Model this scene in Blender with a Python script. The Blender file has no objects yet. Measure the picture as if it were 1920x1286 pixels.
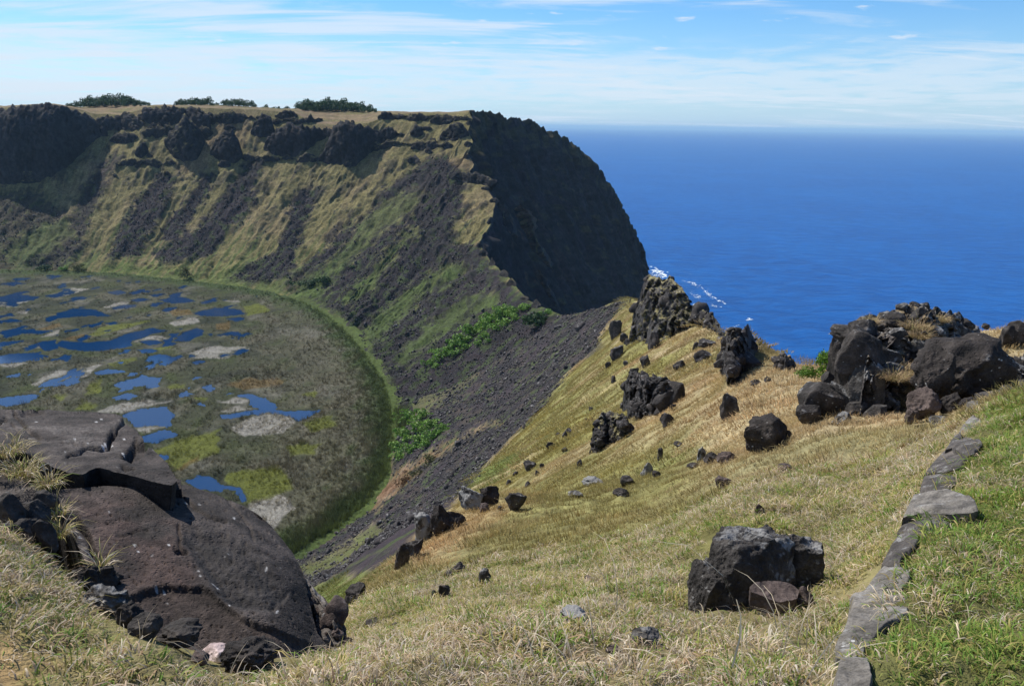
import bpy, bmesh, math, random
import numpy as np
from mathutils import Vector, Matrix

random.seed(7)
rng = np.random.default_rng(7)
R = math.radians
scene = bpy.context.scene
COL = scene.collection

# ---------------------------------------------------------------- camera
W0, H0, F0 = 1920.0, 1286.0, 1478.0      # the photograph's size and focal length in its own pixels
CAMZ = 310.0                             # metres above the sea
SEA_Z, LAKE_Z = 0.0, 110.0
PITCH, ROLL = R(15.42), R(0.75)
_f = Vector((0, math.cos(PITCH), -math.sin(PITCH)))
_r0 = Vector((1, 0, 0)); _u0 = _r0.cross(_f)
_r = _r0 * math.cos(ROLL) + _u0 * math.sin(ROLL)
_u = _r.cross(_f)
cam_d = bpy.data.cameras.new('camera')
cam = bpy.data.objects.new('camera', cam_d)
COL.objects.link(cam)
cam.matrix_world = Matrix(((_r.x, _u.x, -_f.x, 0), (_r.y, _u.y, -_f.y, 0), (_r.z, _u.z, -_f.z, CAMZ), (0, 0, 0, 1)))
cam_d.sensor_width = 36.0
cam_d.lens = 36.0 * F0 / W0
cam_d.clip_start = 0.05
cam_d.clip_end = 400000.0
scene.camera = cam

# ---------------------------------------------------------------- sky and sun
SUN_AZ, SUN_EL = R(-50), R(48)           # azimuth from +Y (the view), negative to the left
world = bpy.data.worlds.new('World')
scene.world = world
world.use_nodes = True
wt = world.node_tree
wt.nodes.clear()


def nnew(nt, t, **kw):
    n = nt.nodes.new(t)
    for k, v in kw.items():
        setattr(n, k, v)
    return n


def build_world():
    L = wt.links.new
    out = nnew(wt, 'ShaderNodeOutputWorld')
    bg = nnew(wt, 'ShaderNodeBackground')
    bg.inputs['Strength'].default_value = 0.098
    sky = nnew(wt, 'ShaderNodeTexSky', sky_type='NISHITA')
    sky.sun_disc = False
    sky.sun_elevation = SUN_EL
    sky.sun_rotation = SUN_AZ
    sky.altitude = 300
    sky.air_density = 1.0
    sky.dust_density = 0.15
    sky.ozone_density = 3.0
    tc = nnew(wt, 'ShaderNodeTexCoord')
    sep = nnew(wt, 'ShaderNodeSeparateXYZ')
    L(tc.outputs['Generated'], sep.inputs[0])

    def m(op, a, b=None, c=None, clamp=False):
        n = nnew(wt, 'ShaderNodeMath', operation=op)
        n.use_clamp = clamp
        for i, v in enumerate((a, b, c)):
            if v is None:
                continue
            if isinstance(v, (int, float)):
                n.inputs[i].default_value = v
            else:
                L(v, n.inputs[i])
        return n.outputs[0]

    def ramp(v, lo, hi):
        n = nnew(wt, 'ShaderNodeMapRange', interpolation_type='SMOOTHSTEP')
        n.inputs[1].default_value = lo
        n.inputs[2].default_value = hi
        L(v, n.inputs[0])
        return n.outputs[0]
    z = m('MAXIMUM', sep.outputs[2], 0.0)
    # clouds lie on two real sheets: direction / (elevation) gives the point on the sheet
    def sheet(zoff, sx, sy, ang, scale, detail, rough, dist, loc):
        den = m('ADD', z, zoff)
        vx = m('DIVIDE', sep.outputs[0], den)
        vy = m('DIVIDE', sep.outputs[1], den)
        cmb = nnew(wt, 'ShaderNodeCombineXYZ')
        L(vx, cmb.inputs[0]); L(vy, cmb.inputs[1])
        mp = nnew(wt, 'ShaderNodeMapping')
        mp.inputs['Rotation'].default_value = (0, 0, ang)
        mp.inputs['Scale'].default_value = (sx, sy, 1)
        mp.inputs['Location'].default_value = loc
        L(cmb.outputs[0], mp.inputs[0])
        nz = nnew(wt, 'ShaderNodeTexNoise')
        nz.inputs['Scale'].default_value = scale
        nz.inputs['Detail'].default_value = detail
        nz.inputs['Roughness'].default_value = rough
        nz.inputs['Distortion'].default_value = dist
        L(mp.outputs[0], nz.inputs['Vector'])
        return nz.outputs['Fac']
    # high thin streaks, thickest to the left
    s1 = sheet(0.10, 0.50, 1.7, R(10), 1.5, 9, 0.60, 0.7, (3.1, 1.7, 0))
    big = sheet(0.10, 0.6, 0.8, R(6), 0.75, 3, 0.5, 0.3, (0.4, 5.2, 0))
    left = ramp(m('MULTIPLY', sep.outputs[0], -1.0), -0.15, 0.45)
    c1 = ramp(m('ADD', m('ADD', s1, m('MULTIPLY', big, 0.6)), m('MULTIPLY', left, 0.15)), 0.80, 1.04)
    c1 = m('MULTIPLY', c1, 0.76)
    # low bank of broken cumulus over the horizon
    s2 = sheet(0.050, 1.1, 0.9, R(-4), 1.7, 9, 0.58, 0.25, (7.3, 2.2, 0))
    s3 = sheet(0.050, 0.35, 0.35, R(-4), 1.0, 2, 0.5, 0.2, (2.3, 4.2, 0))
    band = m('MULTIPLY', ramp(z, 0.012, 0.035), m('SUBTRACT', 1.0, ramp(z, 0.062, 0.115)))
    c2 = m('MULTIPLY', ramp(m('ADD', m('ADD', s2, m('MULTIPLY', band, 0.22)), m('MULTIPLY', s3, 0.25)), 0.62, 0.92), band)
    c2 = m('MULTIPLY', c2, 0.60)
    # a few small puffs higher up
    s4 = sheet(0.10, 1.6, 1.6, 0, 2.1, 6, 0.55, 0.2, (5.5, 0.9, 0))
    c3 = m('MULTIPLY', ramp(s4, 0.63, 0.74), 0.75)
    c2 = m('MAXIMUM', c2, c3)
    cl = m('SUBTRACT', 1.0, m('MULTIPLY', m('SUBTRACT', 1.0, c1), m('SUBTRACT', 1.0, c2)))
    mix = nnew(wt, 'ShaderNodeMix', data_type='RGBA')
    L(cl, mix.inputs['Factor'])
    hsv = nnew(wt, 'ShaderNodeHueSaturation')
    hsv.inputs['Saturation'].default_value = 1.42
    L(sky.outputs[0], hsv.inputs['Color'])
    tint = nnew(wt, 'ShaderNodeMix', data_type='RGBA', blend_type='MULTIPLY')
    tint.inputs['Factor'].default_value = 1.0
    L(hsv.outputs[0], tint.inputs['A'])
    tint.inputs['B'].default_value = (0.86, 1.0, 1.16, 1)
    low = m('POWER', 2.718, m('MULTIPLY', z, -11.0))
    hz = nnew(wt, 'ShaderNodeMix', data_type='RGBA')
    L(m('MULTIPLY', low, 0.75), hz.inputs['Factor'])
    L(tint.outputs['Result'], hz.inputs['A'])
    hz.inputs['B'].default_value = (3.1, 5.0, 7.6, 1)
    L(hz.outputs['Result'], mix.inputs['A'])
    mix.inputs['B'].default_value = (5.9, 6.7, 7.6, 1)
    L(mix.outputs['Result'], bg.inputs['Color'])
    L(bg.outputs[0], out.inputs['Surface'])


build_world()
sun_d = bpy.data.lights.new('sun', 'SUN')
sun_d.energy = 5.0
sun_d.angle = R(0.5)
sun_d.color = (1.0, 0.955, 0.88)
sun = bpy.data.objects.new('sun', sun_d)
COL.objects.link(sun)
SUN_DIR = Vector((math.sin(SUN_AZ) * math.cos(SUN_EL), math.cos(SUN_AZ) * math.cos(SUN_EL), math.sin(SUN_EL)))
sun.rotation_euler = SUN_DIR.to_track_quat('Z', 'Y').to_euler()
vs = scene.view_settings
scene.display_settings.display_device = 'sRGB'
vs.view_transform = 'Standard'
vs.look = 'None'
vs.exposure = 0.36
vs.gamma = 1.0
vs.use_curve_mapping = False
cy = scene.cycles
cy.use_denoising = True
cy.max_bounces = 5
cy.diffuse_bounces = 2
cy.glossy_bounces = 2
cy.transmission_bounces = 2
cy.transparent_max_bounces = 4
cy.volume_bounces = 0
cy.caustics_reflective = False
cy.caustics_refractive = False

# ---------------------------------------------------------------- numeric helpers
_rn = np.array(_r); _un = np.array(_u); _fn = np.array(_f)


def ray(px, py):
    """direction of the photograph's pixel, scaled so that y = 1"""
    px = np.asarray(px, float); py = np.asarray(py, float)
    d = _fn + ((px - W0 / 2) / F0)[..., None] * _rn + (-(py - H0 / 2) / F0)[..., None] * _un
    return d / d[..., 1:2]


def at(px, py, Y):
    """world point seen at that pixel, Y metres ahead of the camera"""
    p = ray(px, py) * np.asarray(Y, float)[..., None]
    return p + np.array((0, 0, CAMZ))


def atz(px, py, z):
    d = ray(px, py)
    t = (z - CAMZ) / d[..., 2]
    return d * t[..., None] + np.array((0, 0, CAMZ))


def proj(P):
    """pixel of world points"""
    q = P - np.array((0, 0, CAMZ))
    w = q @ _fn
    return W0 / 2 + F0 * (q @ _rn) / w, H0 / 2 - F0 * (q @ _un) / w


def _hash(ix, iy, iz, seed):
    h = (ix.astype(np.uint32) * np.uint32(374761393) + iy.astype(np.uint32) * np.uint32(668265263)
         + iz.astype(np.uint32) * np.uint32(2147483647) + np.uint32(seed * 974711 + 12345))
    h ^= h >> np.uint32(13)
    h *= np.uint32(1274126177)
    h ^= h >> np.uint32(16)
    h *= np.uint32(2246822519)
    h ^= h >> np.uint32(13)
    return h


_G = np.array([(1, 1, 0), (-1, 1, 0), (1, -1, 0), (-1, -1, 0), (1, 0, 1), (-1, 0, 1), (1, 0, -1), (-1, 0, -1),
               (0, 1, 1), (0, -1, 1), (0, 1, -1), (0, -1, -1), (1, 1, 0), (-1, 1, 0), (0, -1, 1), (0, -1, -1)], np.float32)


def noise3(P, seed=0):
    """gradient noise, about -0.7 .. 0.7"""
    P = np.asarray(P, np.float64)
    F = np.floor(P)
    I = F.astype(np.int64)
    t = (P - F).astype(np.float32)
    s = t * t * t * (t * (t * 6 - 15) + 10)
    res = 0
    for dx in (0, 1):
        wx = s[..., 0] if dx else 1 - s[..., 0]
        for dy in (0, 1):
            wy = s[..., 1] if dy else 1 - s[..., 1]
            for dz in (0, 1):
                wz = s[..., 2] if dz else 1 - s[..., 2]
                g = _G[_hash(I[..., 0] + dx, I[..., 1] + dy, I[..., 2] + dz, seed) & np.uint32(15)]
                dot = g[..., 0] * (t[..., 0] - dx) + g[..., 1] * (t[..., 1] - dy) + g[..., 2] * (t[..., 2] - dz)
                res = res + wx * wy * wz * dot
    return res


def noise2(x, y, seed=0):
    """2D gradient noise, about -0.7 .. 0.7"""
    fx = np.floor(x); fy = np.floor(y)
    ix = fx.astype(np.int64); iy = fy.astype(np.int64)
    tx = (x - fx).astype(np.float32); ty = (y - fy).astype(np.float32)
    sx = tx * tx * tx * (tx * (tx * 6 - 15) + 10); sy = ty * ty * ty * (ty * (ty * 6 - 15) + 10)
    res = 0
    for dx in (0, 1):
        for dy in (0, 1):
            a = (_hash(ix + dx, iy + dy, iy * 0, seed) & np.uint32(1023)).astype(np.float32) * np.float32(2 * math.pi / 1024)
            res = res + (sx if dx else 1 - sx) * (sy if dy else 1 - sy) * (np.cos(a) * (tx - dx) + np.sin(a) * (ty - dy))
    return res


def fbm2(x, y, octv=4, seed=0, gain=0.5, lac=2.03):
    a, s = 1.0, 0
    for o in range(octv):
        s = s + a * noise2(x, y, seed + o * 17)
        a *= gain
        x = x * lac + 3.7; y = y * lac - 1.3
    return s


def fbm3(P, octv=4, seed=0, gain=0.5, lac=2.03):
    a, s = 1.0, 0
    for o in range(octv):
        s = s + a * noise3(P, seed + o * 17)
        a *= gain
        P = P * lac + 3.7
    return s


def cell2(x, y, seed=0):
    """distance to the nearest cell point and that cell's random value"""
    fx = np.floor(x).astype(np.int64); fy = np.floor(y).astype(np.int64)
    best = np.full(x.shape, 9.0); rnd = np.zeros(x.shape)
    for dx in (-1, 0, 1):
        for dy in (-1, 0, 1):
            h = _hash(fx + dx, fy + dy, fy * 0, seed)
            jx = (h & np.uint32(255)).astype(float) / 255
            jy = ((h >> np.uint32(8)) & np.uint32(255)).astype(float) / 255
            d = (fx + dx + jx - x) ** 2 + (fy + dy + jy - y) ** 2
            c = d < best
            best = np.where(c, d, best)
            rnd = np.where(c, ((h >> np.uint32(16)) & np.uint32(255)).astype(float) / 255, rnd)
    return np.sqrt(best), rnd


def sstep(a, b, x):
    t = np.clip((x - a) / (b - a), 0, 1)
    return t * t * (3 - 2 * t)


def lerp(a, b, t):
    return a + (b - a) * t


def mixc(c0, c1, t):
    return c0 * (1 - t[..., None]) + np.asarray(c1) * t[..., None]


def inpoly(x, y, poly):
    """signed distance-like test: positive inside; returns distance to the outline with sign"""
    poly = np.asarray(poly, float)
    inside = np.zeros(x.shape, bool)
    dmin = np.full(x.shape, 1e18)
    n = len(poly)
    for i in range(n):
        x0, y0 = poly[i]; x1, y1 = poly[(i + 1) % n]
        if y0 != y1:
            c = ((y0 > y) != (y1 > y)) & (x < (x1 - x0) * (y - y0) / (y1 - y0) + x0)
            inside ^= c
        ex, ey = x1 - x0, y1 - y0
        t = np.clip(((x - x0) * ex + (y - y0) * ey) / (ex * ex + ey * ey + 1e-12), 0, 1)
        dmin = np.minimum(dmin, (x - x0 - t * ex) ** 2 + (y - y0 - t * ey) ** 2)
    d = np.sqrt(dmin)
    return np.where(inside, d, -d)


def polydist(x, y, line, vals=None):
    """distance to an open polyline; with vals also the value interpolated at the nearest point and the side (+ = left of travel)"""
    line = np.asarray(line, float)
    dmin = np.full(x.shape, 1e18); v = np.zeros(x.shape); side = np.zeros(x.shape)
    for i in range(len(line) - 1):
        x0, y0 = line[i]; x1, y1 = line[i + 1]
        ex, ey = x1 - x0, y1 - y0
        t = np.clip(((x - x0) * ex + (y - y0) * ey) / (ex * ex + ey * ey + 1e-12), 0, 1)
        d = (x - x0 - t * ex) ** 2 + (y - y0 - t * ey) ** 2
        c = d < dmin
        dmin = np.where(c, d, dmin)
        if vals is not None:
            v = np.where(c, vals[i] + (vals[i + 1] - vals[i]) * t, v)
            side = np.where(c, np.sign(ex * (y - y0) - ey * (x - x0)), side)
    if vals is None:
        return np.sqrt(dmin)
    return np.sqrt(dmin), v, side


# ---------------------------------------------------------------- mesh helpers
def mesh_from(name, V, Fq, smooth=True, col=None, extra=None):
    """mesh from numpy vertices (n,3) and faces (m,k)"""
    me = bpy.data.meshes.new(name)
    V = np.ascontiguousarray(V, np.float32).reshape(-1, 3)
    Fq = np.ascontiguousarray(Fq, np.int32)
    m, k = Fq.shape
    me.vertices.add(len(V)); me.vertices.foreach_set('co', V.ravel())
    me.loops.add(m * k); me.loops.foreach_set('vertex_index', Fq.ravel())
    me.polygons.add(m)
    me.polygons.foreach_set('loop_start', np.arange(0, m * k, k, dtype=np.int32))
    me.polygons.foreach_set('loop_total', np.full(m, k, np.int32))
    me.polygons.foreach_set('use_smooth', np.full(m, smooth, bool))
    if col is not None:
        a = me.color_attributes.new('col', 'FLOAT_COLOR', 'POINT')
        c = np.ones((len(V), 4), np.float32); c[:, :3] = np.asarray(col).reshape(-1, 3)
        a.data.foreach_set('color', c.ravel())
    if extra:
        for kx, v in extra.items():
            a = me.attributes.new(kx, 'FLOAT', 'POINT')
            a.data.foreach_set('value', np.ascontiguousarray(v, np.float32).ravel())
    me.update()
    me.validate()
    return me


def grid_faces(nr, nc):
    i = np.arange((nr - 1) * (nc - 1))
    r, c = i // (nc - 1), i % (nc - 1)
    a = r * nc + c
    return np.stack([a, a + 1, a + nc + 1, a + nc], 1)


def link(name, me, mat=None, parent=None, loc=None, rot=None):
    o = bpy.data.objects.new(name, me)
    COL.objects.link(o)
    if mat is not None and len(me.materials) == 0:
        me.materials.append(mat)
    if loc is not None:
        o.location = loc
    if rot is not None:
        o.rotation_euler = rot
    if parent is not None:
        o.parent = parent
    return o


def tag(o, label=None, cat=None, group=None, kind=None):
    for k, v in (('label', label), ('category', cat), ('group', group), ('kind', kind)):
        if v:
            o[k] = v
    return o


def empty(name, loc, rot=(0, 0, 0)):
    o = bpy.data.objects.new(name, None)
    COL.objects.link(o)
    o.location = loc
    o.rotation_euler = rot
    o.empty_display_size = 0.1
    return o


# ---------------------------------------------------------------- materials
class NT:
    """small wrapper for building node materials"""
    def __init__(self, name):
        self.m = bpy.data.materials.new(name)
        self.m.use_nodes = True
        self.t = self.m.node_tree
        self.t.nodes.clear()
        self.out = self.n('ShaderNodeOutputMaterial')
        self.b = self.n('ShaderNodeBsdfPrincipled')
        self.L(self.b.outputs[0], self.out.inputs[0])

    def n(self, t, **kw):
        return nnew(self.t, t, **kw)

    def L(self, a, b):
        self.t.links.new(a, b)

    def put(self, sock, v):
        if isinstance(v, (int, float)):
            sock.default_value = v
        elif isinstance(v, (tuple, list)):
            sock.default_value = tuple(v) + ((1,) if len(v) == 3 and sock.type == 'RGBA' else ())
        else:
            self.L(v, sock)

    def math(self, op, a, b=None, clamp=False):
        n = self.n('ShaderNodeMath', operation=op)
        n.use_clamp = clamp
        self.put(n.inputs[0], a)
        if b is not None:
            self.put(n.inputs[1], b)
        return n.outputs[0]

    def mix(self, f, a, b, blend='MIX'):
        n = self.n('ShaderNodeMix', data_type='RGBA', blend_type=blend)
        self.put(n.inputs['Factor'], f)
        self.put(n.inputs['A'], a)
        self.put(n.inputs['B'], b)
        return n.outputs['Result']

    def rng(self, v, a, b, c=0.0, d=1.0):
        n = self.n('ShaderNodeMapRange', interpolation_type='SMOOTHSTEP')
        self.put(n.inputs[0], v)
        for i, q in enumerate((a, b, c, d)):
            n.inputs[i + 1].default_value = q
        return n.outputs[0]

    def coord(self, kind='Object'):
        return self.n('ShaderNodeTexCoord').outputs[kind]

    def mapping(self, v, scale=(1, 1, 1), rot=(0, 0, 0)):
        n = self.n('ShaderNodeMapping')
        n.inputs['Scale'].default_value = scale
        n.inputs['Rotation'].default_value = rot
        self.L(v, n.inputs[0])
        return n.outputs[0]

    def noise(self, v, scale, detail=4, rough=0.55, dist=0.0, out='Fac'):
        n = self.n('ShaderNodeTexNoise')
        n.inputs['Scale'].default_value = scale
        n.inputs['Detail'].default_value = detail
        n.inputs['Roughness'].default_value = rough
        n.inputs['Distortion'].default_value = dist
        self.L(v, n.inputs['Vector'])
        return n.outputs[out]

    def voro(self, v, scale, feature='F1', out='Distance', rand=1.0):
        n = self.n('ShaderNodeTexVoronoi', feature=feature)
        n.inputs['Scale'].default_value = scale
        n.inputs['Randomness'].default_value = rand
        self.L(v, n.inputs['Vector'])
        return n.outputs[out]

    def attr(self, name, out='Color'):
        n = self.n('ShaderNodeAttribute', attribute_name=name)
        return n.outputs[out]

    def bump(self, h, strength=0.5, dist=0.1, prev=None):
        n = self.n('ShaderNodeBump')
        n.inputs['Strength'].default_value = strength
        n.inputs['Distance'].default_value = dist
        self.L(h, n.inputs['Height'])
        if prev is not None:
            self.L(prev, n.inputs['Normal'])
        return n.outputs[0]

    def done(self, color, rough=0.9, normal=None, spec=0.25):
        self.put(self.b.inputs['Base Color'], color)
        self.put(self.b.inputs['Roughness'], rough)
        self.b.inputs['Specular IOR Level'].default_value = spec
        if normal is not None:
            self.L(normal, self.b.inputs['Normal'])
        return self.m


def mat_terrain(name, s_fine, s_mid, b_dist, var=0.35):
    """cover colour from the vertex attribute, broken up by fine grain and relief"""
    q = NT(name)
    c = q.coord()
    n1 = q.noise(c, s_fine, 6, 0.65)
    n2 = q.noise(c, s_mid, 5, 0.6)
    f = q.math('MULTIPLY', q.rng(n1, 0.25, 0.75, 1 - var, 1 + var), q.rng(n2, 0.25, 0.75, 1 - var * .6, 1 + var * .6))
    col = q.mix(1.0, q.attr('col'), f, 'MULTIPLY')
    h = q.math('ADD', n1, q.math('MULTIPLY', n2, 1.5))
    return q.done(col, 0.95, q.bump(h, 0.7, b_dist), 0.1)


def srgb(r, g, b):
    f = lambda u: (u / 255 / 12.92) if u / 255 <= 0.04045 else ((u / 255 + 0.055) / 1.055) ** 2.4
    return np.array((f(r), f(g), f(b)))

# ================================================================ LARGE STRUCTURE
# cover colours (what the ground itself is, not how it is lit)
OLIVE = np.array((0.180, 0.155, 0.066)); STRAW = np.array((0.30, 0.225, 0.125)); GREEN = np.array((0.074, 0.112, 0.030))
LUSH = np.array((0.105, 0.140, 0.034)); TALUS = np.array((0.026, 0.024, 0.026)); PURPLE = np.array((0.038, 0.031, 0.035))
ROCK = np.array((0.036, 0.033, 0.032)); BROWN = np.array((0.17, 0.105, 0.065)); REED = np.array((0.085, 0.08, 0.05))

M_FAR = mat_terrain('far_slope_cover', 0.35, 0.06, 1.6, 0.45)
M_SLOPE = mat_terrain('slope_cover', 3.0, 0.45, 0.25, 0.35)
M_CLIFF = mat_terrain('cliff_rock', 0.22, 0.04, 3.0, 0.4)

# ---- open sea
def build_sea():
    q = NT('sea_water')
    c = q.coord()
    sw = q.noise(q.mapping(c, (1, 1, 1), (0, 0, R(25))), 0.0016, 3, 0.5)
    w1 = q.noise(q.mapping(c, (0.6, 1.0, 1), (0, 0, R(14))), 0.028, 9, 0.70, 0.8)
    w2 = q.noise(q.mapping(c, (0.5, 1.0, 1), (0, 0, R(-20))), 0.16, 5, 0.6)
    col = q.mix(q.rng(w1, 0.40, 0.62), (0.0005, 0.047, 0.200), (0.0010, 0.076, 0.288))
    col = q.mix(q.rng(sw, 0.35, 0.7, 0, 0.30), col, (0.0015, 0.105, 0.350))
    h = q.math('ADD', q.math('MULTIPLY', w1, 1.0), q.math('MULTIPLY', w2, 0.25))
    q.b.inputs['IOR'].default_value = 1.33
    mat = q.done(col, 0.32, q.bump(h, 0.75, 6.0), 0.14)
    n = 96
    rad = np.array([0, 300, 800, 1500, 3000, 6000, 12000, 25000, 50000, 100000, 160000], float)
    ang = np.linspace(0, 2 * math.pi, n, endpoint=False)
    V = [(0, 0, SEA_Z)]
    for r in rad[1:]:
        V += [(r * math.cos(a), r * math.sin(a), SEA_Z) for a in ang]
    F = []
    for k in range(len(rad) - 2):
        for i in range(n):
            j = (i + 1) % n
            F.append((1 + k * n + i, 1 + k * n + j, 1 + (k + 1) * n + j, 1 + (k + 1) * n + i)[::-1])
    for i in range(n):
        F.append((0, 1 + i, 1 + (i + 1) % n, 0)[:3] + (1 + (i + 1) % n,))
    bm = bmesh.new()
    vv = [bm.verts.new(v) for v in V]
    for f in F:
        ids = list(dict.fromkeys(f))
        bm.faces.new([vv[i] for i in ids])
    bmesh.ops.recalc_face_normals(bm, faces=bm.faces)
    me = bpy.data.meshes.new('sea')
    bm.to_mesh(me); bm.free()
    if me.polygons[0].normal.z < 0:
        me.flip_normals()
    o = link('sea', me, mat)
    tag(o, 'deep blue open ocean reaching the horizon', kind='structure')


build_sea()

# ---- the crater wall across the lake and the ridge that runs down from it to the gap
EDGE = [(-420, 215, 1500), (-200, 205, 1470), (0, 203, 1440), (60, 197, 1430), (100, 196, 1425), (150, 206, 1420), (180, 214, 1410), (230, 216, 1400), (262, 206, 1385),
        (285, 200, 1375), (345, 200, 1360), (400, 204, 1350), (470, 205, 1340), (520, 209, 1330), (556, 213, 1320), (590, 234, 1290),
        (640, 240, 1275), (690, 231, 1270), (735, 214, 1290), (790, 213, 1270), (845, 214, 1255), (878, 209, 1240),
        (886, 222, 1222), (877, 246, 1188), (887, 266, 1160), (876, 288, 1132), (889, 307, 1107), (884, 325, 1085), (912, 350, 1040), (929, 380, 1000), (921, 420, 940), (898, 455, 880), (920, 490, 810),
        (957, 525, 715), (988, 560, 625), (1030, 582, 565), (1052, 590, 540), (1085, 594, 506)]
BACK = [(-420, 206, 1600), (-200, 201, 1560), (0, 199, 1520), (60, 196, 1470), (100, 195, 1465), (150, 201, 1500), (180, 199, 1530), (230, 197, 1530), (262, 197, 1470),
        (285, 197, 1440), (345, 197, 1450), (400, 197, 1450), (470, 200, 1440), (520, 204, 1430), (556, 204, 1440), (590, 205, 1450),
        (640, 206, 1450), (690, 208, 1430), (735, 209, 1370), (790, 210, 1320), (845, 210, 1300), (890, 207, 1300)]
SHORE = [(-620, 507), (-380, 507), (-150, 508), (-90, 508), (-50, 508), (0, 509), (30, 509), (80, 510), (115, 511),
         (135, 511), (180, 513), (220, 515), (275, 520), (320, 525), (352, 528), (385, 532),
         (425, 537), (460, 542), (495, 549), (535, 559), (570, 570), (595, 581),
         (601, 585), (607, 590), (613, 594), (619, 598), (625, 603), (631, 607), (641, 615), (650, 623), (660, 634), (669, 645), (680, 659),
         (698, 683), (714, 706), (729, 742), (736, 768), (739, 805)]
EDGE = np.array(EDGE, float); BACK = np.array(BACK, float); SHORE = np.array(SHORE, float)
EDGE_P = at(EDGE[:, 0], EDGE[:, 1], EDGE[:, 2])
SHORE_P = atz(SHORE[:, 0], SHORE[:, 1], LAKE_Z)
BACK_P = np.concatenate([at(BACK[:, 0], BACK[:, 1], BACK[:, 2]), EDGE_P[len(BACK):] + np.array((3, 1, -14))])


def resample(P, u_src, u):
    return np.stack([np.interp(u, u_src, P[:, k]) for k in range(P.shape[1])], 1)


def streak_cover(px, py, u, t, x, y):
    """ground cover of the crater wall: returns colour and the talus share (0..1)"""
    wob = fbm2(x / 26, y / 26, 3, 11) * 14
    wob2 = fbm2(x / 60, y / 60, 2, 31) * 10
    X, Yp = px + wob, py + wob2 * 0.6
    big = fbm2(x / 90, y / 90, 4, 3)
    fine = fbm2(x / 9, y / 9, 4, 5)
    streak = fbm2(u * 0.10 + wob / 22, t * 2.6, 4, 8)            # runs down the slope
    col = np.broadcast_to(OLIVE, px.shape + (3,)).copy()
    col = mixc(col, STRAW * 0.8, sstep(-0.1, 0.35, big + 0.25 * fine) * 0.55)
    col = mixc(col, GREEN, sstep(0.0, 0.35, streak * 0.9 + 0.012 * (py - 380) / 3 - 0.25) * 0.75)
    tal = np.zeros(px.shape)

    def poly(pts, soft=7, amp=1.0):
        nonlocal tal
        d = inpoly(X + streak * 8, Yp, pts)
        tal = np.maximum(tal, sstep(-soft, soft, d + fine * soft * 1.6) * amp)
    poly([(-500, 350), (60, 360), (118, 395), (150, 420), (128, 508), (-500, 508)], 12, 0.8)
    poly([(205, 288), (228, 292), (190, 370), (150, 470), (110, 500), (70, 500), (120, 420), (165, 340)], 8, 0.9)
    poly([(290, 326), (336, 324), (318, 370), (285, 430), (262, 480), (195, 484), (225, 430), (265, 370)])
    poly([(375, 324), (410, 326), (385, 375), (362, 410), (340, 452), (288, 452), (318, 410), (350, 370)])
    poly([(462, 303), (500, 301), (482, 350), (470, 395), (430, 440), (385, 486), (300, 500), (285, 470), (375, 425), (430, 350)])
    poly([(568, 352), (603, 349), (592, 390), (570, 430), (556, 480), (545, 520), (470, 535), (415, 528), (470, 490), (520, 470), (530, 420), (545, 385)])
    poly([(650, 398), (668, 384), (655, 420), (628, 455), (600, 480), (615, 440)], 5, 0.8)
    poly([(800, 296), (838, 286), (868, 330), (868, 392), (850, 430), (858, 455), (896, 458), (925, 500), (985, 562), (1052, 592),
          (1010, 640), (740, 800), (640, 600), (560, 562), (520, 545), (600, 470), (660, 420), (725, 350)], 8)
    # green tongues inside the big talus
    for pts, a in (([(700, 390), (760, 360), (800, 360), (770, 400), (700, 450), (640, 510), (590, 560), (550, 560), (620, 490)], 0.75),
                   ([(760, 430), (790, 425), (740, 480), (700, 540), (650, 570), (640, 560), (690, 510)], 0.9),
                   ([(840, 490), (880, 500), (840, 540), (790, 560), (740, 610), (700, 650), (680, 620), (740, 560)], 0.8),
                   ([(560, 520), (620, 500), (600, 560), (540, 560)], 0.6),
                   ([(800, 610), (870, 560), (920, 545), (940, 565), (860, 610), (800, 650), (760, 690), (740, 680)], 0.7),
                   ([(60, 430), (120, 410), (140, 440), (80, 480), (20, 500), (0, 470)], 0.7)):
        d = inpoly(X + streak * 10, Yp, pts)
        tal = tal * (1 - a * sstep(-9, 12, d + fine * 18))
        col = mixc(col, GREEN, sstep(-9, 9, d) * 0.7)
    # soft general scree between the streaks
    tal = np.maximum(tal, sstep(0.28, 0.5, streak + 0.3 * fine) * 0.7 * sstep(300, 330, py) * (1 - sstep(480, 500, py)))
    # the bright strip of growth along the shore
    lush = sstep(486, 505, Yp + fine * 14) * sstep(165, 190, X) * (1 - sstep(455, 500, X + 0.0 * Yp))
    shore_d = sstep(0.90, 0.985, t + 0.03 * fine)
    lush = np.maximum(lush * 0.75, shore_d * 0.45 * sstep(150, 200, px)) * sstep(-0.45, 0.25, fine + big)
    col = mixc(col, LUSH, lush)
    tal = tal * (1 - lush * 0.85)
    # bare reddish earth under the small crags
    red = sstep(0.22, 0.42, big) * (1 - sstep(330, 370, py))
    col = mixc(col, BROWN * 0.9, red * 0.35)
    tcol = mixc(np.broadcast_to(TALUS, px.shape + (3,)), PURPLE, sstep(-0.1, 0.3, streak + 0.3 * big))
    tcol = mixc(tcol, GREEN * 0.75, sstep(0.12, 0.42, fbm2(x / 13, y / 13, 4, 77) + 0.12 * sstep(400, 560, py)) * 0.6)
    return col, tal, tcol


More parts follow.
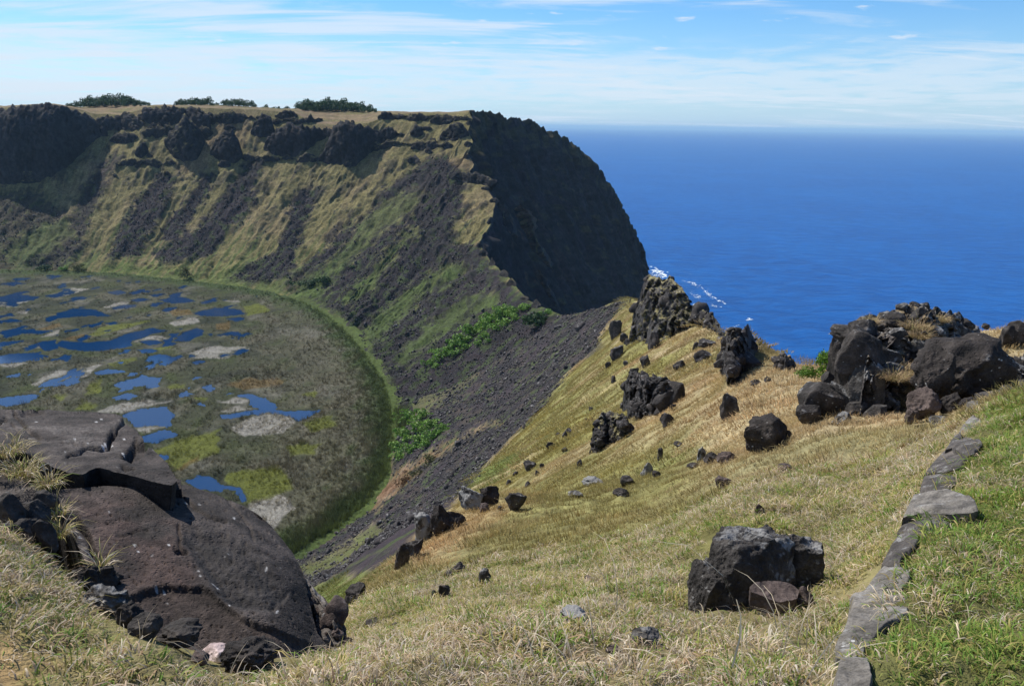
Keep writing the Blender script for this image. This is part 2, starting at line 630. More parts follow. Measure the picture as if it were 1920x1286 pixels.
NU, NT_ = 780, 280
seg = np.hypot(np.diff(EDGE[:, 0]), np.diff(EDGE[:, 1]))
u_src = np.concatenate([[0], np.cumsum(np.maximum(seg, 12))])
uu = np.linspace(0, u_src[-1], NU)
E, S, B = resample(EDGE_P, u_src, uu), resample(SHORE_P, u_src, uu), resample(BACK_P, u_src, uu)
NB = 26
tb = np.linspace(0, 1, NB, endpoint=False)
tm = np.linspace(0, 1.04, NT_)
rows = []
for t in tb:
    P = lerp(B, E, t)
    rows.append(P)
gy = 1 - np.maximum(1 - tm, 0) ** 1.32
for t, g in zip(tm, gy):
    P = lerp(E, S, t).copy()
    P[:, 2] = lerp(E[:, 2], S[:, 2], g) if t <= 1 else LAKE_Z - (t - 1) * 60
    rows.append(P)
WALL = np.stack(rows)                                  # (rows, cols, 3)
# land behind the skyline: falls away gently
back2 = B + np.array((0, 500, -30.0)); back2[uu > u_src[len(BACK) - 1]] = (B + np.array((7, 3, -70)))[uu > u_src[len(BACK) - 1]]
WALL = np.concatenate([back2[None], WALL])
T = np.concatenate([[-2], tb - 1, tm])[:, None] * np.ones((1, NU))
U = uu[None] * np.ones((WALL.shape[0], 1))
wx, wy = WALL[..., 0], WALL[..., 1]
# relief: gullies down the slope, hummocks, rubble
ends = sstep(0.0, 0.12, T) * (1 - sstep(0.93, 1.0, T))
gul = fbm2(U * 0.030 + fbm2(wx / 80, wy / 80, 2, 20) * 0.9, T * 1.1, 4, 21) * 7.0 + fbm2(U * 0.13, T * 3.0, 3, 23) * 1.3
hum = fbm2(wx / 45, wy / 45, 5, 25, 0.6) * 7.0
ufade = 1 - 0.85 * sstep(u_src[-4], u_src[-2], U)
lift = (gul + hum) * ends * ufade
tip = np.where((T >= -1) & (T < 0.12), fbm2(wx / 30, wy / 30, 4, 27) * 1.5, 0)
tip = np.where(U > u_src[len(BACK) - 1], fbm2(U / 14, T * 3, 3, 28) * 2.2 * (1 - sstep(0.0, 0.3, T)), tip)
WALL[..., 2] += lift * 0.9 + tip * ufade - 5.0 * sstep(u_src[-2], u_src[-1], U)
# crags: where the wall breaks into outcrops the ground steps outwards
wpx, wpy = proj(WALL)
rough = np.maximum(0, fbm2(U / 16, T * 9, 4, 41) - 0.12) * sstep(0.02, 0.06, T) * (1 - sstep(0.42, 0.6, T))
rough = rough * ufade
CR = rough * 7
d_out = (S - E); d_out[:, 2] = 0; d_out /= np.linalg.norm(d_out, axis=1)[:, None] + 1e-9
wcol, wtal, wtcol = streak_cover(wpx, wpy, U, np.clip(T, 0, 1), wx, wy)
peb = fbm2(wx / 4.5, wy / 4.5, 3, 43, 0.6)
WALL[..., 2] += CR * 0.5 + (peb * 1.1) * wtal * ends + fbm2(wx / 6, wy / 6, 2, 44) * 0.6 * ends
WALL += (CR * 0.8)[..., None] * d_out[None]
kc = sstep(0.06, 0.2, rough)
col = mixc(wcol, np.array((1., 1, 1)), np.zeros_like(T))
col = col * (1 - wtal[..., None]) + wtcol * wtal[..., None]
fs = fbm2(U * 0.45 + fbm2(wx / 50, wy / 50, 2, 47) * 2, T * 4.0, 3, 48)
col = col * (1 + 0.45 * fs * ends)[..., None]
col = mixc(col, ROCK, kc * 0.6)
plateau = (T < 0.0) & (U <= u_src[len(BACK) - 1])
pc = mixc(np.broadcast_to(np.array((0.24, 0.175, 0.10)), T.shape + (3,)), OLIVE, sstep(-0.1, 0.3, fbm2(wx / 60, wy / 25, 3, 51)))
col[plateau] = pc[plateau]
seaw = (T < -0.15) & (U > u_src[len(BACK) - 1])
col[seaw] = ROCK
col = col * np.where(T < 0, 0.70, 0.74)[..., None]
WALL_ME = mesh_from('crater_wall', WALL, grid_faces(*T.shape), True, col)
WALL_O = tag(link('crater_wall', WALL_ME, M_FAR), 'far inner wall of the crater streaked with grass and dark scree', kind='structure')
WALL_PX = np.stack(proj(WALL.reshape(-1, 3)), 1)
WALL_PT = WALL.reshape(-1, 3)
WALL_TAL = (wtal * ends * (1 - kc)).reshape(-1)


def wall_hit(px, py):
    d = (WALL_PX[:, 0] - px) ** 2 + (WALL_PX[:, 1] - py) ** 2
    k = np.argsort(d)[:12]
    k = k[d[k] < max(d[k[0]] * 4, 9)]
    return WALL_PT[k[np.argmin(WALL_PT[k, 1])]]


# ---- the sea cliff behind the ridge
CT = [(1052, 590, 542), (1030, 582, 567), (988, 560, 627), (957, 525, 717), (920, 490, 812), (898, 455, 882), (921, 420, 942), (929, 380, 1002),
      (912, 350, 1042), (884, 325, 1087), (889, 307, 1109), (876, 288, 1134), (887, 266, 1162), (877, 246, 1190), (886, 222, 1224), (878, 209, 1242), (905, 208, 1290), (936, 213, 1320), (942, 219, 1330), (1000, 227, 1420), (1010, 236, 1430),
      (1050, 252, 1475), (1080, 273, 1505), (1100, 292, 1530), (1125, 320, 1560), (1150, 355, 1590), (1175, 402, 1620), (1192, 436, 1640),
      (1206, 468, 1665), (1217, 505, 1690), (1190, 500, 1800), (1120, 470, 1900)]
CB = [(1085, 930), (1072, 900), (1058, 840), (1052, 795), (1049, 755), (1049, 728), (1051, 708), (1055, 692),
      (1059, 682), (1063, 671), (1066, 664), (1070, 657), (1075, 650), (1080, 644), (1088, 637), (1096, 630), (1108, 623), (1120, 616), (1123, 613), (1155, 598), (1158, 595),
      (1176, 584), (1186, 575), (1195, 567), (1202, 559), (1207, 551), (1211, 544), (1214, 538),
      (1216, 530), (1218, 520), (1195, 505), (1125, 490)]
CT = np.array(CT, float); CB = np.array(CB, float)
CTP = at(CT[:, 0], CT[:, 1], CT[:, 2]); CBP = atz(CB[:, 0], CB[:, 1], SEA_Z - 2)
seg = np.hypot(np.diff(CT[:, 0]), np.diff(CT[:, 1]))
u_c = np.concatenate([[0], np.cumsum(np.maximum(seg, 14))])
NCU, NCV = 470, 250
uc = np.linspace(0, u_c[-1], NCU)
Tt, Tb = resample(CTP, u_c, uc), resample(CBP, u_c, uc)
tv = np.linspace(0, 1, NCV)[:, None, None]
CL = Tt[None] * (1 - tv) + Tb[None] * tv
Tc = tv[..., 0] * np.ones((1, NCU)); Uc = uc[None] * np.ones((NCV, 1))
outc = Tb - Tt; outc[:, 2] = 0; outc /= np.linalg.norm(outc, axis=1)[:, None] + 1e-9
# steeper at the top, a little apron at the foot; layers of lava and upright ribs
steep = -np.sin(np.clip(Tc, 0, 1) * math.pi) * 14
hz = CL[..., 2]
lay = fbm2(hz / 11, Uc * 0.012, 3, 61) * 3.5
rib = fbm2(Uc * 0.060, Tc * 1.6, 5, 63, 0.55) * 17 + fbm2(Uc * 0.35, Tc * 9, 3, 67) * 2.4
crag = np.maximum(0, fbm2(Uc * 0.03, Tc * 2.2, 3, 69) - 0.05) * 30
fade = sstep(0.0, 0.05, Tc) * (1 - 0.6 * sstep(0.9, 1.0, Tc))
CL = CL + ((steep + lay + rib + crag) * fade)[..., None] * outc[None]
jag = (1 - sstep(0.02, .12, Tc)) * (fbm2(Uc * 0.10, Tc * 6, 4, 71) * 7.0 + fbm2(Uc * 0.45, Tc * 14, 3, 72) * 3.0) * sstep(u_c[10], u_c[13], Uc)
CL[..., 2] += jag
CL += (jag * 0.8)[..., None] * outc[None]
cfine = fbm2(CL[..., 1] / 12, hz / 12, 4, 73)
ccol = mixc(np.broadcast_to(ROCK, Tc.shape + (3,)), PURPLE * 1.1, sstep(0, 0.3, fbm2(Uc * .04, hz / 30, 3, 75)))
gr = sstep(0.10, 0.45, fbm2(Uc * 0.05, hz / 16, 4, 79) + 0.55 * (1 - sstep(0.0, 0.22, Tc)) - 0.1 - 0.6 * (1 - sstep(u_c[9], u_c[12], Uc)))
ccol = mixc(ccol, OLIVE * 0.55, gr * 0.6)
cpx, cpy = proj(CL)
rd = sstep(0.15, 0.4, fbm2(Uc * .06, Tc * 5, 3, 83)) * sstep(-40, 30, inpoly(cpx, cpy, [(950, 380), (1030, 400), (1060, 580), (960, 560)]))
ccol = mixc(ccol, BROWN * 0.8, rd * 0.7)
strat = sstep(0.05, 0.3, fbm2(hz / 9 + fbm2(Uc * .05, Tc * 3, 2, 85) * 2, Uc * 0.02, 3, 87))
ccol = mixc(ccol, np.array((0.075, 0.068, 0.064)), strat * 0.45 * sstep(-.2, .3, fbm2(Uc * .12, Tc * 4, 3, 89)))
ccol = ccol * (0.72 + 0.30 * cfine[..., None])
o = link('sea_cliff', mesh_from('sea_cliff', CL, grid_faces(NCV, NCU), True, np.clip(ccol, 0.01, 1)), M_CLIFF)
tag(o, 'dark sea cliff in shade falling from the crater rim to the ocean', kind='structure')

# ---- the near hillside: one surface from the feet of the photographer out to the gap
def plane(a, Y):
    return 0.635 * a - 0.40 - 6.0 / Y


CTRL = [(1800, 1286, 2.05), (1960, 1286, 2.05), (1620, 1286, 2.05), (1400, 1286, 2.3), (1200, 1286, 2.35), (1000, 1286, 2.3), (800, 1286, 2.25), (600, 1286, 2.2), (300, 1286, 2.15),
        (0, 1286, 2.1), (-150, 1286, 2.1), (-150, 2100, 1.0), (500, 2100, 1.0), (1200, 2100, 1.0), (2100, 2100, 1.0), (2100, 1286, 2.0),
        (1720, 1100, 3.2), (1900, 1100, 3.1), (2100, 1100, 3.0), (1760, 960, 4.7), (1920, 960, 4.5), (1830, 850, 6.6), (1920, 800, 7.3), (1905, 755, 9), (2100, 745, 8),
        (1905, 745, 12), (2100, 735, 12), (1905, 775, 17), (1905, 700, 30), (1880, 622, 42), (1925, 612, 42), (2100, 610, 40),
        (1560, 1200, 2.9), (1400, 1180, 3.4), (1500, 1080, 4.6), (1300, 1150, 3.9), (1600, 1000, 5.6), (1400, 950, 7.2), (1680, 880, 8), (1500, 870, 11),
        (1720, 800, 12), (1600, 792, 14), (1520, 792, 16), (1400, 846, 17), (1300, 866, 19.5), (1150, 907, 22), (1000, 946, 24), (1200, 960, 13),
        (1200, 1060, 6.6), (1000, 1040, 10), (1000, 1140, 5), (850, 966, 22), (740, 1046, 17), (850, 1060, 11), (700, 1105, 11), (760, 1180, 5), (655, 1165, 7), (690, 1215, 4.2),
        (500, 1256, 2.7), (364, 1224, 2.95), (234, 1168, 3.35), (135, 1106, 3.95), (30, 1024, 4.9), (-150, 1010, 4.9), (600, 1254, 2.75),
        # rim and far parts
        (1052, 590, 540), (1100, 582, 495), (1170, 557, 400), (1200, 562, 330), (1250, 590, 240), (1330, 608, 180), (1400, 645, 125), (1440, 655, 95), (1500, 692, 62),
        (1580, 690, 48), (1700, 670, 44), (1800, 640, 42),
        (970, 730, 420), (1000, 802, 210), (900, 900, 170), (800, 985, 200), (650, 1080, 250), (850, 800, 430),
        # shore
        (736, 768, None), (739, 830, None), (728, 890, None), (692, 945, None), (640, 990, None), (560, 1040, None), (450, 1115, None), (300, 1190, None), (100, 1250, None), (-150, 1300, None),
        # hidden: the drop under the ledge towards the lake
        (300, 1330, 6), (300, 1390, 15), (300, 1320, 60), (300, 1240, 180), (0, 1330, 6), (0, 1410, 15), (0, 1340, 60), (0, 1300, 180), (-150, 1330, 6), (-150, 1420, 15), (-150, 1340, 100),
        (560, 1290, 7), (560, 1260, 20), (560, 1190, 60), (560, 1110, 180), (450, 1300, 5)]
pts = []
for px, py, Y in CTRL:
    if Y is None:
        p = atz(np.array(px), np.array(py), LAKE_Z - 1)
        q_ = p - np.array((0, 0, CAMZ))
        pts.append((q_[0] / q_[1], math.log(q_[1]), q_[2] / q_[1]))
        pts.append((q_[0] / q_[1], math.log(q_[1] * 1.12), (q_[2] - 9) / (q_[1] * 1.12)))
    else:
        d = ray(np.array(px), np.array(py))
        pts.append((d[0], math.log(Y), d[2]))
for t in (0.12, 0.3, 0.5, 0.7, 0.88):                    # the line where wall and hillside meet, from the gap down to the lake
    e_, s_ = at(np.array(1052.), np.array(590.), np.array(540.)), atz(np.array(736.), np.array(768.), LAKE_Z)
    q_ = lerp(e_, s_, t) - np.array((0, 0, CAMZ))
    q_[2] = lerp(e_[2], s_[2], 1 - (1 - t) ** 1.32) - CAMZ
    pts.append((q_[0] / q_[1], math.log(q_[1]), q_[2] / q_[1]))
for px, Ys in ((1000, (32, 40, 60, 100, 150)), (1150, (30, 40, 60, 100, 150)), (1300, (26, 35, 50, 80, 120)), (1420, (24, 35, 55)), (860, (32, 50, 90, 140)), (740, (26, 50, 90, 150))):
    a = ray(np.array(px), np.array(800.0))[0]
    for Y in Ys:
        pts.append((a, math.log(Y), plane(a, Y)))
pts = np.array(pts)
SB = 0.30


def _phi(A, Bp):
    d2 = (A[:, None, 0] - Bp[None, :, 0]) ** 2 + ((A[:, None, 1] - Bp[None, :, 1]) * SB) ** 2
    return np.sqrt(d2 + 0.02 ** 2)


K = _phi(pts, pts) - 1e-4 * np.eye(len(pts))
Pm = np.concatenate([np.ones((len(pts), 1)), pts[:, :2]], 1)
A_ = np.block([[K, Pm], [Pm.T, np.zeros((3, 3))]])
sol = np.linalg.solve(A_, np.concatenate([pts[:, 2], np.zeros(3)]))


def rbf(a, b):
    q = np.stack([a.ravel(), b.ravel()], 1)
    out = np.empty(len(q))
    for i in range(0, len(q), 40000):
        s = q[i:i + 40000]
        out[i:i + 40000] = _phi(s, pts) @ sol[:-3] + sol[-3] + s @ sol[-2:]
    return out.reshape(a.shape)


A0, A1, LB0, LB1 = -0.78, 0.80, math.log(0.9), math.log(640)
NA, NL = 720, 610
# coarse evaluation, then bilinear refinement
ca = np.linspace(A0, A1, 220); cb = np.linspace(LB0, LB1, 260)
CA, CBb = np.meshgrid(ca, cb)
TC = rbf(CA, CBb)
from_a = np.linspace(A0, A1, NA)
# more rows where the visible mid slope is
w_ = np.linspace(0, 1, NL)
from_b = LB0 + (LB1 - LB0) * w_


def bil(G, a, b):
    fa = np.clip((a - A0) / (A1 - A0) * (G.shape[1] - 1), 0, G.shape[1] - 1.001)
    fb = np.clip((b - LB0) / (LB1 - LB0) * (G.shape[0] - 1), 0, G.shape[0] - 1.001)
    ia = fa.astype(int); ib = fb.astype(int)
    ta = fa - ia; tb_ = fb - ib
    return (G[ib, ia] * (1 - ta) + G[ib, ia + 1] * ta) * (1 - tb_) + (G[ib + 1, ia] * (1 - ta) + G[ib + 1, ia + 1] * ta) * tb_


HA, HB = np.meshgrid(from_a, from_b)
HY = np.exp(HB); HX = HA * HY
HZ = bil(TC, HA, HB) * HY + CAMZ
# seaward of the rim the ground breaks away
RIM = [(1052, 590, 540), (1100, 582, 495), (1170, 557, 400), (1200, 562, 330), (1250, 590, 240), (1330, 608, 180), (1400, 645, 125), (1440, 655, 95), (1500, 692, 62),
       (1580, 690, 50), (1700, 670, 46), (1800, 640, 44), (1880, 622, 43), (1930, 612, 43), (2200, 612, 42)]
RIM_P = at(*[np.array([r[k] for r in RIM], float) for k in range(3)])
rim_line = np.concatenate([[RIM_P[0, :2] + (RIM_P[0, :2] - RIM_P[1, :2]) * 3], RIM_P[:, :2]])
rd_, rz_, rs_ = polydist(HX, HY, rim_line, np.concatenate([[RIM_P[0, 2]], RIM_P[:, 2]]))
out_ = np.where(rs_ > 0, rd_, 0)
mask_ = (HY > 25)
HZ = np.where(mask_ & (out_ > 0), np.minimum(HZ, rz_ - 1.5 * out_ + 0.4 * np.minimum(out_, 2)), HZ)
HZ = np.maximum(HZ, SEA_Z - 8)
# on the lake side of the shoreline the ground dips under the water
SH_N = np.array([(700, 683), (714, 706), (729, 742), (737, 768), (739, 830), (728, 890), (692, 945), (640, 990), (560, 1040), (450, 1115), (300, 1190), (100, 1250), (-150, 1300), (-500, 1400)], float)
SHN_P = atz(SH_N[:, 0], SH_N[:, 1], LAKE_Z)
ld_, lz_, ls_ = polydist(HX, HY, SHN_P[:, :2], np.zeros(len(SHN_P)))
inl = np.where((ls_ < 0) & (HY > 150), ld_, 0)
HZ = np.where(inl > 0, np.minimum(HZ, LAKE_Z - 0.5 - 0.8 * inl), HZ)

jl = np.stack([at(np.array(1052.), np.array(590.), np.array(540.)), atz(np.array(736.), np.array(768.), LAKE_Z)])[:, :2]
jd_, _j, js_ = polydist(HX, HY, np.concatenate([jl[:1] + (jl[:1] - jl[1:]) * .5, jl, jl[1:] + (jl[1:] - jl[:1])]), np.zeros(4))
HZ = HZ - np.where((js_ < 0) & (HY > 300), 0.7 * jd_, 0)
hpx, hpy = proj(np.stack([HX, HY, HZ], -1))
hx, hy = HX, HY


def slope_cover(px, py, x, y, Y):
    f1 = fbm2(x / 7, y / 7, 4, 101); f2 = fbm2(x / 28, y / 28, 3, 103); f3 = fbm2(x / 1.6, y / 1.6, 3, 105)
    X = px + f1 * 26; Yp = py + f2 * 16
    col = np.broadcast_to(OLIVE * np.array((1.05, 1.12, 1.0)), px.shape + (3,)).copy()
    yel = np.array((0.225, 0.205, 0.062))
    tan = np.array((0.310, 0.248, 0.140))
    w = f2 * 0.9 + f1 * 0.45 + 0.5 * sstep(1150, 1420, px) * (1 - sstep(830, 1000, py)) - 0.10
    col = mixc(col, tan, sstep(-0.1, 0.35, w))
    col = mixc(col, yel, sstep(0.05, 0.4, fbm2(x / 16, y / 16, 3, 107) + 0.1) * 0.4)
    col = mixc(col, GREEN * 1.5, sstep(0.2, 0.5, fbm2(x / 11, y / 11, 3, 109)) * 0.28)
    # the brown tufted shoulder and the pale tan bank on the right
    for p, c, a in (([(960, 940), (1000, 930), (840, 1040), (760, 1080), (780, 1010), (860, 955)], np.array((0.32, 0.220, 0.115)), 0.7),
                    ([(1560, 690), (1500, 700), (1330, 800), (1340, 860), (1500, 790), (1570, 720)], tan * 1.05, 0.8),
                    ([(1240, 830), (1330, 790), (1420, 700), (1380, 690), (1260, 740), (1180, 800), (1120, 870)], tan, 0.6),
                    ([(700, 1215), (1300, 1180), (1560, 1290), (640, 1300)], tan, 0.55)):
        col = mixc(col, c, sstep(-24, 24, inpoly(X, Yp, p)) * a)
    # bare scree
    edge = [(1052, 588), (1178, 560), (1150, 600), (1112, 655), (1060, 705), (985, 800), (905, 880), (868, 925), (850, 962), (745, 1050), (690, 1085), (640, 1100), (560, 1120),
            (430, 1180), (560, 1040), (640, 990), (690, 945), (728, 890), (738, 830), (735, 768), (890, 660)]
    g = sstep(-7, 7, inpoly(px + f1 * 14, py + f2 * 10, edge) + f3 * 5)
    g2 = sstep(-4, 5, inpoly(px + f1 * 8, py, [(1058, 690), (1122, 640), (1132, 646), (1090, 680), (1050, 715), (1010, 740)]))
    tal = np.maximum(g, g2)
    for p, a in (([(940, 790), (900, 800), (780, 880), (735, 930), (690, 960), (700, 920), (800, 850)], 0.95),
                 ([(800, 600), (1000, 565), (1010, 585), (900, 640), (830, 690), (760, 730), (740, 700)], 0.65),
                 ([(620, 1040), (700, 985), (720, 1000), (640, 1060), (580, 1085), (560, 1060)], 0.6),
                 ([(780, 720), (860, 690), (900, 700), (820, 760), (760, 800)], 0.35),
                 ([(560, 1130), (640, 1085), (760, 1060), (680, 1110), (620, 1150)], 0.85),
                 ([(890, 895), (940, 860), (1000, 850), (930, 905), (880, 925)], 0.8)):
        d = inpoly(px + f1 * 16, py + f1 * 8, p)
        k = sstep(-8, 10, d + f3 * 9) * a
        tal = tal * (1 - k)
        rdg = p[0] == (940, 790)
        col = mixc(col, np.array((0.20, 0.125, 0.080)) if rdg else LUSH * 0.9 if p[0] in ((890, 895), (560, 1130)) else GREEN, k)
    tcol = mixc(np.broadcast_to(TALUS, px.shape + (3,)), PURPLE, sstep(-0.1, 0.3, f2))
    sk = fbm2((x * .85 + y * .5) / 5, (y * .85 - x * .5) / 30, 4, 113)
    tcol = mixc(tcol, np.array((0.075, 0.058, 0.045)), sstep(0.0, 0.4, sk) * 0.6)
    tcol = mixc(tcol, GREEN * 0.75, sstep(0.10, 0.42, fbm2(x / 9, y / 9, 4, 111) + 0.3 * sk) * 0.6)
    # dirt at the very left corner, green turf right of the kerb
    near = 1 - sstep(9, 14, Y)
    turf = near * sstep(-30, 30, px - (1590 + (1286 - py) * 0.50))
    col = mixc(col, np.array((0.14, 0.145, 0.045)), turf * 0.85)
    dirt = sstep(-0.06, 0.1, f3 * 0.25 + 0.15 - np.hypot(x + 1.78, (y - 1.9) * 0.9) * 0.36) * near
    col = mixc(col, np.array((0.34, 0.205, 0.10)), dirt)
    return col, tal, tcol, dirt


scol, stal, stcol, sdirt = slope_cover(hpx, hpy, HX, HY, HY)
ax_ = 1.0 / np.sqrt(1)
# relief, never finer than the mesh can carry
def amp(lam, Y):
    return sstep(0.0035, 0.008, lam / np.maximum(Y, 0.5) * 1.0)


dz = fbm2(HX / 22, HY / 22, 2, 121) * 1.6 * sstep(40, 110, HY)
dz = dz + fbm2(HX / 5, HY / 5, 2, 123) * 0.55 * amp(5, HY) * sstep(16, 60, HY)
tus = np.abs(fbm2(HX / 1.1, HY / 1.5, 2, 125))
dz = dz + (0.35 - tus) * 0.30 * amp(1.2, HY) * (1 - stal) * sstep(3.2, 12, HY)
tus2 = np.abs(fbm2(HX / 3.2, HY / 2.2, 2, 126))
dz = dz + (0.35 - tus2) * 0.9 * amp(2.6, HY) * (1 - stal) * sstep(40, 120, HY)
dz = dz + fbm2(HX / 0.35, HY / 0.35, 3, 127) * 0.06 * (1 - sstep(8, 20, HY)) * (1 - 0.6 * sdirt)
cd_, cr_ = cell2(HX / 1.9, HY / 1.9, 5)
dz = dz + (0.55 - cd_) * (0.5 + cr_) * 1.1 * stal * amp(1.9, HY) * sstep(60, 150, HY)
rimfade = sstep(0.5, 6, np.abs(rd_))
HZ = HZ + dz * np.where(HY > 45, 0.35 + 0.65 * rimfade, 1)
scol = scol * (1 - stal[..., None]) + stcol * stal[..., None]
scol = scol * (1 - 0.5 * 0.7 * (1 - sstep(7, 12, HY)) * (1 - sdirt))[..., None]      # soil shows between the blades close by
# the seaward break is bare rock
scol = mixc(scol, ROCK, np.where(mask_, sstep(1.5, 5, out_), 0))
HILL = np.stack([HX, HY, HZ], -1)
HILL_O = link('hillside', mesh_from('hillside', HILL, grid_faces(NL, NA), True, scol), M_SLOPE)
tag(HILL_O, 'grassy crater hillside falling left to dark scree', kind='structure')
HT = (HZ - CAMZ) / HY


def ground_z(x, y):
    x = np.asarray(x, float); y = np.asarray(y, float)
    return bil(HT, x / y, np.log(y)) * y + CAMZ


def apron(avals, yvals, name, label):
    """the ground goes on to either side of the view and behind the photographer"""
    AV, YV = np.meshgrid(avals, yvals)
    ye = np.maximum(YV, 0.95)
    X = AV * ye
    Z = bil(HT, AV, np.log(ye)) * ye + CAMZ
    c, _t, _c, _d = slope_cover(np.where(AV > 0, 2100.0, -200.0), np.full(AV.shape, 1200.0), X, np.maximum(YV, 3.0) + 2, np.full(AV.shape, 5.0))
    tag(link(name, mesh_from(name, np.stack([X, YV, Z - 0.002], -1), grid_faces(*AV.shape), True, c * 0.6), M_SLOPE), label, kind='structure')


apron(np.linspace(A1 - 0.002, 2.6, 40), np.exp(np.linspace(math.log(0.95), math.log(48), 90)), 'ground', 'turf on the path side beyond the right edge')
apron(np.linspace(-2.6, A0 + 0.002, 40), np.exp(np.linspace(math.log(0.95), math.log(7), 50)), 'ground', 'grass beyond the left edge')
apron(np.linspace(-9, 9, 60), np.linspace(-6, 0.952, 24), 'ground', 'turf under and behind the photographer')


def ground_n(x, y, e=0.3):
    e = np.asarray(e)
    n = np.stack([-(ground_z(x + e, y) - ground_z(x - e, y)) / (2 * e), -(ground_z(x, y + e) - ground_z(x, y - e)) / (2 * e), np.ones_like(x)], -1)
    return n / np.linalg.norm(n, axis=-1, keepdims=True)


def hit(px, py, ymin=1.2):
    """first hillside point under a pixel"""
    d = ray(np.array(float(px)), np.array(float(py)))
    b = np.linspace(math.log(ymin), LB1, 3000)
    t = bil(HT, np.full(b.shape, d[0]), b)
    k = np.argmax(t >= d[2])
    Y = math.exp(b[k])
    if t[k] < d[2]:
        k = np.argmax(np.where(b < math.log(60), t, -9))
        Y = math.exp(b[k])
        return np.array((d[0] * Y, Y, t[k] * Y + CAMZ))
    return np.array((d[0] * Y, Y, d[2] * Y + CAMZ))


# ---- the lake: water, and the mats of reed that grow over most of it
def build_lake():
    q = NT('lake_water')
    c = q.coord()
    h = q.noise(c, 0.5, 3, 0.5)
    q.b.inputs['IOR'].default_value = 1.33
    mat = q.done((0.002, 0.026, 0.085), 0.10, q.bump(h, 0.06, 0.3), 0.5)
    ring = np.concatenate([SHORE_P[:, :2], SHN_P[3:, :2]])
    cen = np.array((-330.0, 690.0))
    ring = ring + (ring - cen) * 0.012
    bm = bmesh.new()
    bm.faces.new([bm.verts.new((p[0], p[1], LAKE_Z)) for p in ring[::2]])
    bmesh.ops.triangulate(bm, faces=bm.faces)
    bmesh.ops.recalc_face_normals(bm, faces=bm.faces)
    me = bpy.data.meshes.new('lake')
    bm.to_mesh(me); bm.free()
    if me.polygons[0].normal.z < 0:
        me.flip_normals()
    o = link('lake', me, mat)
    tag(o, 'still blue crater lake between the reed mats', kind='structure')


build_lake()
# ponds of open water, in pixels of an enlarged view of the lake (scale 2.474, origin 0, 480)
PONDS = [[(840, 1040), (920, 1020), (1000, 1030), (1045, 1075), (1040, 1092), (960, 1085), (880, 1060)],
         [(1040, 1062), (1120, 1072), (1142, 1100), (1140, 1140), (1122, 1150), (1108, 1090), (1040, 1078)],
         [(575, 740), (640, 710), (780, 703), (803, 740), (795, 780), (770, 800), (755, 788), (620, 788), (595, 770)],
         [(660, 835), (700, 818), (760, 805), (835, 825), (780, 852), (700, 868), (656, 858)],
         [(1098, 652), (1150, 642), (1230, 655), (1288, 690), (1272, 712), (1330, 722), (1490, 712), (1420, 752), (1378, 768), (1330, 742), (1250, 722), (1200, 742), (1150, 742), (1025, 757), (1018, 735), (1130, 722), (1195, 705), (1155, 690), (1163, 668)],
         [(528, 600), (570, 580), (650, 562), (658, 543), (682, 560), (755, 565), (735, 590), (650, 598), (560, 614)],
         [(448, 540), (500, 525), (580, 533), (545, 545), (460, 552)],
         [(530, 655), (590, 635), (650, 643), (600, 662), (545, 668)],
         [(-20, 660), (60, 655), (130, 640), (178, 645), (165, 667), (100, 687), (40, 697), (-20, 692)],
         [(168, 606), (220, 580), (300, 558), (340, 533), (352, 545), (310, 572), (240, 597), (190, 610)],
         [(265, 415), (290, 393), (400, 400), (500, 395), (560, 370), (700, 335), (785, 345), (700, 365), (600, 395), (615, 412), (540, 432), (400, 440), (300, 432)],
         [(800, 395), (850, 355), (900, 336), (942, 345), (935, 367), (880, 392), (820, 400)],
         [(-20, 470), (80, 453), (170, 453), (222, 465), (150, 482), (60, 497), (-20, 502)],
         [(-20, 405), (50, 393), (115, 388), (60, 412), (-20, 427)],
         [(265, 265), (340, 245), (440, 248), (515, 280), (430, 278), (350, 283), (265, 288)],
         [(-20, 190), (80, 178), (185, 190), (150, 207), (50, 217), (-20, 212)],
         [(735, 205), (800, 188), (860, 193), (905, 210), (800, 222)],
         [(900, 265), (1000, 240), (1120, 250), (1135, 270), (1030, 282), (930, 275)],
         [(685, 465), (760, 458), (805, 470), (740, 487), (680, 487)],
         [(1050, 292), (1100, 285), (1145, 290), (1100, 305)],
         [(915, 690), (945, 683), (950, 700)], [(740, 930), (788, 928), (780, 946), (755, 947)],
         [(0, 130), (70, 120), (120, 128), (60, 140)], [(210, 185), (260, 175), (300, 185), (250, 195)],
         [(880, 490), (920, 483), (950, 492), (910, 503)], [(600, 205), (660, 195), (700, 203), (640, 214)], [(690, 180), (760, 172), (770, 182), (710, 190)],
         [(500, 170), (560, 160), (590, 172), (540, 182)], [(120, 355), (180, 345), (250, 350), (180, 365)], [(190, 400), (260, 388), (270, 430), (215, 440), (180, 420)],
         [(640, 400), (720, 392), (760, 402), (690, 415)], [(0, 300), (60, 290), (100, 300), (40, 312)], [(640, 440), (700, 430), (740, 440), (680, 452)]]
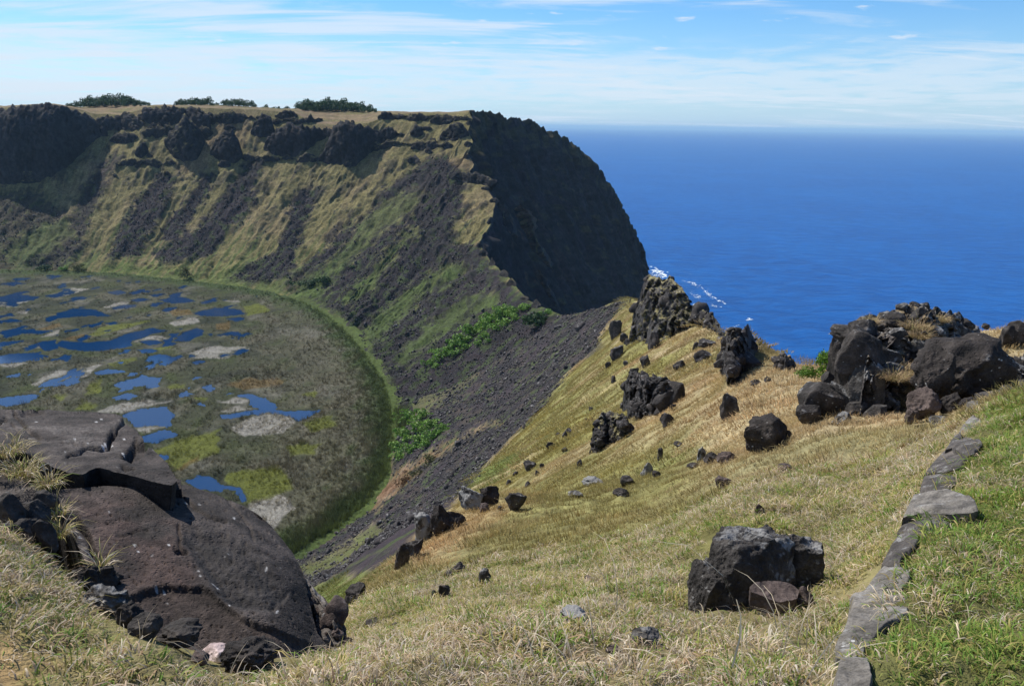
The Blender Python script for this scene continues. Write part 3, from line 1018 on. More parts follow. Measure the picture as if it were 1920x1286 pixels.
PALE = [[(1080, 800), (1200, 735), (1250, 720), (1370, 765), (1310, 820), (1140, 842)], [(440, 722), (600, 680), (800, 675), (700, 700), (560, 735)],
        [(865, 455), (1000, 418), (1170, 430), (1060, 475), (900, 480)], [(1010, 675), (1100, 655), (1165, 670), (1120, 692)],
        [(1150, 1150), (1290, 1095), (1360, 1175), (1260, 1270), (1190, 1230)], [(140, 600), (250, 540), (470, 505), (400, 560), (200, 605)],
        [(780, 312), (900, 288), (935, 310), (820, 328)], [(185, 380), (285, 340), (272, 372)], [(225, 182), (330, 150), (410, 153), (300, 190), (240, 195)],
        [(-20, 220), (140, 208), (60, 238), (-20, 240)], [(610, 405), (690, 372), (800, 378), (810, 390), (660, 402)], [(480, 240), (560, 215), (600, 220), (520, 245)],
        [(100, 425), (160, 412), (210, 425), (140, 432)], [(640, 725), (690, 708), (720, 720), (700, 735), (650, 740)], [(680, 742), (720, 728), (745, 735), (735, 748)],
        [(1025, 725), (1100, 700), (1195, 703), (1160, 722), (1060, 728)], [(60, 265), (130, 252), (120, 268)], [(1040, 212), (1110, 205), (1110, 216)],
        [(620, 790), (700, 775), (775, 775), (770, 800), (680, 815), (640, 812)], [(0, 510), (90, 490), (130, 500), (60, 520)]]
MOSS = [[(700, 905), (900, 840), (1020, 800), (1010, 900), (900, 970), (805, 1000)], [(1040, 1010), (1300, 985), (1365, 1080), (1250, 1130), (1130, 1150), (1060, 1060)],
        [(1130, 235), (1200, 220), (1260, 255), (1150, 280)], [(340, 710), (380, 680), (450, 690), (420, 718)], [(1400, 640), (1470, 620), (1460, 660)],
        [(1400, 780), (1540, 740), (1560, 790), (1450, 820)], [(1330, 900), (1500, 870), (1450, 920), (1350, 930)], [(230, 655), (330, 640), (300, 675)],
        [(900, 660), (970, 652), (960, 675)], [(480, 500), (620, 470), (640, 490), (520, 515)], [(400, 370), (520, 315), (700, 305), (560, 345), (450, 375)],
        [(400, 600), (470, 580), (460, 640), (390, 650)], [(790, 600), (870, 590), (860, 615), (790, 625)], [(640, 430), (780, 410), (800, 425), (680, 460)]]
RUST = [[(1030, 600), (1150, 570), (1330, 578), (1290, 605), (1130, 620)], [(160, 340), (270, 315), (290, 330), (200, 350)], [(1000, 315), (1070, 310), (1060, 345), (1010, 345)],
        [(780, 255), (880, 250), (900, 275), (800, 280)], [(300, 390), (380, 360), (440, 378), (350, 395)], [(800, 985), (920, 930), (930, 955), (830, 1000)]]


def lake_polys(px, py, wob):
    zx, zy = px * 2.474, (py - 480) * 2.474
    sc_ = lerp(2.0, 9.0, sstep(0, 1000, zy))
    wx_ = zx + wob[0] * sc_ * 2.2; wy_ = zy + wob[1] * sc_

    def un(L):
        d = np.full(px.shape, -1e9)
        for p in L:
            a = np.array(p, float)
            x0, y0 = a.min(0) - 60; x1, y1 = a.max(0) + 60
            m_ = (zx > x0) & (zx < x1) & (zy > y0) & (zy < y1)
            if m_.any():
                d[m_] = np.maximum(d[m_], inpoly(wx_[m_], wy_[m_], a))
        return d / sc_
    return un(PONDS), un(PALE), un(MOSS), un(RUST)


NLA, NLB = 480, 420
la = np.linspace(-0.80, -0.13, NLA); lb = np.exp(np.linspace(math.log(240), math.log(1190), NLB))
LA, LY = np.meshgrid(la, lb)
LX = LA * LY
lpx, lpy = proj(np.stack([LX, LY, np.full(LX.shape, LAKE_Z)], -1))
wob = (fbm2(LX / 16, LY / 16, 4, 201) * 1.5, fbm2(LX / 16, LY / 16, 4, 203) * 1.5)
pond, pale, moss, rust = lake_polys(lpx, lpy, wob)
n_s = fbm2(LX / 12, LY / 22, 4, 205); n_m = fbm2(LX / 45, LY / 45, 4, 207); n_f = fbm2(LX / 2.6, LY / 2.6, 3, 209)
# more broken water towards the left side of the lake
left_ = (1 - sstep(250, 520, lpx)) * (1 - sstep(690, 760, lpy))
small = (fbm2(LX / 26, LY / 40, 4, 211) - 0.40 + 0.13 * left_) * 12
small = np.where(lpx > 620, -5, small - 0.8)
SHORE_ALL = np.concatenate([SHORE_P[:, :2], SHN_P[3:, :2]])
shd, _v, shs = polydist(LX, LY, SHORE_ALL, np.zeros(len(SHORE_ALL)))
shore_in = np.where(shs < 0, shd, -shd)
openw = np.maximum(pond, np.where(left_ > 0.05, small * 0.7, -3))
openw = np.minimum(openw, (shore_in - 14) / 3)
edge_w = sstep(-0.35, 0.35, openw + n_f * 0.6)
mcol = mixc(np.broadcast_to(np.array((0.044, 0.048, 0.025)), LX.shape + (3,)), np.array((0.080, 0.076, 0.050)), sstep(-0.25, 0.3, n_m))
mcol = mixc(mcol, np.array((0.046, 0.056, 0.020)), sstep(0.0, 0.35, fbm2(LX / 30, LY / 50, 4, 213)) * 0.85)
mcol = mixc(mcol, np.array((0.022, 0.026, 0.016)), sstep(0.05, 0.35, fbm2(LX / 42, LY / 40, 4, 219) + 0.12 * left_) * 0.75)
ring = sstep(430, 640, lpx + 60 * n_m + (lpy - 600) * 0.2)
mcol = mixc(mcol, np.array((0.118, 0.108, 0.074)), ring * 0.6 * sstep(-0.5, 0.3, n_s + 0.3))
mcol = mixc(mcol, np.array((0.25, 0.235, 0.205)), sstep(-0.6, 0.7, pale + n_s * 1.4) * 0.8)
mcol = mixc(mcol, np.array((0.16, 0.15, 0.125)), sstep(0.15, 0.5, fbm2(LX / 35, LY / 60, 4, 215)) * 0.4)
mcol = mixc(mcol, np.array((0.100, 0.112, 0.018)), sstep(-0.8, 1.0, moss + n_s * 1.5) * 0.85)
mcol = mixc(mcol, np.array((0.115, 0.075, 0.025)), sstep(-0.5, 0.8, rust + n_s) * 0.7)
# dark wet rims round the ponds, the green belt along the shore
mcol = mixc(mcol, np.array((0.030, 0.036, 0.018)), sstep(-1.6, -0.3, openw + n_f * 0.4) * 0.75)
belt = sstep(30, 5, shore_in + n_s * 14)
mcol = mixc(mcol, np.array((0.040, 0.062, 0.018)), belt * 0.9)
mcol = mixc(mcol, LUSH, sstep(6, 1, shore_in + n_f * 5) * 0.45 * sstep(520, 640, lpx))
mcol = mcol * 0.85 * (1 + 0.4 * n_f + 0.25 * fbm2(LX / 6, LY / 6, 2, 217))[..., None]
tall = np.clip(0.7 + 1.2 * n_s + 0.8 * n_m + 1.0 * belt + ring * 0.5 - 0.4 * sstep(-0.3, 0.5, moss), 0.25, 3)
mz = LAKE_Z + 0.12 + tall * (0.45 + 0.55 * n_f) * 0.9
mz = np.where(shore_in < -14, LAKE_Z - 2, mz)
mz = lerp(mz, LAKE_Z - 0.6, edge_w)
M_MARSH = mat_terrain('marsh_cover', 0.9, 0.12, 0.6, 0.35)
o = link('reed_marsh', mesh_from('reed_marsh', np.stack([LX, LY, mz], -1), grid_faces(NLB, NLA), True, np.clip(mcol, 0.008, 1)), M_MARSH)
tag(o, 'patchwork of reed mats and moss floating on the crater lake', kind='stuff')
MARSH = dict(x=LX, y=LY, z=mz, openw=openw, shore=shore_in, px=lpx, py=lpy, tall=tall, col=mcol)


# ================================================================ ROCKS
def mat_rock(name, base, base2, lichen=0.3, bump=0.6, scale=1.0, spec=0.2, use_col=False):
    """dark lava: pitted, with pale lichen on the upward faces"""
    q = NT(name)
    c = q.coord()
    n1 = q.noise(c, 3.0 * scale, 6, 0.65)
    n2 = q.noise(c, 0.9 * scale, 4, 0.55)
    pit = q.voro(c, 14.0 * scale)
    n4 = q.noise(c, 30.0 * scale, 4, 0.7)
    col = q.mix(q.rng(n2, 0.35, 0.65), base, base2)
    if use_col:
        col = q.attr('col')
    col = q.mix(1.0, col, q.math('MULTIPLY', q.rng(n1, 0.28, 0.72, 0.5, 1.5), q.rng(n4, 0.3, 0.7, 0.7, 1.3)), 'MULTIPLY')
    geo = q.n('ShaderNodeNewGeometry')
    sep = q.n('ShaderNodeSeparateXYZ')
    q.L(geo.outputs['Normal'], sep.inputs[0])
    up = q.rng(sep.outputs[2], -0.2, 0.9, 0.0, 0.16)
    ln = q.noise(c, 2.2 * scale, 8, 0.72, 0.4)
    lf = q.rng(q.math('ADD', ln, up), 0.74 - 0.16 * lichen, 0.84 - 0.16 * lichen, 0, 0.75 if lichen > 0.05 else 0.0)
    col = q.mix(lf, col, (0.27, 0.265, 0.255))
    sp = q.voro(q.mapping(c, (1, 1, 1.3)), 7.0 * scale)
    spf = q.math('MULTIPLY', q.rng(sp, 0.16, 0.10, 0, 1), q.rng(q.noise(c, 1.3 * scale, 2, 0.5), 0.5, 0.62, 0, 0.85 if lichen > 0.05 else 0.0))
    col = q.mix(spf, col, (0.46, 0.455, 0.44))
    h = q.math('ADD', q.math('MULTIPLY', n1, 1.0), q.math('MULTIPLY', q.rng(pit, 0.0, 0.35), 0.25))
    h = q.math('ADD', h, q.math('MULTIPLY', n4, 0.22))
    return q.done(col, 0.88, q.bump(h, bump, 0.10 / scale), spec)


M_ROCK = mat_rock('lava_rock', (0.036, 0.032, 0.029), (0.062, 0.053, 0.047), 0.42)
M_ROCK_PALE = mat_rock('lichen_lava', (0.048, 0.044, 0.040), (0.088, 0.080, 0.072), 0.9)
M_ROCK_CAP = mat_rock('white_capped_lava', (0.042, 0.038, 0.035), (0.075, 0.068, 0.062), 1.7)
M_ROCK_HERO = mat_rock('lichened_boulder', (0.040, 0.036, 0.033), (0.066, 0.058, 0.052), 0.75, 1.0, 1.6)
M_ROCK_BLACK = mat_rock('black_lava', (0.028, 0.024, 0.022), (0.046, 0.038, 0.033), 0.08, 0.8)
M_ROCK_BROWN = mat_rock('brown_lava', (0.075, 0.056, 0.049), (0.105, 0.079, 0.068), 0.2)
M_ROCK_MID = mat_rock('hillside_lava', (0.036, 0.032, 0.030), (0.062, 0.053, 0.049), 0.5, 0.8, 0.4)
M_CRAG = mat_rock('crag_lava', (0.04, 0.037, 0.037), (0.06, 0.054, 0.052), 0.30, 0.8, 0.45, use_col=True)
M_CRAG_NEAR = mat_rock('crag_lava_near', (0.04, 0.037, 0.037), (0.06, 0.054, 0.052), 0.50, 0.8, 0.9, use_col=True)
M_LEDGE = mat_rock('ledge_rock', (0.04, 0.037, 0.037), (0.06, 0.054, 0.052), 0.0, 0.85, 2.2, 0.2, use_col=True)
M_KERB = mat_rock('kerb_stone', (0.095, 0.086, 0.074), (0.165, 0.149, 0.129), 0.25, 0.6, 2.6)
M_KERB_DARK = mat_rock('kerb_stone_dark', (0.050, 0.044, 0.039), (0.088, 0.077, 0.068), 0.2, 0.6, 2.6)

_ico = {}


def ico(level):
    if level not in _ico:
        bm = bmesh.new()
        bmesh.ops.create_icosphere(bm, subdivisions=level, radius=1.0)
        V = np.array([v.co[:] for v in bm.verts]); F = np.array([[v.index for v in f.verts] for f in bm.faces])
        bm.free()
        _ico[level] = (V, F)
    return _ico[level]


def rock_mesh(name, seed, dims, mat, level=4, cuts=11, lo=0.55, hi=0.9, rough=0.10, freq=1.7, boxy=0.0):
    V, F = ico(level)
    v = V.copy()
    g = np.random.default_rng(seed)
    if boxy:
        v = v / np.maximum(np.abs(v).max(1), 1e-6)[:, None] * boxy + v * (1 - boxy)
    v = v + 0.10 * np.stack([noise3(v * 1.1 + 10 * seed % 97, seed + k) for k in range(3)], 1) * 2
    for _ in range(cuts):
        n = g.normal(size=3); n /= np.linalg.norm(n)
        d = g.uniform(lo, hi) * (1.15 if boxy else 1)
        p = v @ n - d
        v = v - np.maximum(p, 0)[:, None] * n * 0.94
    nrm = v / (np.linalg.norm(v, axis=1)[:, None] + 1e-9)
    q = v * freq + seed * 3.1
    disp = fbm3(q, 3, seed) * rough
    if level >= 4:
        disp = disp - np.abs(fbm3(q * 3.1, 3, seed + 5)) * rough * 0.55
    if level >= 5:
        disp = disp + fbm3(q * 13, 2, seed + 9) * rough * 0.14
    v = v + nrm * disp[:, None]
    lo_, hi_ = v.min(0), v.max(0)
    v = (v - (lo_ + hi_) / 2) / np.maximum((hi_ - lo_) / 2, 1e-6) * (0.5 + 0.5 * ((hi_ - lo_) / (hi_ - lo_).max()))
    v = v * (np.array(dims) / 2)
    return _finish(name, v, F, mat)


def _finish(name, v, F, mat, col=None, smooth=True):
    me = mesh_from(name, v, F, smooth, col)
    me.materials.append(mat)
    return me


STONE_BASES = []


def stone(px, pyb, w, h, label, seed, mat=None, dep=0.85, sink=0.32, rot=None, level=4, group=None, ground=None, name='boulder', parent=None, tilt=0.15, **kw):
    """a boulder whose foot is seen at (px, pyb) and which looks w x h pixels"""
    P = (ground or hit)(px, pyb)
    if P is None:
        P = hit(px, pyb + 8)
    m_px = P[1] / F0 / math.cos(math.atan((px - W0 / 2) / F0))
    W_, H_ = w * m_px, h * m_px
    me = rock_mesh(name, seed, (W_ * 1.06, W_ * dep, H_ * (1 + sink) * 1.05), mat or (M_ROCK if P[1] < 40 else M_ROCK_MID), level, **kw)
    yaw = random.uniform(-0.5, 0.5) if rot is None else rot
    if ground is None:
        STONE_BASES.append((P[0], P[1], W_, dep))
    o = link(name, me, None, None, (P[0], P[1] + W_ * dep * 0.30, P[2] + H_ * (0.5 - sink / 2)), (random.uniform(-tilt, tilt), random.uniform(-tilt, tilt), yaw))
    if parent is None:
        tag(o, label, 'boulder', group)
    else:
        o.parent = parent
        o.matrix_parent_inverse = Matrix.Translation(-Vector(parent.location))
    return o


def crag(name, top, bot, thick, mat, ground=None, step=3.0, nv=40, blk=1.2, amp_=0.5, seed=0, grass=0.4, gcol=None, lean=0.35, rockcol=ROCK, bulge=0.0, wob=1.0, zs=0.75, frac=None):
    """an outcrop between a skyline (top) and a foot line (bot), both given where they are seen; a solid with a back"""
    top = np.array(top, float); bot = np.array(bot, float)
    x0, x1 = max(top[0, 0], bot[0, 0]), min(top[-1, 0], bot[-1, 0])
    n = max(8, int((x1 - x0) / step))
    xs = np.linspace(x0, x1, n)
    yt = np.interp(xs, top[:, 0], top[:, 1]); yb = np.interp(xs, bot[:, 0], bot[:, 1])
    rg = min(0.10 * (yb - yt).max(), 3.0 if ground is None else 2.4)
    yt = yt + fbm2(xs / 7.0, xs * 0 + seed, 4, seed) * rg
    yb = yb + fbm2(xs / 9.0, xs * 0 + seed, 4, seed + 1) * rg * 1.6
    yt = np.minimum(yt, yb - 0.5)
    gh = ground or hit
    PB = []
    last = None
    for x, y in zip(xs, yb):
        p = gh(x, y)
        if p is None:
            p = last
        PB.append(p); last = p
    PB = np.array(PB)
    kw_ = max(2, n // 8)
    k = np.hanning(2 * kw_ + 3)[1:-1]; k /= k.sum()
    Yb = np.convolve(np.pad(PB[:, 1], kw_, 'edge'), k, 'valid')
    PB = at(xs, yb, Yb)
    hgt = (yb - yt) * Yb / F0
    Yt = Yb + lean * hgt + thick * np.clip(hgt / (hgt.max() + 1e-6), 0.15, 1) * 0.35
    PT = at(xs, yt, Yt)
    s = np.linspace(0, 1, nv)[:, None]
    vz = 1 - (1 - s) ** 1.5
    hz_ = s ** (1.6)
    front = np.empty((nv, n, 3))
    front[..., 0] = PB[:, 0] + (PT[:, 0] - PB[:, 0]) * hz_
    front[..., 1] = PB[:, 1] + (PT[:, 1] - PB[:, 1]) * hz_ - bulge * np.sin(s * math.pi) * hgt
    front[..., 2] = PB[:, 2] + (PT[:, 2] - PB[:, 2]) * vz
    front[0, :, 2] -= 0.25 * hgt + 0.02 * thick
    nb = max(6, nv // 4)
    sb = np.linspace(0, 1, nb + 1)[1:, None]
    back = np.empty((nb, n, 3))
    back[..., 0] = PT[:, 0] + (PT[:, 0] / PT[:, 1]) * thick * sb
    back[..., 1] = PT[:, 1] + thick * sb
    back[..., 2] = PT[:, 2] - (hgt * 1.5 + thick * 0.4) * sb ** 1.6
    G = np.concatenate([front, back])
    S_ = np.concatenate([s, 1 + sb]) * np.ones((1, n))
    # blocks and crevices
    X3, Z3 = G[..., 0] + 0.25 * G[..., 1], G[..., 2] * zs + 0.15 * G[..., 1]
    wx_ = fbm2(X3 / blk / 1.5, Z3 / blk / 1.5, 2, seed + 3) * blk * 0.6
    d1, r1 = cell2((X3 + wx_) / blk, (Z3 + wx_) / blk, seed + 7)
    d2, r2 = cell2((X3 - wx_) / blk * 2.3, Z3 / blk * 2.3, seed + 9)
    rel = (r1 - 0.35) * 1.0 - sstep(0.3, 0.75, d1) * 0.6 + (r2 - 0.5) * 0.45 - sstep(0.35, 0.8, d2) * 0.25 + fbm2(X3 / blk * 4, Z3 / blk * 4, 3, seed + 11) * 0.25
    rel = rel * amp_ * blk
    ef = np.minimum(1, np.minimum(np.arange(n), np.arange(n)[::-1]) / 4.0)[None] * sstep(0, 0.08, S_) * (1 - 0.55 * np.exp(-((S_ - 1) / 0.05) ** 2) * (1 - min(wob, 1)))
    dirv = np.stack([(S_ * 0 - 0.25), -0.75 + 0.6 * sstep(0.6, 1.0, S_), 0.25 + 0.75 * sstep(0.5, 1, S_)], -1)
    if frac:
        # break the face into joint blocks: every block is a tilted facet standing more or less proud
        K_, r0_, r1_ = frac
        g_ = np.random.default_rng(seed + 71)
        Pf = G.reshape(-1, 3)
        tot = np.zeros(len(Pf))
        wrp = np.stack([fbm3(Pf / r1_, 2, seed + 81 + q) for q in range(3)], 1) * r1_ * 0.35
        for K2, am, sd_ in ((max(12, K_ // 6), r1_ * 0.42, 1), (K_, r0_ * 0.75, 2), (K_ * 4, r0_ * 0.30, 3)):
            st_ = Pf[g_.integers(0, len(Pf), K2)]
            an = g_.uniform(0.7, 1.4, (K2, 3))
            off_ = g_.uniform(-1, 1, K2) * am
            tl = g_.normal(0, 0.35, (K2, 3))
            best = np.full(len(Pf), 1e18); val = np.zeros(len(Pf))
            Q = Pf + wrp * (0.5 if sd_ > 1 else 1)
            for q in range(K2):
                dd = Q - st_[q]
                d2 = ((dd * an[q]) ** 2).sum(1)
                m_ = d2 < best
                best[m_] = d2[m_]
                val[m_] = off_[q] + np.clip(dd[m_] @ tl[q], -am, am)
            tot += val
        rel = rel * 0.45
        G = G + (tot.reshape(S_.shape) * ef * (1 - 0.35 * np.exp(-((S_ - 1) / 0.12) ** 2)))[..., None] * np.array((-0.28, -0.75, 0.26))
    G = G + (rel * ef)[..., None] * dirv
    nn = np.cross(np.gradient(G, axis=1), np.gradient(G, axis=0))
    nn /= np.linalg.norm(nn, axis=-1, keepdims=True) + 1e-9
    up = np.abs(nn[..., 2])
    rc = np.broadcast_to(rockcol, S_.shape + (3,)) * (0.65 + 0.7 * r2[..., None])
    gm = sstep(0.45, 0.85, up + 0.55 * fbm2(X3 / blk / 2, Z3 / blk / 2, 3, seed + 13) + grass - 0.45)
    c = mixc(rc, gcol if gcol is not None else OLIVE, gm * (0.9 if grass > 0 else 0))
    org = np.array((PB[:, 0].mean(), PB[:, 1].mean(), PB[:, 2].min()))
    me = mesh_from(name, G - org, grid_faces(nv + nb, n), True, np.clip(c, 0.008, 1))
    me.materials.append(mat)
    o = link(name, me, None, None, org)
    return o, G, S_


def scatter_on(o, G, S_, n, size, seed, mat, smin=0.1, smax=1.05, poly=None, name='boulder', level=3, upto=1.0):
    """stones standing on an outcrop: parts of it"""
    g = np.random.default_rng(seed)
    protos = [rock_mesh(name, seed * 31 + k, (1, 1, 1), mat, level, cuts=20, lo=0.45, hi=0.9, rough=0.09, boxy=0.6) for k in range(7)]
    cand = np.argwhere((S_ > smin) & (S_ < smax))
    ppx, ppy = proj(G)
    k = 0
    for t in range(n * 6):
        if k >= n:
            break
        r, c = cand[g.integers(len(cand))]
        if poly is not None and inpoly(np.array([ppx[r, c]]), np.array([ppy[r, c]]), poly)[0] < 0:
            continue
        sz = size * g.lognormal(-0.25, 0.5)
        q = bpy.data.objects.new(name, protos[k % 7])
        COL.objects.link(q)
        q.parent = o
        p = G[r, c] - np.array(o.location)
        q.location = p + np.array((0, 0.10 * sz, -0.06 * sz))
        q.scale = (sz, sz * g.uniform(.7, 1.1), sz * g.uniform(0.65, 1.25))
        q.rotation_euler = (g.uniform(-.5, .5), g.uniform(-.5, .5), g.uniform(0, 6.28))
        k += 1


# ---- dark crags in the far wall
FAR_CRAGS = [
    ([(-60, 212), (-10, 206), (20, 201), (60, 196), (95, 194), (125, 200), (160, 212), (185, 232), (190, 250)], [(-60, 330), (20, 345), (80, 335), (120, 318), (150, 285), (175, 262), (190, 252)], 55, 0.02),
    ([(150, 232), (175, 226), (200, 216), (232, 218), (262, 216), (262, 236)], [(150, 240), (185, 247), (210, 240), (240, 243), (262, 238)], 20, 0.25),
    ([(258, 216), (275, 201), (300, 199), (335, 199), (345, 202), (375, 204), (392, 214), (396, 240)], [(258, 226), (285, 232), (320, 236), (342, 222), (372, 248), (396, 242)], 30, 0.15),
    ([(308, 262), (320, 245), (335, 228), (347, 214), (360, 228), (375, 240), (384, 262)], [(308, 268), (325, 294), (345, 301), (370, 298), (384, 266)], 30, 0.55),
    ([(394, 284), (405, 262), (420, 246), (435, 245), (447, 262), (455, 288)], [(394, 288), (412, 300), (425, 305), (445, 303), (455, 292)], 24, 0.25),
    ([(470, 245), (480, 222), (492, 210), (508, 218), (516, 248)], [(470, 250), (488, 256), (505, 254), (516, 250)], 18, 0.2),
    ([(494, 276), (505, 254), (520, 238), (545, 233), (575, 236), (600, 240), (612, 252)], [(494, 280), (520, 290), (545, 294), (570, 282), (590, 268), (612, 256)], 30, 0.15),
    ([(598, 296), (612, 270), (625, 240), (640, 226), (665, 229), (690, 234), (705, 248), (728, 236), (742, 250)], [(598, 300), (625, 305), (650, 308), (672, 306), (690, 288), (712, 270), (742, 256)], 36, 0.15),
    ([(708, 218), (718, 210), (734, 211), (741, 220)], [(708, 221), (722, 223), (741, 222)], 10, 0.2),
    ([(763, 222), (775, 213), (795, 214), (802, 222)], [(763, 224), (782, 226), (802, 224)], 10, 0.2),
    ([(806, 226), (818, 216), (838, 214), (848, 224)], [(806, 229), (828, 232), (848, 228)], 12, 0.2),
    ([(824, 256), (838, 238), (856, 230), (872, 236), (880, 250)], [(824, 260), (845, 263), (866, 258), (880, 254)], 16, 0.3),
    ([(769, 248), (777, 236), (790, 236), (794, 246)], [(769, 252), (782, 257), (794, 250)], 9, 0.2),
    ([(770, 276), (782, 267), (800, 264), (816, 258), (818, 266)], [(770, 279), (788, 279), (805, 272), (818, 268)], 9, 0.2),
    ([(840, 330), (858, 322), (875, 326), (892, 322), (906, 328), (932, 338)], [(840, 333), (870, 340), (900, 344), (918, 346), (932, 341)], 12, 0.2),
    ([(180, 244), (190, 234), (200, 240), (202, 252)], [(180, 246), (192, 254), (202, 254)], 9, 0.1),
    ([(205, 262), (220, 250), (240, 248), (258, 254)], [(205, 264), (225, 268), (245, 266), (258, 258)], 10, 0.3),
    ([(252, 286), (262, 270), (272, 266), (278, 280)], [(252, 288), (265, 296), (278, 284)], 10, 0.3),
    ([(395, 222), (410, 210), (440, 210), (456, 224)], [(395, 226), (425, 230), (456, 228)], 12, 0.45),
    ([(515, 216), (528, 208), (548, 208), (558, 216)], [(515, 219), (535, 222), (558, 219)], 10, 0.2),
    ([(275, 240), (285, 231), (300, 232), (308, 244)], [(275, 243), (290, 248), (308, 247)], 10, 0.2),
    ([(0, 330), (20, 312), (45, 308), (66, 322), (72, 336)], [(0, 336), (35, 342), (72, 340)], 20, 0.75),
]
for x0_, x1_, yt_, yb_, th_, g_ in ((385, 480, 208, 233, 14, 0.35), (505, 605, 214, 238, 12, 0.4), (150, 270, 224, 242, 16, 0.3), (600, 760, 236, 262, 12, 0.3), (735, 884, 214, 226, 10, 0.5), (265, 400, 232, 262, 14, 0.5), (690, 850, 262, 282, 8, 0.6), (440, 600, 288, 304, 8, 0.55), (215, 330, 296, 314, 8, 0.6)):
    xs_ = np.linspace(x0_, x1_, 14)
    h_ = (yb_ - yt_) * np.clip(rng.uniform(-0.1, 1.0, 14), 0.12, 1)
    h_[[0, -1]] = 1
    m_ = (yt_ + yb_) / 2 + rng.uniform(-4, 4, 14)
    FAR_CRAGS.append(([(x, m - h / 2) for x, m, h in zip(xs_, m_, h_)], [(x, m + h / 2) for x, m, h in zip(xs_, m_, h_)], th_, g_))
for ex, ey in ((882, 228), (882, 246), (881, 268), (881, 292), (884, 318), (896, 338), (911, 350), (926, 374), (929, 392), (923, 414), (908, 440), (899, 458), (909, 474), (922, 492), (942, 512), (960, 530), (982, 556), (1006, 570)):
    w = rng.uniform(10, 20); h = rng.uniform(6, 13); x = ex + rng.uniform(-4, 3); y = ey + 4
    FAR_CRAGS.append(([(x - w / 2, y - h * .2), (x - w * .25, y - h * .8), (x + w * .1, y - h), (x + w / 2, y - h * .3)], [(x - w / 2, y), (x, y + 3), (x + w / 2, y)], 5, 0.35))
for k in range(24):
    x = rng.uniform(150, 860); y = rng.uniform(218, 330) if k % 3 else rng.uniform(214, 250)
    w = rng.uniform(7, 26); h = w * rng.uniform(0.25, 0.7)
    FAR_CRAGS.append(([(x - w / 2, y - h * .3), (x - w * .2, y - h), (x + w * .2, y - h * .9), (x + w / 2, y - h * .3)], [(x - w / 2, y), (x, y + 2), (x + w / 2, y)], 5, 0.35))
for i, (tp, bt, th, gr_) in enumerate(FAR_CRAGS):
    o, _, _ = crag('rock_crag', tp, bt, th, M_CLIFF, wall_hit, 1.7 if th > 8 else 2.2, 44 if th > 8 else 14, 8.0 if th > 15 else 4.0, 0.62, 300 + i * 3, gr_ - 0.15, OLIVE * 0.7, 0.22, np.array((0.032, 0.030, 0.030)), 0.04, zs=0.45)
    tag(o, 'dark lava crag standing out of the far crater wall', kind='structure')
# the lit spurs at the foot of the ridge on the sea side
cliff_px, cliff_py = proj(CL)
_cp = np.stack([cliff_px.ravel(), cliff_py.ravel()], 1); _ct = CL.reshape(-1, 3)


def cliff_hit(px, py):
    d = (_cp[:, 0] - px) ** 2 + (_cp[:, 1] - py) ** 2
    k = np.argsort(d)[:8]
    return _ct[k[np.argmin(_ct[k, 1])]]


def buttress(crest, wl, wr, off, seed, c0, c1):
    """a rib of rock standing out of the cliff: left flank, crest, right flank"""
    cr = np.array(crest, float)
    n = 60
    s = np.linspace(0, 1, n); ss = np.linspace(0, 1, len(cr))
    cx = np.interp(s, ss, cr[:, 0]) + fbm2(s * 9, s * 0 + seed, 3, seed) * 4; cy = np.interp(s, ss, cr[:, 1])
    ends_ = np.sin(np.clip(s * 1.1, 0, 1) * math.pi) ** 0.5
    w_l = wl * ends_ * (1 + 0.8 * fbm2(s * 6, s * 0 + 3, 3, seed + 1)) + 1
    w_r = wr * ends_ * (1 + 0.8 * fbm2(s * 6, s * 0 + 5, 3, seed + 2)) + 1
    o_ = off * ends_ * (0.75 + 0.9 * fbm2(s * 7, s * 0 + 8, 3, seed + 3))
    Lb = np.array([cliff_hit(x - a, y + 0.3 * a) for x, y, a in zip(cx, cy, w_l)]); Rb = np.array([cliff_hit(x + a, y + 0.4 * a) for x, y, a in zip(cx, cy, w_r)])
    k = np.hanning(11)[1:-1]; k /= k.sum()
    for Q in (Lb, Rb):
        for d in range(3):
            Q[:, d] = np.convolve(np.pad(Q[:, d], 4, 'edge'), k, 'valid')
    Cp = at(cx, cy, (Lb[:, 1] + Rb[:, 1]) / 2 - o_)
    Lb[:, 1] += 6; Rb[:, 1] += 6
    rows_ = [lerp(Lb, Cp, t) for t in np.linspace(0, 1, 16)] + [lerp(Cp, Rb, t) for t in np.linspace(0, 1, 12)[1:]]
    G = np.stack(rows_)
    e = np.sin(np.linspace(0, 1, len(G)) * math.pi)[:, None]
    nz = fbm2(G[..., 2] / 9, G[..., 0] / 6 + G[..., 1] / 9, 4, seed + 5)
    G = G + (nz * 7 * e)[..., None] * np.array((-0.5, -0.6, 0.3))
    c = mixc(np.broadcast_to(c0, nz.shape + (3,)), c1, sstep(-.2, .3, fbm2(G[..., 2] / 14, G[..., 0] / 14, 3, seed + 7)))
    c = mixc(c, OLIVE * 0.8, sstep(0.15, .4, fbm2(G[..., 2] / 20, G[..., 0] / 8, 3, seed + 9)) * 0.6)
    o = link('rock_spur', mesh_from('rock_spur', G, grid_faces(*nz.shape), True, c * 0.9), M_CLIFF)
    tag(o, 'brown rock spur catching light on the shaded sea cliff', kind='structure')


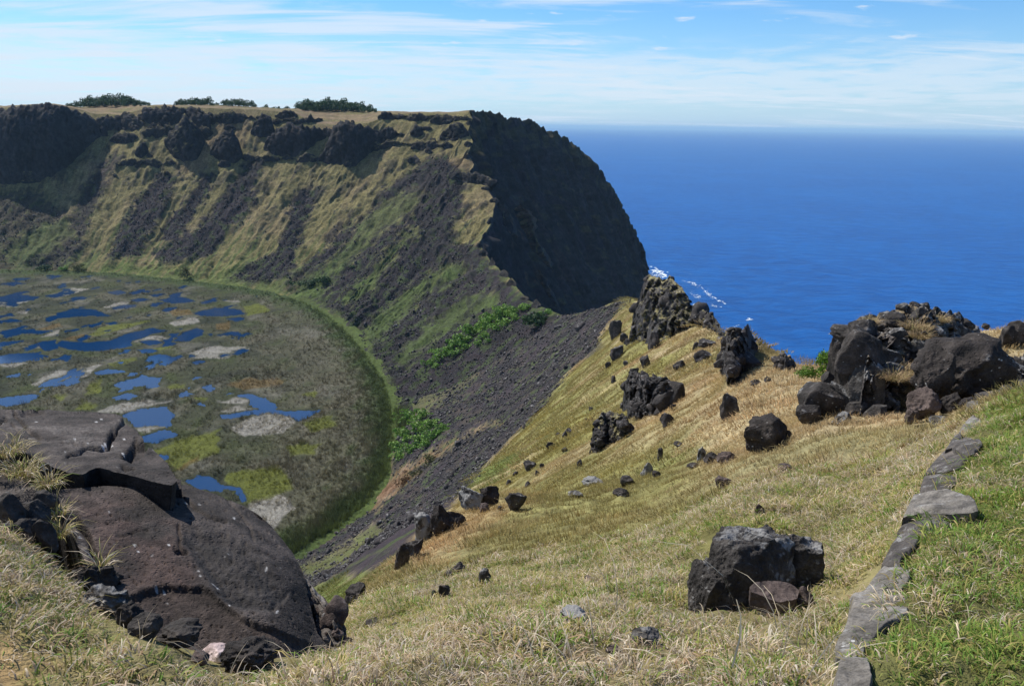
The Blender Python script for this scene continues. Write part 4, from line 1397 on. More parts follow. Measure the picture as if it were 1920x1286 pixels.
buttress([(976, 384), (990, 396), (998, 412), (1000, 432), (992, 448)], 20, 9, 34, 410, BROWN * 0.7, BROWN * 0.45)
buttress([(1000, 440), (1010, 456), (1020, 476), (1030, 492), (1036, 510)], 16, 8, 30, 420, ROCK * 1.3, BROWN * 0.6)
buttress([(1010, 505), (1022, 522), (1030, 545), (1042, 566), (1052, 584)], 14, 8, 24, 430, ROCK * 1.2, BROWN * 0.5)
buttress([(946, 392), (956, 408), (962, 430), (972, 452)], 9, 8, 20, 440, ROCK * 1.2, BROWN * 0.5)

# ---- outcrops on the near rim and hillside
o, G, S_ = crag('rock_outcrop', [(1178, 640), (1184, 604), (1194, 566), (1204, 540), (1212, 520), (1218, 514), (1236, 520), (1244, 524), (1256, 516), (1264, 526), (1280, 540), (1291, 556), (1293, 570), (1304, 572), (1320, 582), (1338, 594), (1348, 608), (1354, 624)],
                [(1178, 646), (1200, 640), (1216, 650), (1240, 640), (1270, 628), (1290, 616), (1310, 612), (1335, 620), (1354, 640)], 16, M_CRAG, None, 1.7, 70, 3.0, 0.32, 500, 0.40, OLIVE * 1.1, 0.9, zs=0.6, frac=(300, 1.0, 5.0))
tag(o, 'tall pointed lava outcrop patched with grass on the rim beside the sea', 'outcrop')
scatter_on(o, G, S_, 120, 1.3, 51, M_ROCK_MID, 0.05, 1.03)
for px, py, w in ((1217, 520, 16), (1232, 522, 18), (1257, 520, 13)):
    pass
o, G, S_ = crag('rock_outcrop', [(1350, 664), (1353, 640), (1366, 624), (1384, 616), (1398, 614), (1403, 610), (1409, 624), (1416, 640), (1421, 656)],
                [(1350, 690), (1358, 716), (1366, 728), (1380, 722), (1392, 706), (1402, 690), (1412, 672), (1421, 662)], 7, M_CRAG, None, 1.0, 80, 1.5, 0.55, 520, 0.15, STRAW * 0.9, 0.45, frac=(170, 0.5, 2.2))
tag(o, 'jagged lava pinnacle with a pointed tip standing against the sea', 'outcrop')
scatter_on(o, G, S_, 40, 0.6, 52, M_ROCK_MID)
o, G, S_ = crag('rock_outcrop', [(1452, 684), (1458, 666), (1468, 656), (1478, 658), (1488, 674), (1494, 692)], [(1452, 688), (1470, 696), (1494, 698)], 4, M_CRAG, None, 1.2, 36, 0.8, 0.5, 530, 0.2, STRAW * 0.9, 0.4)
tag(o, 'small dark outcrop at the seaward end of the grassy knob', 'outcrop')
scatter_on(o, G, S_, 12, 0.5, 53, M_ROCK_MID)
o, G, S_ = crag('rock_outcrop', [(1168, 752), (1172, 720), (1180, 696), (1190, 692), (1200, 702), (1216, 706), (1240, 706), (1254, 712), (1262, 734), (1270, 746)],
                [(1168, 770), (1180, 790), (1200, 788), (1222, 780), (1244, 774), (1262, 760), (1270, 752)], 5, M_CRAG, None, 1.1, 80, 1.1, 0.6, 540, -0.1, OLIVE, 0.35, frac=(200, 0.35, 1.8))
tag(o, 'black cluster of lava blocks half way down the grassy slope', 'outcrop')
scatter_on(o, G, S_, 80, 0.7, 54, M_ROCK_MID, 0.02, 1.02)
o, G, S_ = crag('rock_outcrop', [(1108, 830), (1112, 806), (1120, 788), (1134, 772), (1150, 768), (1164, 776), (1178, 790), (1184, 804)],
                [(1108, 850), (1120, 852), (1140, 832), (1160, 828), (1176, 822), (1184, 812)], 4, M_CRAG, None, 1.2, 50, 0.8, 0.6, 550, 0.35, OLIVE, 0.8, frac=(120, 0.3, 1.2))
tag(o, 'broken strip of grey lava rubble trailing below the black block cluster', 'outcrop')
scatter_on(o, G, S_, 70, 0.5, 55, M_ROCK_MID, 0.02, 1.0)
stone(1189, 706, 18, 17, 'round block balanced on top of the black block cluster', 560, level=4, tilt=0.1, sink=0.05)

MID_STONES = [
    (1157, 676, 30, 30, 'lone rounded boulder on the grass left below the pointed outcrop', 601),
    (1226, 654, 26, 36, 'upright dark block at the foot of the pointed outcrop', 602),
    (1155, 634, 26, 34, 'dark block on the left shoulder of the pointed outcrop', 603),
    (1170, 642, 16, 18, 'smaller block between the left shoulder block and the pointed outcrop', 604),
    (1274, 694, 24, 19, 'low dark boulder on yellow grass above the black block cluster', 605),
    (1318, 680, 32, 24, 'wide dark boulder left of the jagged pinnacle', 606),
    (1304, 658, 15, 17, 'small upright stone above the wide dark boulder by the pinnacle', 607),
    (1328, 652, 34, 15, 'row of low rocks between pointed outcrop and jagged pinnacle', 608),
    (1372, 784, 42, 46, 'squat pitted boulder below the jagged pinnacle', 609),
    (1140, 690, 12, 12, 'small stone just below the lone rounded boulder', 610),
    (1174, 686, 11, 10, 'small stone right of the lone rounded boulder', 611),
    (1150, 718, 11, 14, 'slim leaning stone left of the black block cluster', 612),
    (1210, 690, 20, 24, 'narrow rib of rock just above the black block cluster', 613),
    (1064, 822, 22, 20, 'leaning dark slab of rock alone on the lower yellow slope', 614),
    (1034, 842, 24, 14, 'flat dark rock beside bright green weeds on the lower slope', 615),
    (1046, 818, 9, 9, 'pebble sized stone left of the leaning dark slab', 616),
    (994, 882, 28, 18, 'broad flat boulder low on the yellow slope near the scree', 617),
    (1007, 892, 10, 12, 'first small stone under the broad flat boulder', 618),
    (1016, 878, 10, 11, 'small stone to the right of the broad flat boulder', 619),
    (966, 892, 12, 9, 'small stone left of the broad flat boulder', 620),
    (955, 910, 13, 13, 'dark stone on bright green grass by the scree edge', 621),
    (990, 912, 13, 12, 'dark stone right above the dark lumpy boulder on the shoulder', 622),
    (1086, 878, 12, 18, 'thin upright stone in orange grass on the lower slope', 623),
    (1058, 848, 12, 10, 'small stone below the leaning dark slab', 624),
    (1250, 800, 26, 26, 'cleft boulder below the right end of the black block cluster', 625),
    (1272, 838, 18, 10, 'pale topped little rock in the tan bank', 626),
    (1238, 862, 12, 26, 'narrow dark rib of stone above the twin crest rock', 627),
    (1108, 770, 9, 8, 'tiny stone left of the broken rubble strip', 628),
    (1100, 792, 10, 9, 'small stone at the left edge of the rubble strip', 629),
    (1262, 770, 13, 13, 'round stone at the right corner of the black block cluster', 630),
    (1440, 716, 15, 10, 'small dark stone on the tan bank below the grassy knob', 631),
    (1418, 722, 20, 9, 'low grey stone in pale grass right of the jagged pinnacle', 632),
]
for a in MID_STONES:
    stone(*a[:6], level=4 if a[2] > 16 else 3, cuts=18, lo=0.45, hi=0.88, rough=0.15)

NEAR_STONES = [
    (1213, 893, 24, 30, 'twin topped grey rock on the crest of the near slope', 641, M_ROCK_CAP),
    (1232, 895, 18, 14, 'low dark stone right beside the twin topped crest rock', 642, M_ROCK),
    (1178, 914, 30, 22, 'dark broken rock half sunk in tan crest grass', 643, M_ROCK),
    (1166, 930, 36, 12, 'flat dark rock lying below the half sunk crest rock', 644, M_ROCK),
    (1112, 910, 44, 12, 'long low pale rock lying along the grass crest', 645, M_ROCK_CAP),
    (1080, 934, 30, 12, 'low grey rock left of the long pale crest rock', 646, M_ROCK_PALE),
    (1315, 866, 20, 32, 'upright grey stone on the crest left of the brown boulder', 647, M_ROCK_CAP),
    (1336, 868, 32, 18, 'rough dark rock right behind the upright grey stone', 648, M_ROCK),
    (1300, 878, 26, 10, 'low dark rock at the foot of the upright grey stone', 649, M_ROCK),
    (1364, 868, 36, 20, 'reddish dark rock between upright stone and brown boulder', 650, M_ROCK_BROWN),
    (1445, 842, 92, 62, 'big dark brown boulder with a pale patch on its right shoulder', 651, M_ROCK_BLACK),
    (886, 958, 56, 52, 'white topped boulder on the edge of the grass shoulder', 652, M_ROCK_CAP),
    (918, 946, 46, 40, 'dark rounded boulder leaning on the white topped one', 653, M_ROCK_BLACK),
    (968, 958, 48, 38, 'dark lumpy boulder right of the white topped one', 654, M_ROCK),
    (909, 960, 26, 18, 'small brown stone in front of the white topped boulder', 655, M_ROCK_BROWN),
    (938, 956, 14, 9, 'tiny dark stone left of the dark lumpy boulder', 656, M_ROCK),
    (792, 1014, 46, 62, 'grey capped boulder leaning out over the scree', 657, M_ROCK_CAP),
    (826, 1002, 44, 62, 'smooth slanted dark rock right of the grey capped boulder', 658, M_ROCK_BLACK),
    (850, 992, 52, 34, 'low dark rock wedged under the tufted grass shoulder', 659, M_ROCK_BLACK),
    (776, 1046, 36, 36, 'knobbly dark rock below the grey capped boulder', 660, M_ROCK),
    (752, 1064, 34, 54, 'lowest jagged rock of the row at the scree edge', 661, M_ROCK),
    (909, 1096, 28, 33, 'egg shaped grey boulder alone in the middle of the near slope', 662, M_ROCK_PALE),
    (858, 1076, 34, 20, 'upper grey rock of the pair left of the egg shaped boulder', 663, M_ROCK),
    (842, 1088, 24, 20, 'middle grey rock below the upper one of the pair', 664, M_ROCK),
    (832, 1124, 30, 34, 'lower leaning rock left of the egg shaped boulder', 665, M_ROCK),
    (815, 1118, 16, 12, 'small stone at the left foot of the lower leaning rock', 666, M_ROCK),
    (762, 1136, 12, 14, 'small upright stone on the left part of the near slope', 667, M_ROCK),
    (737, 1120, 14, 9, 'pale flat stone on the left part of the near slope', 668, M_ROCK_PALE),
    (740, 1178, 20, 10, 'little grey stone low on the near slope beside the ledge', 669, M_ROCK),
    (697, 1172, 30, 9, 'flat grey stone flush with the grass beside the ledge', 670, M_ROCK),
    (666, 1134, 46, 40, 'grey rock at the top edge between near slope and scree', 671, M_ROCK),
    (1076, 1170, 60, 28, 'pale grey rock bedded in grass left of the square boulder', 672, M_ROCK_CAP),
    (1214, 1206, 60, 26, 'flat pale rock in dry grass below the square boulder', 673, M_ROCK_PALE),
    (1150, 1226, 34, 16, 'half hidden brown rock in dry grass at the bottom', 674, M_ROCK_BROWN),
    (1425, 962, 18, 18, 'reddish stone in the grass behind the square boulder', 675, M_ROCK_BROWN),
    (1356, 912, 34, 18, 'dark tufted lump of rock on the upper near slope', 676, M_ROCK_BROWN),
    (1474, 884, 26, 12, 'brown flat stone on the near slope under the brown boulder', 677, M_ROCK_BROWN),
    (1104, 1088, 18, 8, 'brown pebble showing through grass right of the egg shaped boulder', 678, M_ROCK_BROWN),
    (1580, 797, 44, 22, 'pale smooth stone at the left foot of the big outcrop', 681, M_ROCK_PALE),
]
for a in NEAR_STONES:
    stone(*a[:6], mat=a[6], level=5 if a[2] > 30 else 4, cuts=16, lo=0.5, hi=0.9, rough=0.13, freq=2.2)


# ---- helpers for plants
PROTO = bpy.data.collections.new('prototypes')       # never linked to the scene: shapes for the instanced ground cover


def mat_leaf(name, rough=0.7, trans=0.25, use_icol=True, var=0.35, base=None):
    q = NT(name)
    if base is not None:
        c0 = q.mix(q.n('ShaderNodeObjectInfo').outputs['Random'], base[0], base[1])
        c = q.mix(1.0, c0, q.attr('col'), 'MULTIPLY')
    else:
        a = q.n('ShaderNodeAttribute', attribute_name='icol')
        a.attribute_type = 'INSTANCER'
        c = q.mix(1.0, q.attr('col'), a.outputs['Color'], 'MULTIPLY') if use_icol else q.attr('col')
    q.put(q.b.inputs['Base Color'], c)
    q.b.inputs['Roughness'].default_value = rough
    q.b.inputs['Specular IOR Level'].default_value = 0.2
    tr = q.n('ShaderNodeBsdfTranslucent')
    q.L(c, tr.inputs['Color'])
    mx = q.n('ShaderNodeMixShader')
    mx.inputs[0].default_value = trans
    q.L(q.b.outputs[0], mx.inputs[1]); q.L(tr.outputs[0], mx.inputs[2])
    q.L(mx.outputs[0], q.out.inputs[0])
    return q.m


M_BLADE = mat_leaf('grass_blades', 0.65, 0.38)
M_LEAF = mat_leaf('shrub_leaves', 0.6, 0.25, base=((0.85, 0.95, 0.8), (1.1, 1.1, 1.0)))


def blades_mesh(name, n, length, width, spread, seed, palette, lean=0.6, droop=0.5, segs=3, rad=0.05):
    """a tuft: n curved tapering blades"""
    g = np.random.default_rng(seed)
    V, F3, C = [], [], []
    for i in range(n):
        a = g.uniform(0, 6.283); r = rad * math.sqrt(g.uniform(0, 1))
        b = np.array((r * math.cos(a), r * math.sin(a), -0.01))
        a2 = a + g.normal(0, 0.9)
        L_ = length * g.lognormal(0, 0.32)
        ln = lean * g.uniform(0.2, 1.25)
        dirh = np.array((math.cos(a2), math.sin(a2), 0))
        side = np.array((-math.sin(a2), math.cos(a2), 0))
        tw = g.uniform(-.9, .9)
        side = side * math.cos(tw) + np.array((0, 0, math.sin(tw) * 0.6))
        w = width * g.uniform(0.6, 1.3)
        pts_ = []
        p = b.copy(); el = math.pi / 2 - ln * 0.5
        for k in range(segs + 1):
            pts_.append(p.copy())
            d = dirh * math.cos(el) + np.array((0, 0, math.sin(el)))
            p = p + d * L_ / segs
            el -= droop * g.uniform(0.3, 1.3) + ln * 0.25
        c = np.array(palette[g.integers(len(palette))]) * g.uniform(0.75, 1.3)
        i0 = len(V)
        for k, q_ in enumerate(pts_[:-1]):
            ww = w * (1 - (k / segs) ** 1.5 * 0.8) / 2
            V += [q_ - side * ww, q_ + side * ww]
            C += [c * (0.75 + 0.25 * k / segs)] * 2
        V.append(pts_[-1]); C.append(c)
        for k in range(segs - 1):
            a_ = i0 + 2 * k
            F3 += [(a_, a_ + 1, a_ + 3), (a_, a_ + 3, a_ + 2)]
        a_ = i0 + 2 * (segs - 1)
        F3.append((a_, a_ + 1, a_ + 2))
    me = mesh_from(name, np.array(V), np.array(F3), True, np.array(C))
    me.materials.append(M_BLADE)
    return me


M_TUFT = mat_leaf('tuft_blades', 0.65, 0.25, False)


# ---- slabs traced from the photograph: each gets its own distance, plane and thickness
def zoomp(pts, sc, ox, oy):
    return [(ox + x / sc, oy + y / sc) for x, y in pts]


def sheet(poly, Pfn, step, skirt, mat, colfn=None, name='rock_slab', carve=None, parent=None, inward=0.15, nsk=4, noise_=(0.02, 0.3, 0), origin=None):
    """solid slab whose visible face is the outline poly; Pfn(px, py) gives the face in the world"""
    poly = np.array(poly, float)
    x0, y0 = poly.min(0) - step * 1.5; x1, y1 = poly.max(0) + step * 1.5
    nx, ny = int((x1 - x0) / step) + 2, int((y1 - y0) / step) + 2
    X, Y = np.meshgrid(np.linspace(x0, x1, nx), np.linspace(y0, y1, ny))
    D = inpoly(X, Y, poly)
    keep = D > -0.75 * step
    # snap the outer vertices to the outline
    near_ = np.abs(D) <= 0.75 * step
    bx, by = X[near_], Y[near_]
    best = np.full(bx.shape, 1e18); sx_, sy_ = bx.copy(), by.copy()
    n = len(poly)
    for i in range(n):
        p0, p1 = poly[i], poly[(i + 1) % n]
        e = p1 - p0
        t = np.clip(((bx - p0[0]) * e[0] + (by - p0[1]) * e[1]) / (e @ e + 1e-9), 0, 1)
        qx, qy = p0[0] + t * e[0], p0[1] + t * e[1]
        d = (bx - qx) ** 2 + (by - qy) ** 2
        c = d < best
        best = np.where(c, d, best); sx_ = np.where(c, qx, sx_); sy_ = np.where(c, qy, sy_)
    X[near_] = sx_; Y[near_] = sy_
    D = inpoly(X, Y, poly)
    P = Pfn(X, Y, np.maximum(D, 0))
    if noise_[0]:
        a, f, sd = noise_
        P[..., 2] += a * fbm2(P[..., 0] / f, P[..., 1] / f, 5, 700 + sd) * sstep(0, 4, D)
    if carve is not None:
        P[..., 2] -= carve(X, Y, P)
    idx = -np.ones(X.shape, int)
    idx[keep] = np.arange(keep.sum())
    q = keep[:-1, :-1] & keep[1:, :-1] & keep[:-1, 1:] & keep[1:, 1:]
    r, c = np.nonzero(q)
    Fq = np.stack([idx[r, c], idx[r + 1, c], idx[r + 1, c + 1], idx[r, c + 1]], 1)
    V = P[keep]
    XY = np.stack([X[keep], Y[keep]], 1)
    # boundary loop edges
    e = np.concatenate([Fq[:, [0, 1]], Fq[:, [1, 2]], Fq[:, [2, 3]], Fq[:, [3, 0]]])
    key = np.sort(e, 1)
    _, inv, cnt = np.unique(key, axis=0, return_inverse=True, return_counts=True)
    bd = e[cnt[inv.ravel()] == 1]
    bv = np.unique(bd)
    mp = {v: i for i, v in enumerate(bv)}
    cen = V.mean(0)
    nv = len(V) + len(bv)
    prev = np.arange(len(V), nv)                          # the rim is doubled so that the edge stays crisp
    allV = [V, V[bv]]
    Fs = [Fq]
    for k in range(1, nsk + 1):
        t = k / nsk
        W = V[bv].copy()
        dirc = (cen - W); dirc[:, 2] = 0
        W += dirc * inward * t
        W[:, 2] -= skirt * t
        W += np.stack([noise3(W * 6, 31), noise3(W * 6, 37), noise3(W * 6, 41)], 1) * 0.06 * min(skirt, 1.0) * (1 if k < nsk else 0)
        ids = np.arange(nv, nv + len(W)); nv += len(W)
        allV.append(W)
        a = np.array([mp[v] for v in bd[:, 0]]); b = np.array([mp[v] for v in bd[:, 1]])
        Fs.append(np.stack([prev[a], ids[a], ids[b], prev[b]], 1))
        prev = ids
    VV = np.concatenate(allV)
    if colfn is not None:
        cface = colfn(XY[:, 0], XY[:, 1], V)
        cs = np.concatenate([cface] + [np.broadcast_to(np.array((0.030, 0.026, 0.024)), (len(bv), 3))] * (nsk + 1))
    else:
        cs = None
    org = np.array(origin) if origin is not None else np.array((cen[0], cen[1], VV[:, 2].min()))
    me = mesh_from(name, VV - org, np.concatenate(Fs), True, cs)
    me.materials.append(mat)
    o = link(name, me, None, parent, org if parent is None else org - np.array(parent.location))
    return o


def on_plane(X, Y, f):
    """intersect pixel rays with z = f(x, y) (relative to the camera), by iteration"""
    d = ray(X, Y)
    t = np.full(X.shape, 5.0)
    for _ in range(12):
        z = f(d[..., 0] * t, t)
        t = np.clip(0.5 * t + 0.5 * z / d[..., 2], 1.5, 14)
    P = d * t[..., None]
    return P + np.array((0, 0, CAMZ))


Z7 = lambda p: zoomp(p, 2.356, 0, 740)
Z8 = lambda p: zoomp(p, 4.019, 0, 740)
LOW = Z7([(180, 418), (330, 412), (470, 400), (560, 404), (650, 402), (770, 398), (820, 392), (960, 440), (1080, 490), (1150, 535), (1205, 585), (1250, 640), (1292, 695), (1330, 765), (1352, 820), (1362, 890),
          (1385, 990), (1402, 1050), (1445, 1105), (1430, 1170), (1180, 1240), (1000, 1230), (850, 1190), (640, 1140), (500, 1060), (440, 960), (420, 860), (390, 760), (350, 680), (310, 600), (270, 530), (225, 480)])
UPP = Z7([(-70, 62), (0, 58), (60, 66), (120, 56), (180, 55), (240, 68), (330, 70), (430, 76), (530, 84), (556, 104), (560, 128), (600, 150), (632, 190), (640, 226), (672, 232), (700, 262), (742, 302), (752, 330), (772, 352),
          (784, 372), (758, 398), (700, 384), (640, 362), (560, 342), (500, 334), (430, 317), (390, 330), (366, 350), (300, 338), (236, 318), (180, 285), (100, 252), (0, 245), (-70, 245)])
f_low = lambda x, y: -2.50 - 0.17 * (x + 1.5) - 0.02 * (y - 4) - 0.05 * np.maximum(x + 1.9, 0) ** 2
f_upp = lambda x, y: -2.26 - 0.06 * (x + 2.3) - 0.16 * (y - 4.8)
RIGHT_EDGE = np.array(Z7([(820, 392), (960, 440), (1080, 490), (1205, 585), (1292, 695), (1352, 820), (1362, 890), (1402, 1050), (1445, 1105)]))
HOLLOW = Z7([(790, 575), (880, 570), (1000, 590), (1080, 625), (1160, 690), (1230, 790), (1290, 870), (1235, 950), (1225, 970), (1150, 955), (1080, 950), (1010, 925), (960, 880), (900, 790), (850, 710), (800, 650)])
TOE = Z7([(530, 912), (600, 870), (660, 845), (740, 832), (830, 836), (890, 836), (930, 860), (980, 910), (1080, 985), (1200, 1020), (1320, 1070), (1400, 1100), (1400, 1180), (1180, 1250), (850, 1190), (640, 1090)])
CRACKS_L = [(Z8([(580, 960), (640, 1030), (675, 1080), (690, 1160), (735, 1240), (760, 1290)]), 5, 0.07), (Z8([(890, 1070), (990, 1035), (1105, 1000)]), 2, 0.02),
            (Z8([(430, 960), (500, 940), (570, 935)]), 3, 0.03), (Z7([(770, 400), (800, 440), (860, 500), (930, 540), (1000, 560)]), 3, 0.03), (Z7([(1000, 460), (1060, 520), (1100, 580), (1120, 640)]), 2.5, 0.02),
            (Z8([(1345, 975), (1350, 1080), (1360, 1160), (1330, 1165)]), 2.5, 0.03), (Z7([(780, 680), (820, 684)]), 4, 0.04), (Z8([(300, 500), (400, 560), (520, 590), (610, 610)]), 5, 0.05)]
CRACKS_U = [(Z7([(552, 104), (540, 130), (500, 165), (486, 195), (478, 225), (440, 234), (380, 232), (340, 255), (300, 272)]), 3.5, 0.09), (Z7([(275, 210), (365, 212)]), 2.5, 0.03),
            (Z7([(60, 75), (90, 110), (130, 160), (175, 185)]), 3, 0.04), (Z7([(50, 120), (80, 160), (85, 190)]), 2, 0.02), (Z7([(545, 318), (585, 322)]), 4, 0.05),
            (Z7([(600, 200), (570, 245), (560, 270)]), 4, 0.05), (Z7([(-20, 120), (20, 100)]), 5, 0.06), (Z7([(100, 75), (150, 66), (185, 70)]), 5, 0.05)]


def P_low(X, Y, D):
    dr = polydist(X, Y, RIGHT_EDGE)
    P = on_plane(X, Y, f_low)
    q = P - np.array((0, 0, CAMZ))
    k = 1 + 0.10 * np.maximum(0, 1 - dr / 95) ** 2
    P = q * k[..., None] + np.array((0, 0, CAMZ))
    return P


def cracks(X, Y, L):
    h = 0
    for ln, w, dep in L:
        wob = fbm2(X / 14, Y / 14, 2, 5) * 4
        d = polydist(X + wob, Y + wob, ln)
        h = h + dep * np.exp(-(d / w) ** 2 * 1.2)
    return h


def carve_low(X, Y, P):
    wob = fbm2(X / 22, Y / 22, 3, 15) * 7
    h = 0.05 * sstep(-2, 22, inpoly(X + wob, Y + wob, HOLLOW)) + 0.012 * fbm2(X / 10, Y / 10, 3, 17) * sstep(0, 20, inpoly(X, Y, HOLLOW))
    dd = inpoly(X + wob * .6, Y + wob * .6, TOE)
    h = h + 0.035 * sstep(-1.5, 3, dd) + 0.05 * sstep(0, 70, dd)
    h = h + cracks(X, Y, CRACKS_L)
    pits, rr = cell2(X / 17, Y / 13, 91)
    h = h + 0.018 * sstep(0.17, 0.06, pits) * (rr > 0.6)
    h = h + 0.006 * np.abs(fbm2(P[..., 0] / .05, P[..., 1] / .05, 3, 19))
    h = h + 0.012 * np.abs(fbm2(P[..., 0] / .5, P[..., 1] / .25, 4, 20))
    return h


def carve_upp(X, Y, P):
    h = cracks(X, Y, CRACKS_U)
    h = h + 0.03 * np.abs(fbm2(P[..., 0] / .6, P[..., 1] / .35, 4, 23)) + 0.006 * np.abs(fbm2(P[..., 0] / .06, P[..., 1] / .06, 3, 29))
    # chunk broken out of the front
    wob = fbm2(X / 10, Y / 10, 3, 15) * 4
    h = h + 0.055 * sstep(-2, 4, inpoly(X + wob, Y + wob, Z7([(535, 270), (575, 225), (625, 200), (650, 215), (640, 250), (600, 275), (575, 288)])))
    return h


def col_ledge(px, py, V):
    n = fbm2(V[:, 0] / .35, V[:, 1] / .35, 4, 801); n2 = fbm2(V[:, 0] / .9, V[:, 1] / .9, 3, 803); f = fbm2(V[:, 0] / .04, V[:, 1] / .04, 3, 805)
    c = mixc(np.broadcast_to(np.array((0.033, 0.027, 0.024)), px.shape + (3,)), np.array((0.054, 0.044, 0.039)), sstep(-.3, .3, n + n2))
    red = sstep(-40, 30, inpoly(px + n * 40, py + n2 * 30, Z7([(340, 460), (560, 450), (760, 520), (820, 600), (900, 800), (840, 840), (640, 850), (520, 880), (430, 700), (350, 520)])))
    c = mixc(c, np.array((0.062, 0.040, 0.033)), red * 0.75 * sstep(-.35, .2, n))
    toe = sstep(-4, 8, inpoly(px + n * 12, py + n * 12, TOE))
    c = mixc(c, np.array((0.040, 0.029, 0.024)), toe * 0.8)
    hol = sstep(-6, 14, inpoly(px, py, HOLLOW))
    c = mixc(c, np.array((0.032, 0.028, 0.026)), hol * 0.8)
    pale = sstep(0.32, 0.55, n2 + 0.5 * n + 0.25 * f)
    c = mixc(c, np.array((0.11, 0.097, 0.088)), pale * 0.4)
    d, r = cell2(px / 15, py / 10, 95)
    c = mixc(c, np.array((0.46, 0.45, 0.44)), sstep(0.20, 0.11, d + 0.1 * f) * (r > 0.80) * sstep(.2, .42, fbm2(px / 60, py / 40, 2, 97) + 0.3 * sstep(900, 780, py)))
    return c * (1 + 0.35 * f[:, None])


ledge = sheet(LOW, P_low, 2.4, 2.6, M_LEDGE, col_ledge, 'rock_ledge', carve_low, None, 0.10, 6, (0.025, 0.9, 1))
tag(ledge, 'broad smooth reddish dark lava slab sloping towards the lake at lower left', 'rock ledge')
upper = sheet(UPP, lambda X, Y, D: on_plane(X, Y, f_upp), 2.4, 0.24, M_LEDGE, col_ledge, 'rock_slab', carve_upp, None, 0.05, 4, (0.02, 0.8, 2))
tag(upper, 'cracked dark lava slab overhanging the upper edge of the broad smooth one', 'rock slab')
P2 = Z7([(-60, 300), (20, 290), (60, 320), (100, 370), (170, 420), (215, 470), (160, 500), (110, 470), (60, 455), (0, 450), (-60, 455)])
o = sheet(P2, lambda X, Y, D: on_plane(X, Y, lambda x, y: -2.36 - 0.05 * (x + 2.6) - 0.10 * (y - 4.5)), 2.6, 0.7, M_LEDGE, col_ledge, 'rock_slab', lambda X, Y, P: 0.03 * np.abs(fbm2(P[..., 0] / .3, P[..., 1] / .3, 4, 33)), None, 0.05, 4, (0.08, 0.4, 3))
tag(o, 'small worn slab at the left edge between two grass tufts', 'rock slab')
# layer showing in the gap under the overhang
P3 = Z7([(300, 352), (420, 350), (560, 352), (700, 366), (800, 372), (800, 410), (640, 412), (470, 398), (330, 392)])
o = sheet(P3, lambda X, Y, D: on_plane(X, Y, lambda x, y: -2.47 - 0.10 * (x + 1.9)), 2.6, 0.4, M_LEDGE, col_ledge, 'rock_layer', lambda X, Y, P: 0.05 * np.abs(fbm2(P[..., 0] / .3, P[..., 1] / .12, 4, 35)), None, 0.02, 3, (0.06, 0.25, 4))
tag(o, 'thin dark layer of lava in the gap under the overhanging slab', 'rock slab')


def ledge_hit(f):
    return lambda px, py: on_plane(np.array(float(px)), np.array(float(py)), f)


g_lo = ledge_hit(lambda x, y: -2.48 - 0.17 * (x + 1.5))
for a in [(20, 1000, 62, 70, 'dark angular block at the left edge below the worn slab', 701, M_ROCK), (62, 990, 46, 46, 'dark cube shaped block beside a grass filled crack', 702, M_ROCK),
          (48, 1022, 40, 44, 'narrow dark rock fin below the cube shaped block', 703, M_ROCK), (84, 1028, 34, 52, 'tall thin dark fin against the broad slab', 704, M_ROCK), (8, 1032, 50, 40, 'dark rock fin nearest the pale grass at the left edge', 705, M_ROCK),
          (82, 958, 40, 34, 'rounded dark block under the worn slab', 706, M_ROCK)]:
    stone(*a[:6], mat=a[6], ground=g_lo, level=5, boxy=0.4, cuts=14, rough=0.07, sink=0.3)
for a in [(160, 1118, 104, 58, 'rough black clinker rock half in grass at the slab foot', 711, M_ROCK_BLACK, 0.22), (196, 1150, 84, 46, 'clinker rock with grey lichen crust beside the slab', 712, M_ROCK_PALE, 0.2),
          (236, 1176, 70, 48, 'black jagged rock below the lichen crusted clinker', 713, M_ROCK_BLACK, 0.18), (268, 1196, 62, 42, 'smooth dark grey rock at the foot of the slab', 714, M_ROCK, 0.10),
          (330, 1216, 96, 40, 'low broken dark rock along the lower slab edge', 715, M_ROCK, 0.16), (462, 1262, 120, 54, 'rough black clinker at the bottom edge of the picture', 717, M_ROCK_BLACK, 0.22)]:
    stone(*a[:6], mat=a[6], level=5, cuts=10, rough=a[7], freq=2.6, sink=0.35)
stone(404, 1240, 66, 26, 'flat pinkish white stone in grass below the dark slab', 716, mat=None, level=4, cuts=16, rough=0.06)
M_PINK = mat_rock('pink_stone', (0.40, 0.30, 0.28), (0.52, 0.42, 0.40), 0.0, 0.4, 2.0)
bpy.data.objects[[o.name for o in COL.objects if o.name.startswith('boulder')][-1]].data.materials[0] = M_PINK
stone(372, 1246, 40, 22, 'dark red stone beside the flat pinkish white one', 718, mat=M_ROCK_BROWN, level=4)
# crumbling right flank of the ledge
g_fl = lambda px, py: at(np.array(float(px)), np.array(float(py)), np.array(4.1 + (1210 - py) * 0.004))
o, G, S_ = crag('crumbling_rock', [(566, 1104), (578, 1092), (592, 1108), (606, 1122), (622, 1140), (636, 1156), (646, 1180), (650, 1200)], [(566, 1130), (580, 1160), (596, 1192), (612, 1220), (640, 1236), (650, 1230)], 0.5, M_CRAG_NEAR, g_fl, 1.5, 60, 0.10, 0.8, 720, -0.3, BROWN, 0.3, np.array((0.075, 0.064, 0.055)))
tag(o, 'crumbling brown rock flank at the right end of the broad slab', 'rock')
scatter_on(o, G, S_, 30, 0.075, 721, M_ROCK_BROWN, 0.05, 1.0)

# ---- the square boulder in the foreground
root = empty('split_boulder', hit(1380, 1150))
tag(root, 'square grey lichened boulder split in two standing in the near grass', 'boulder')


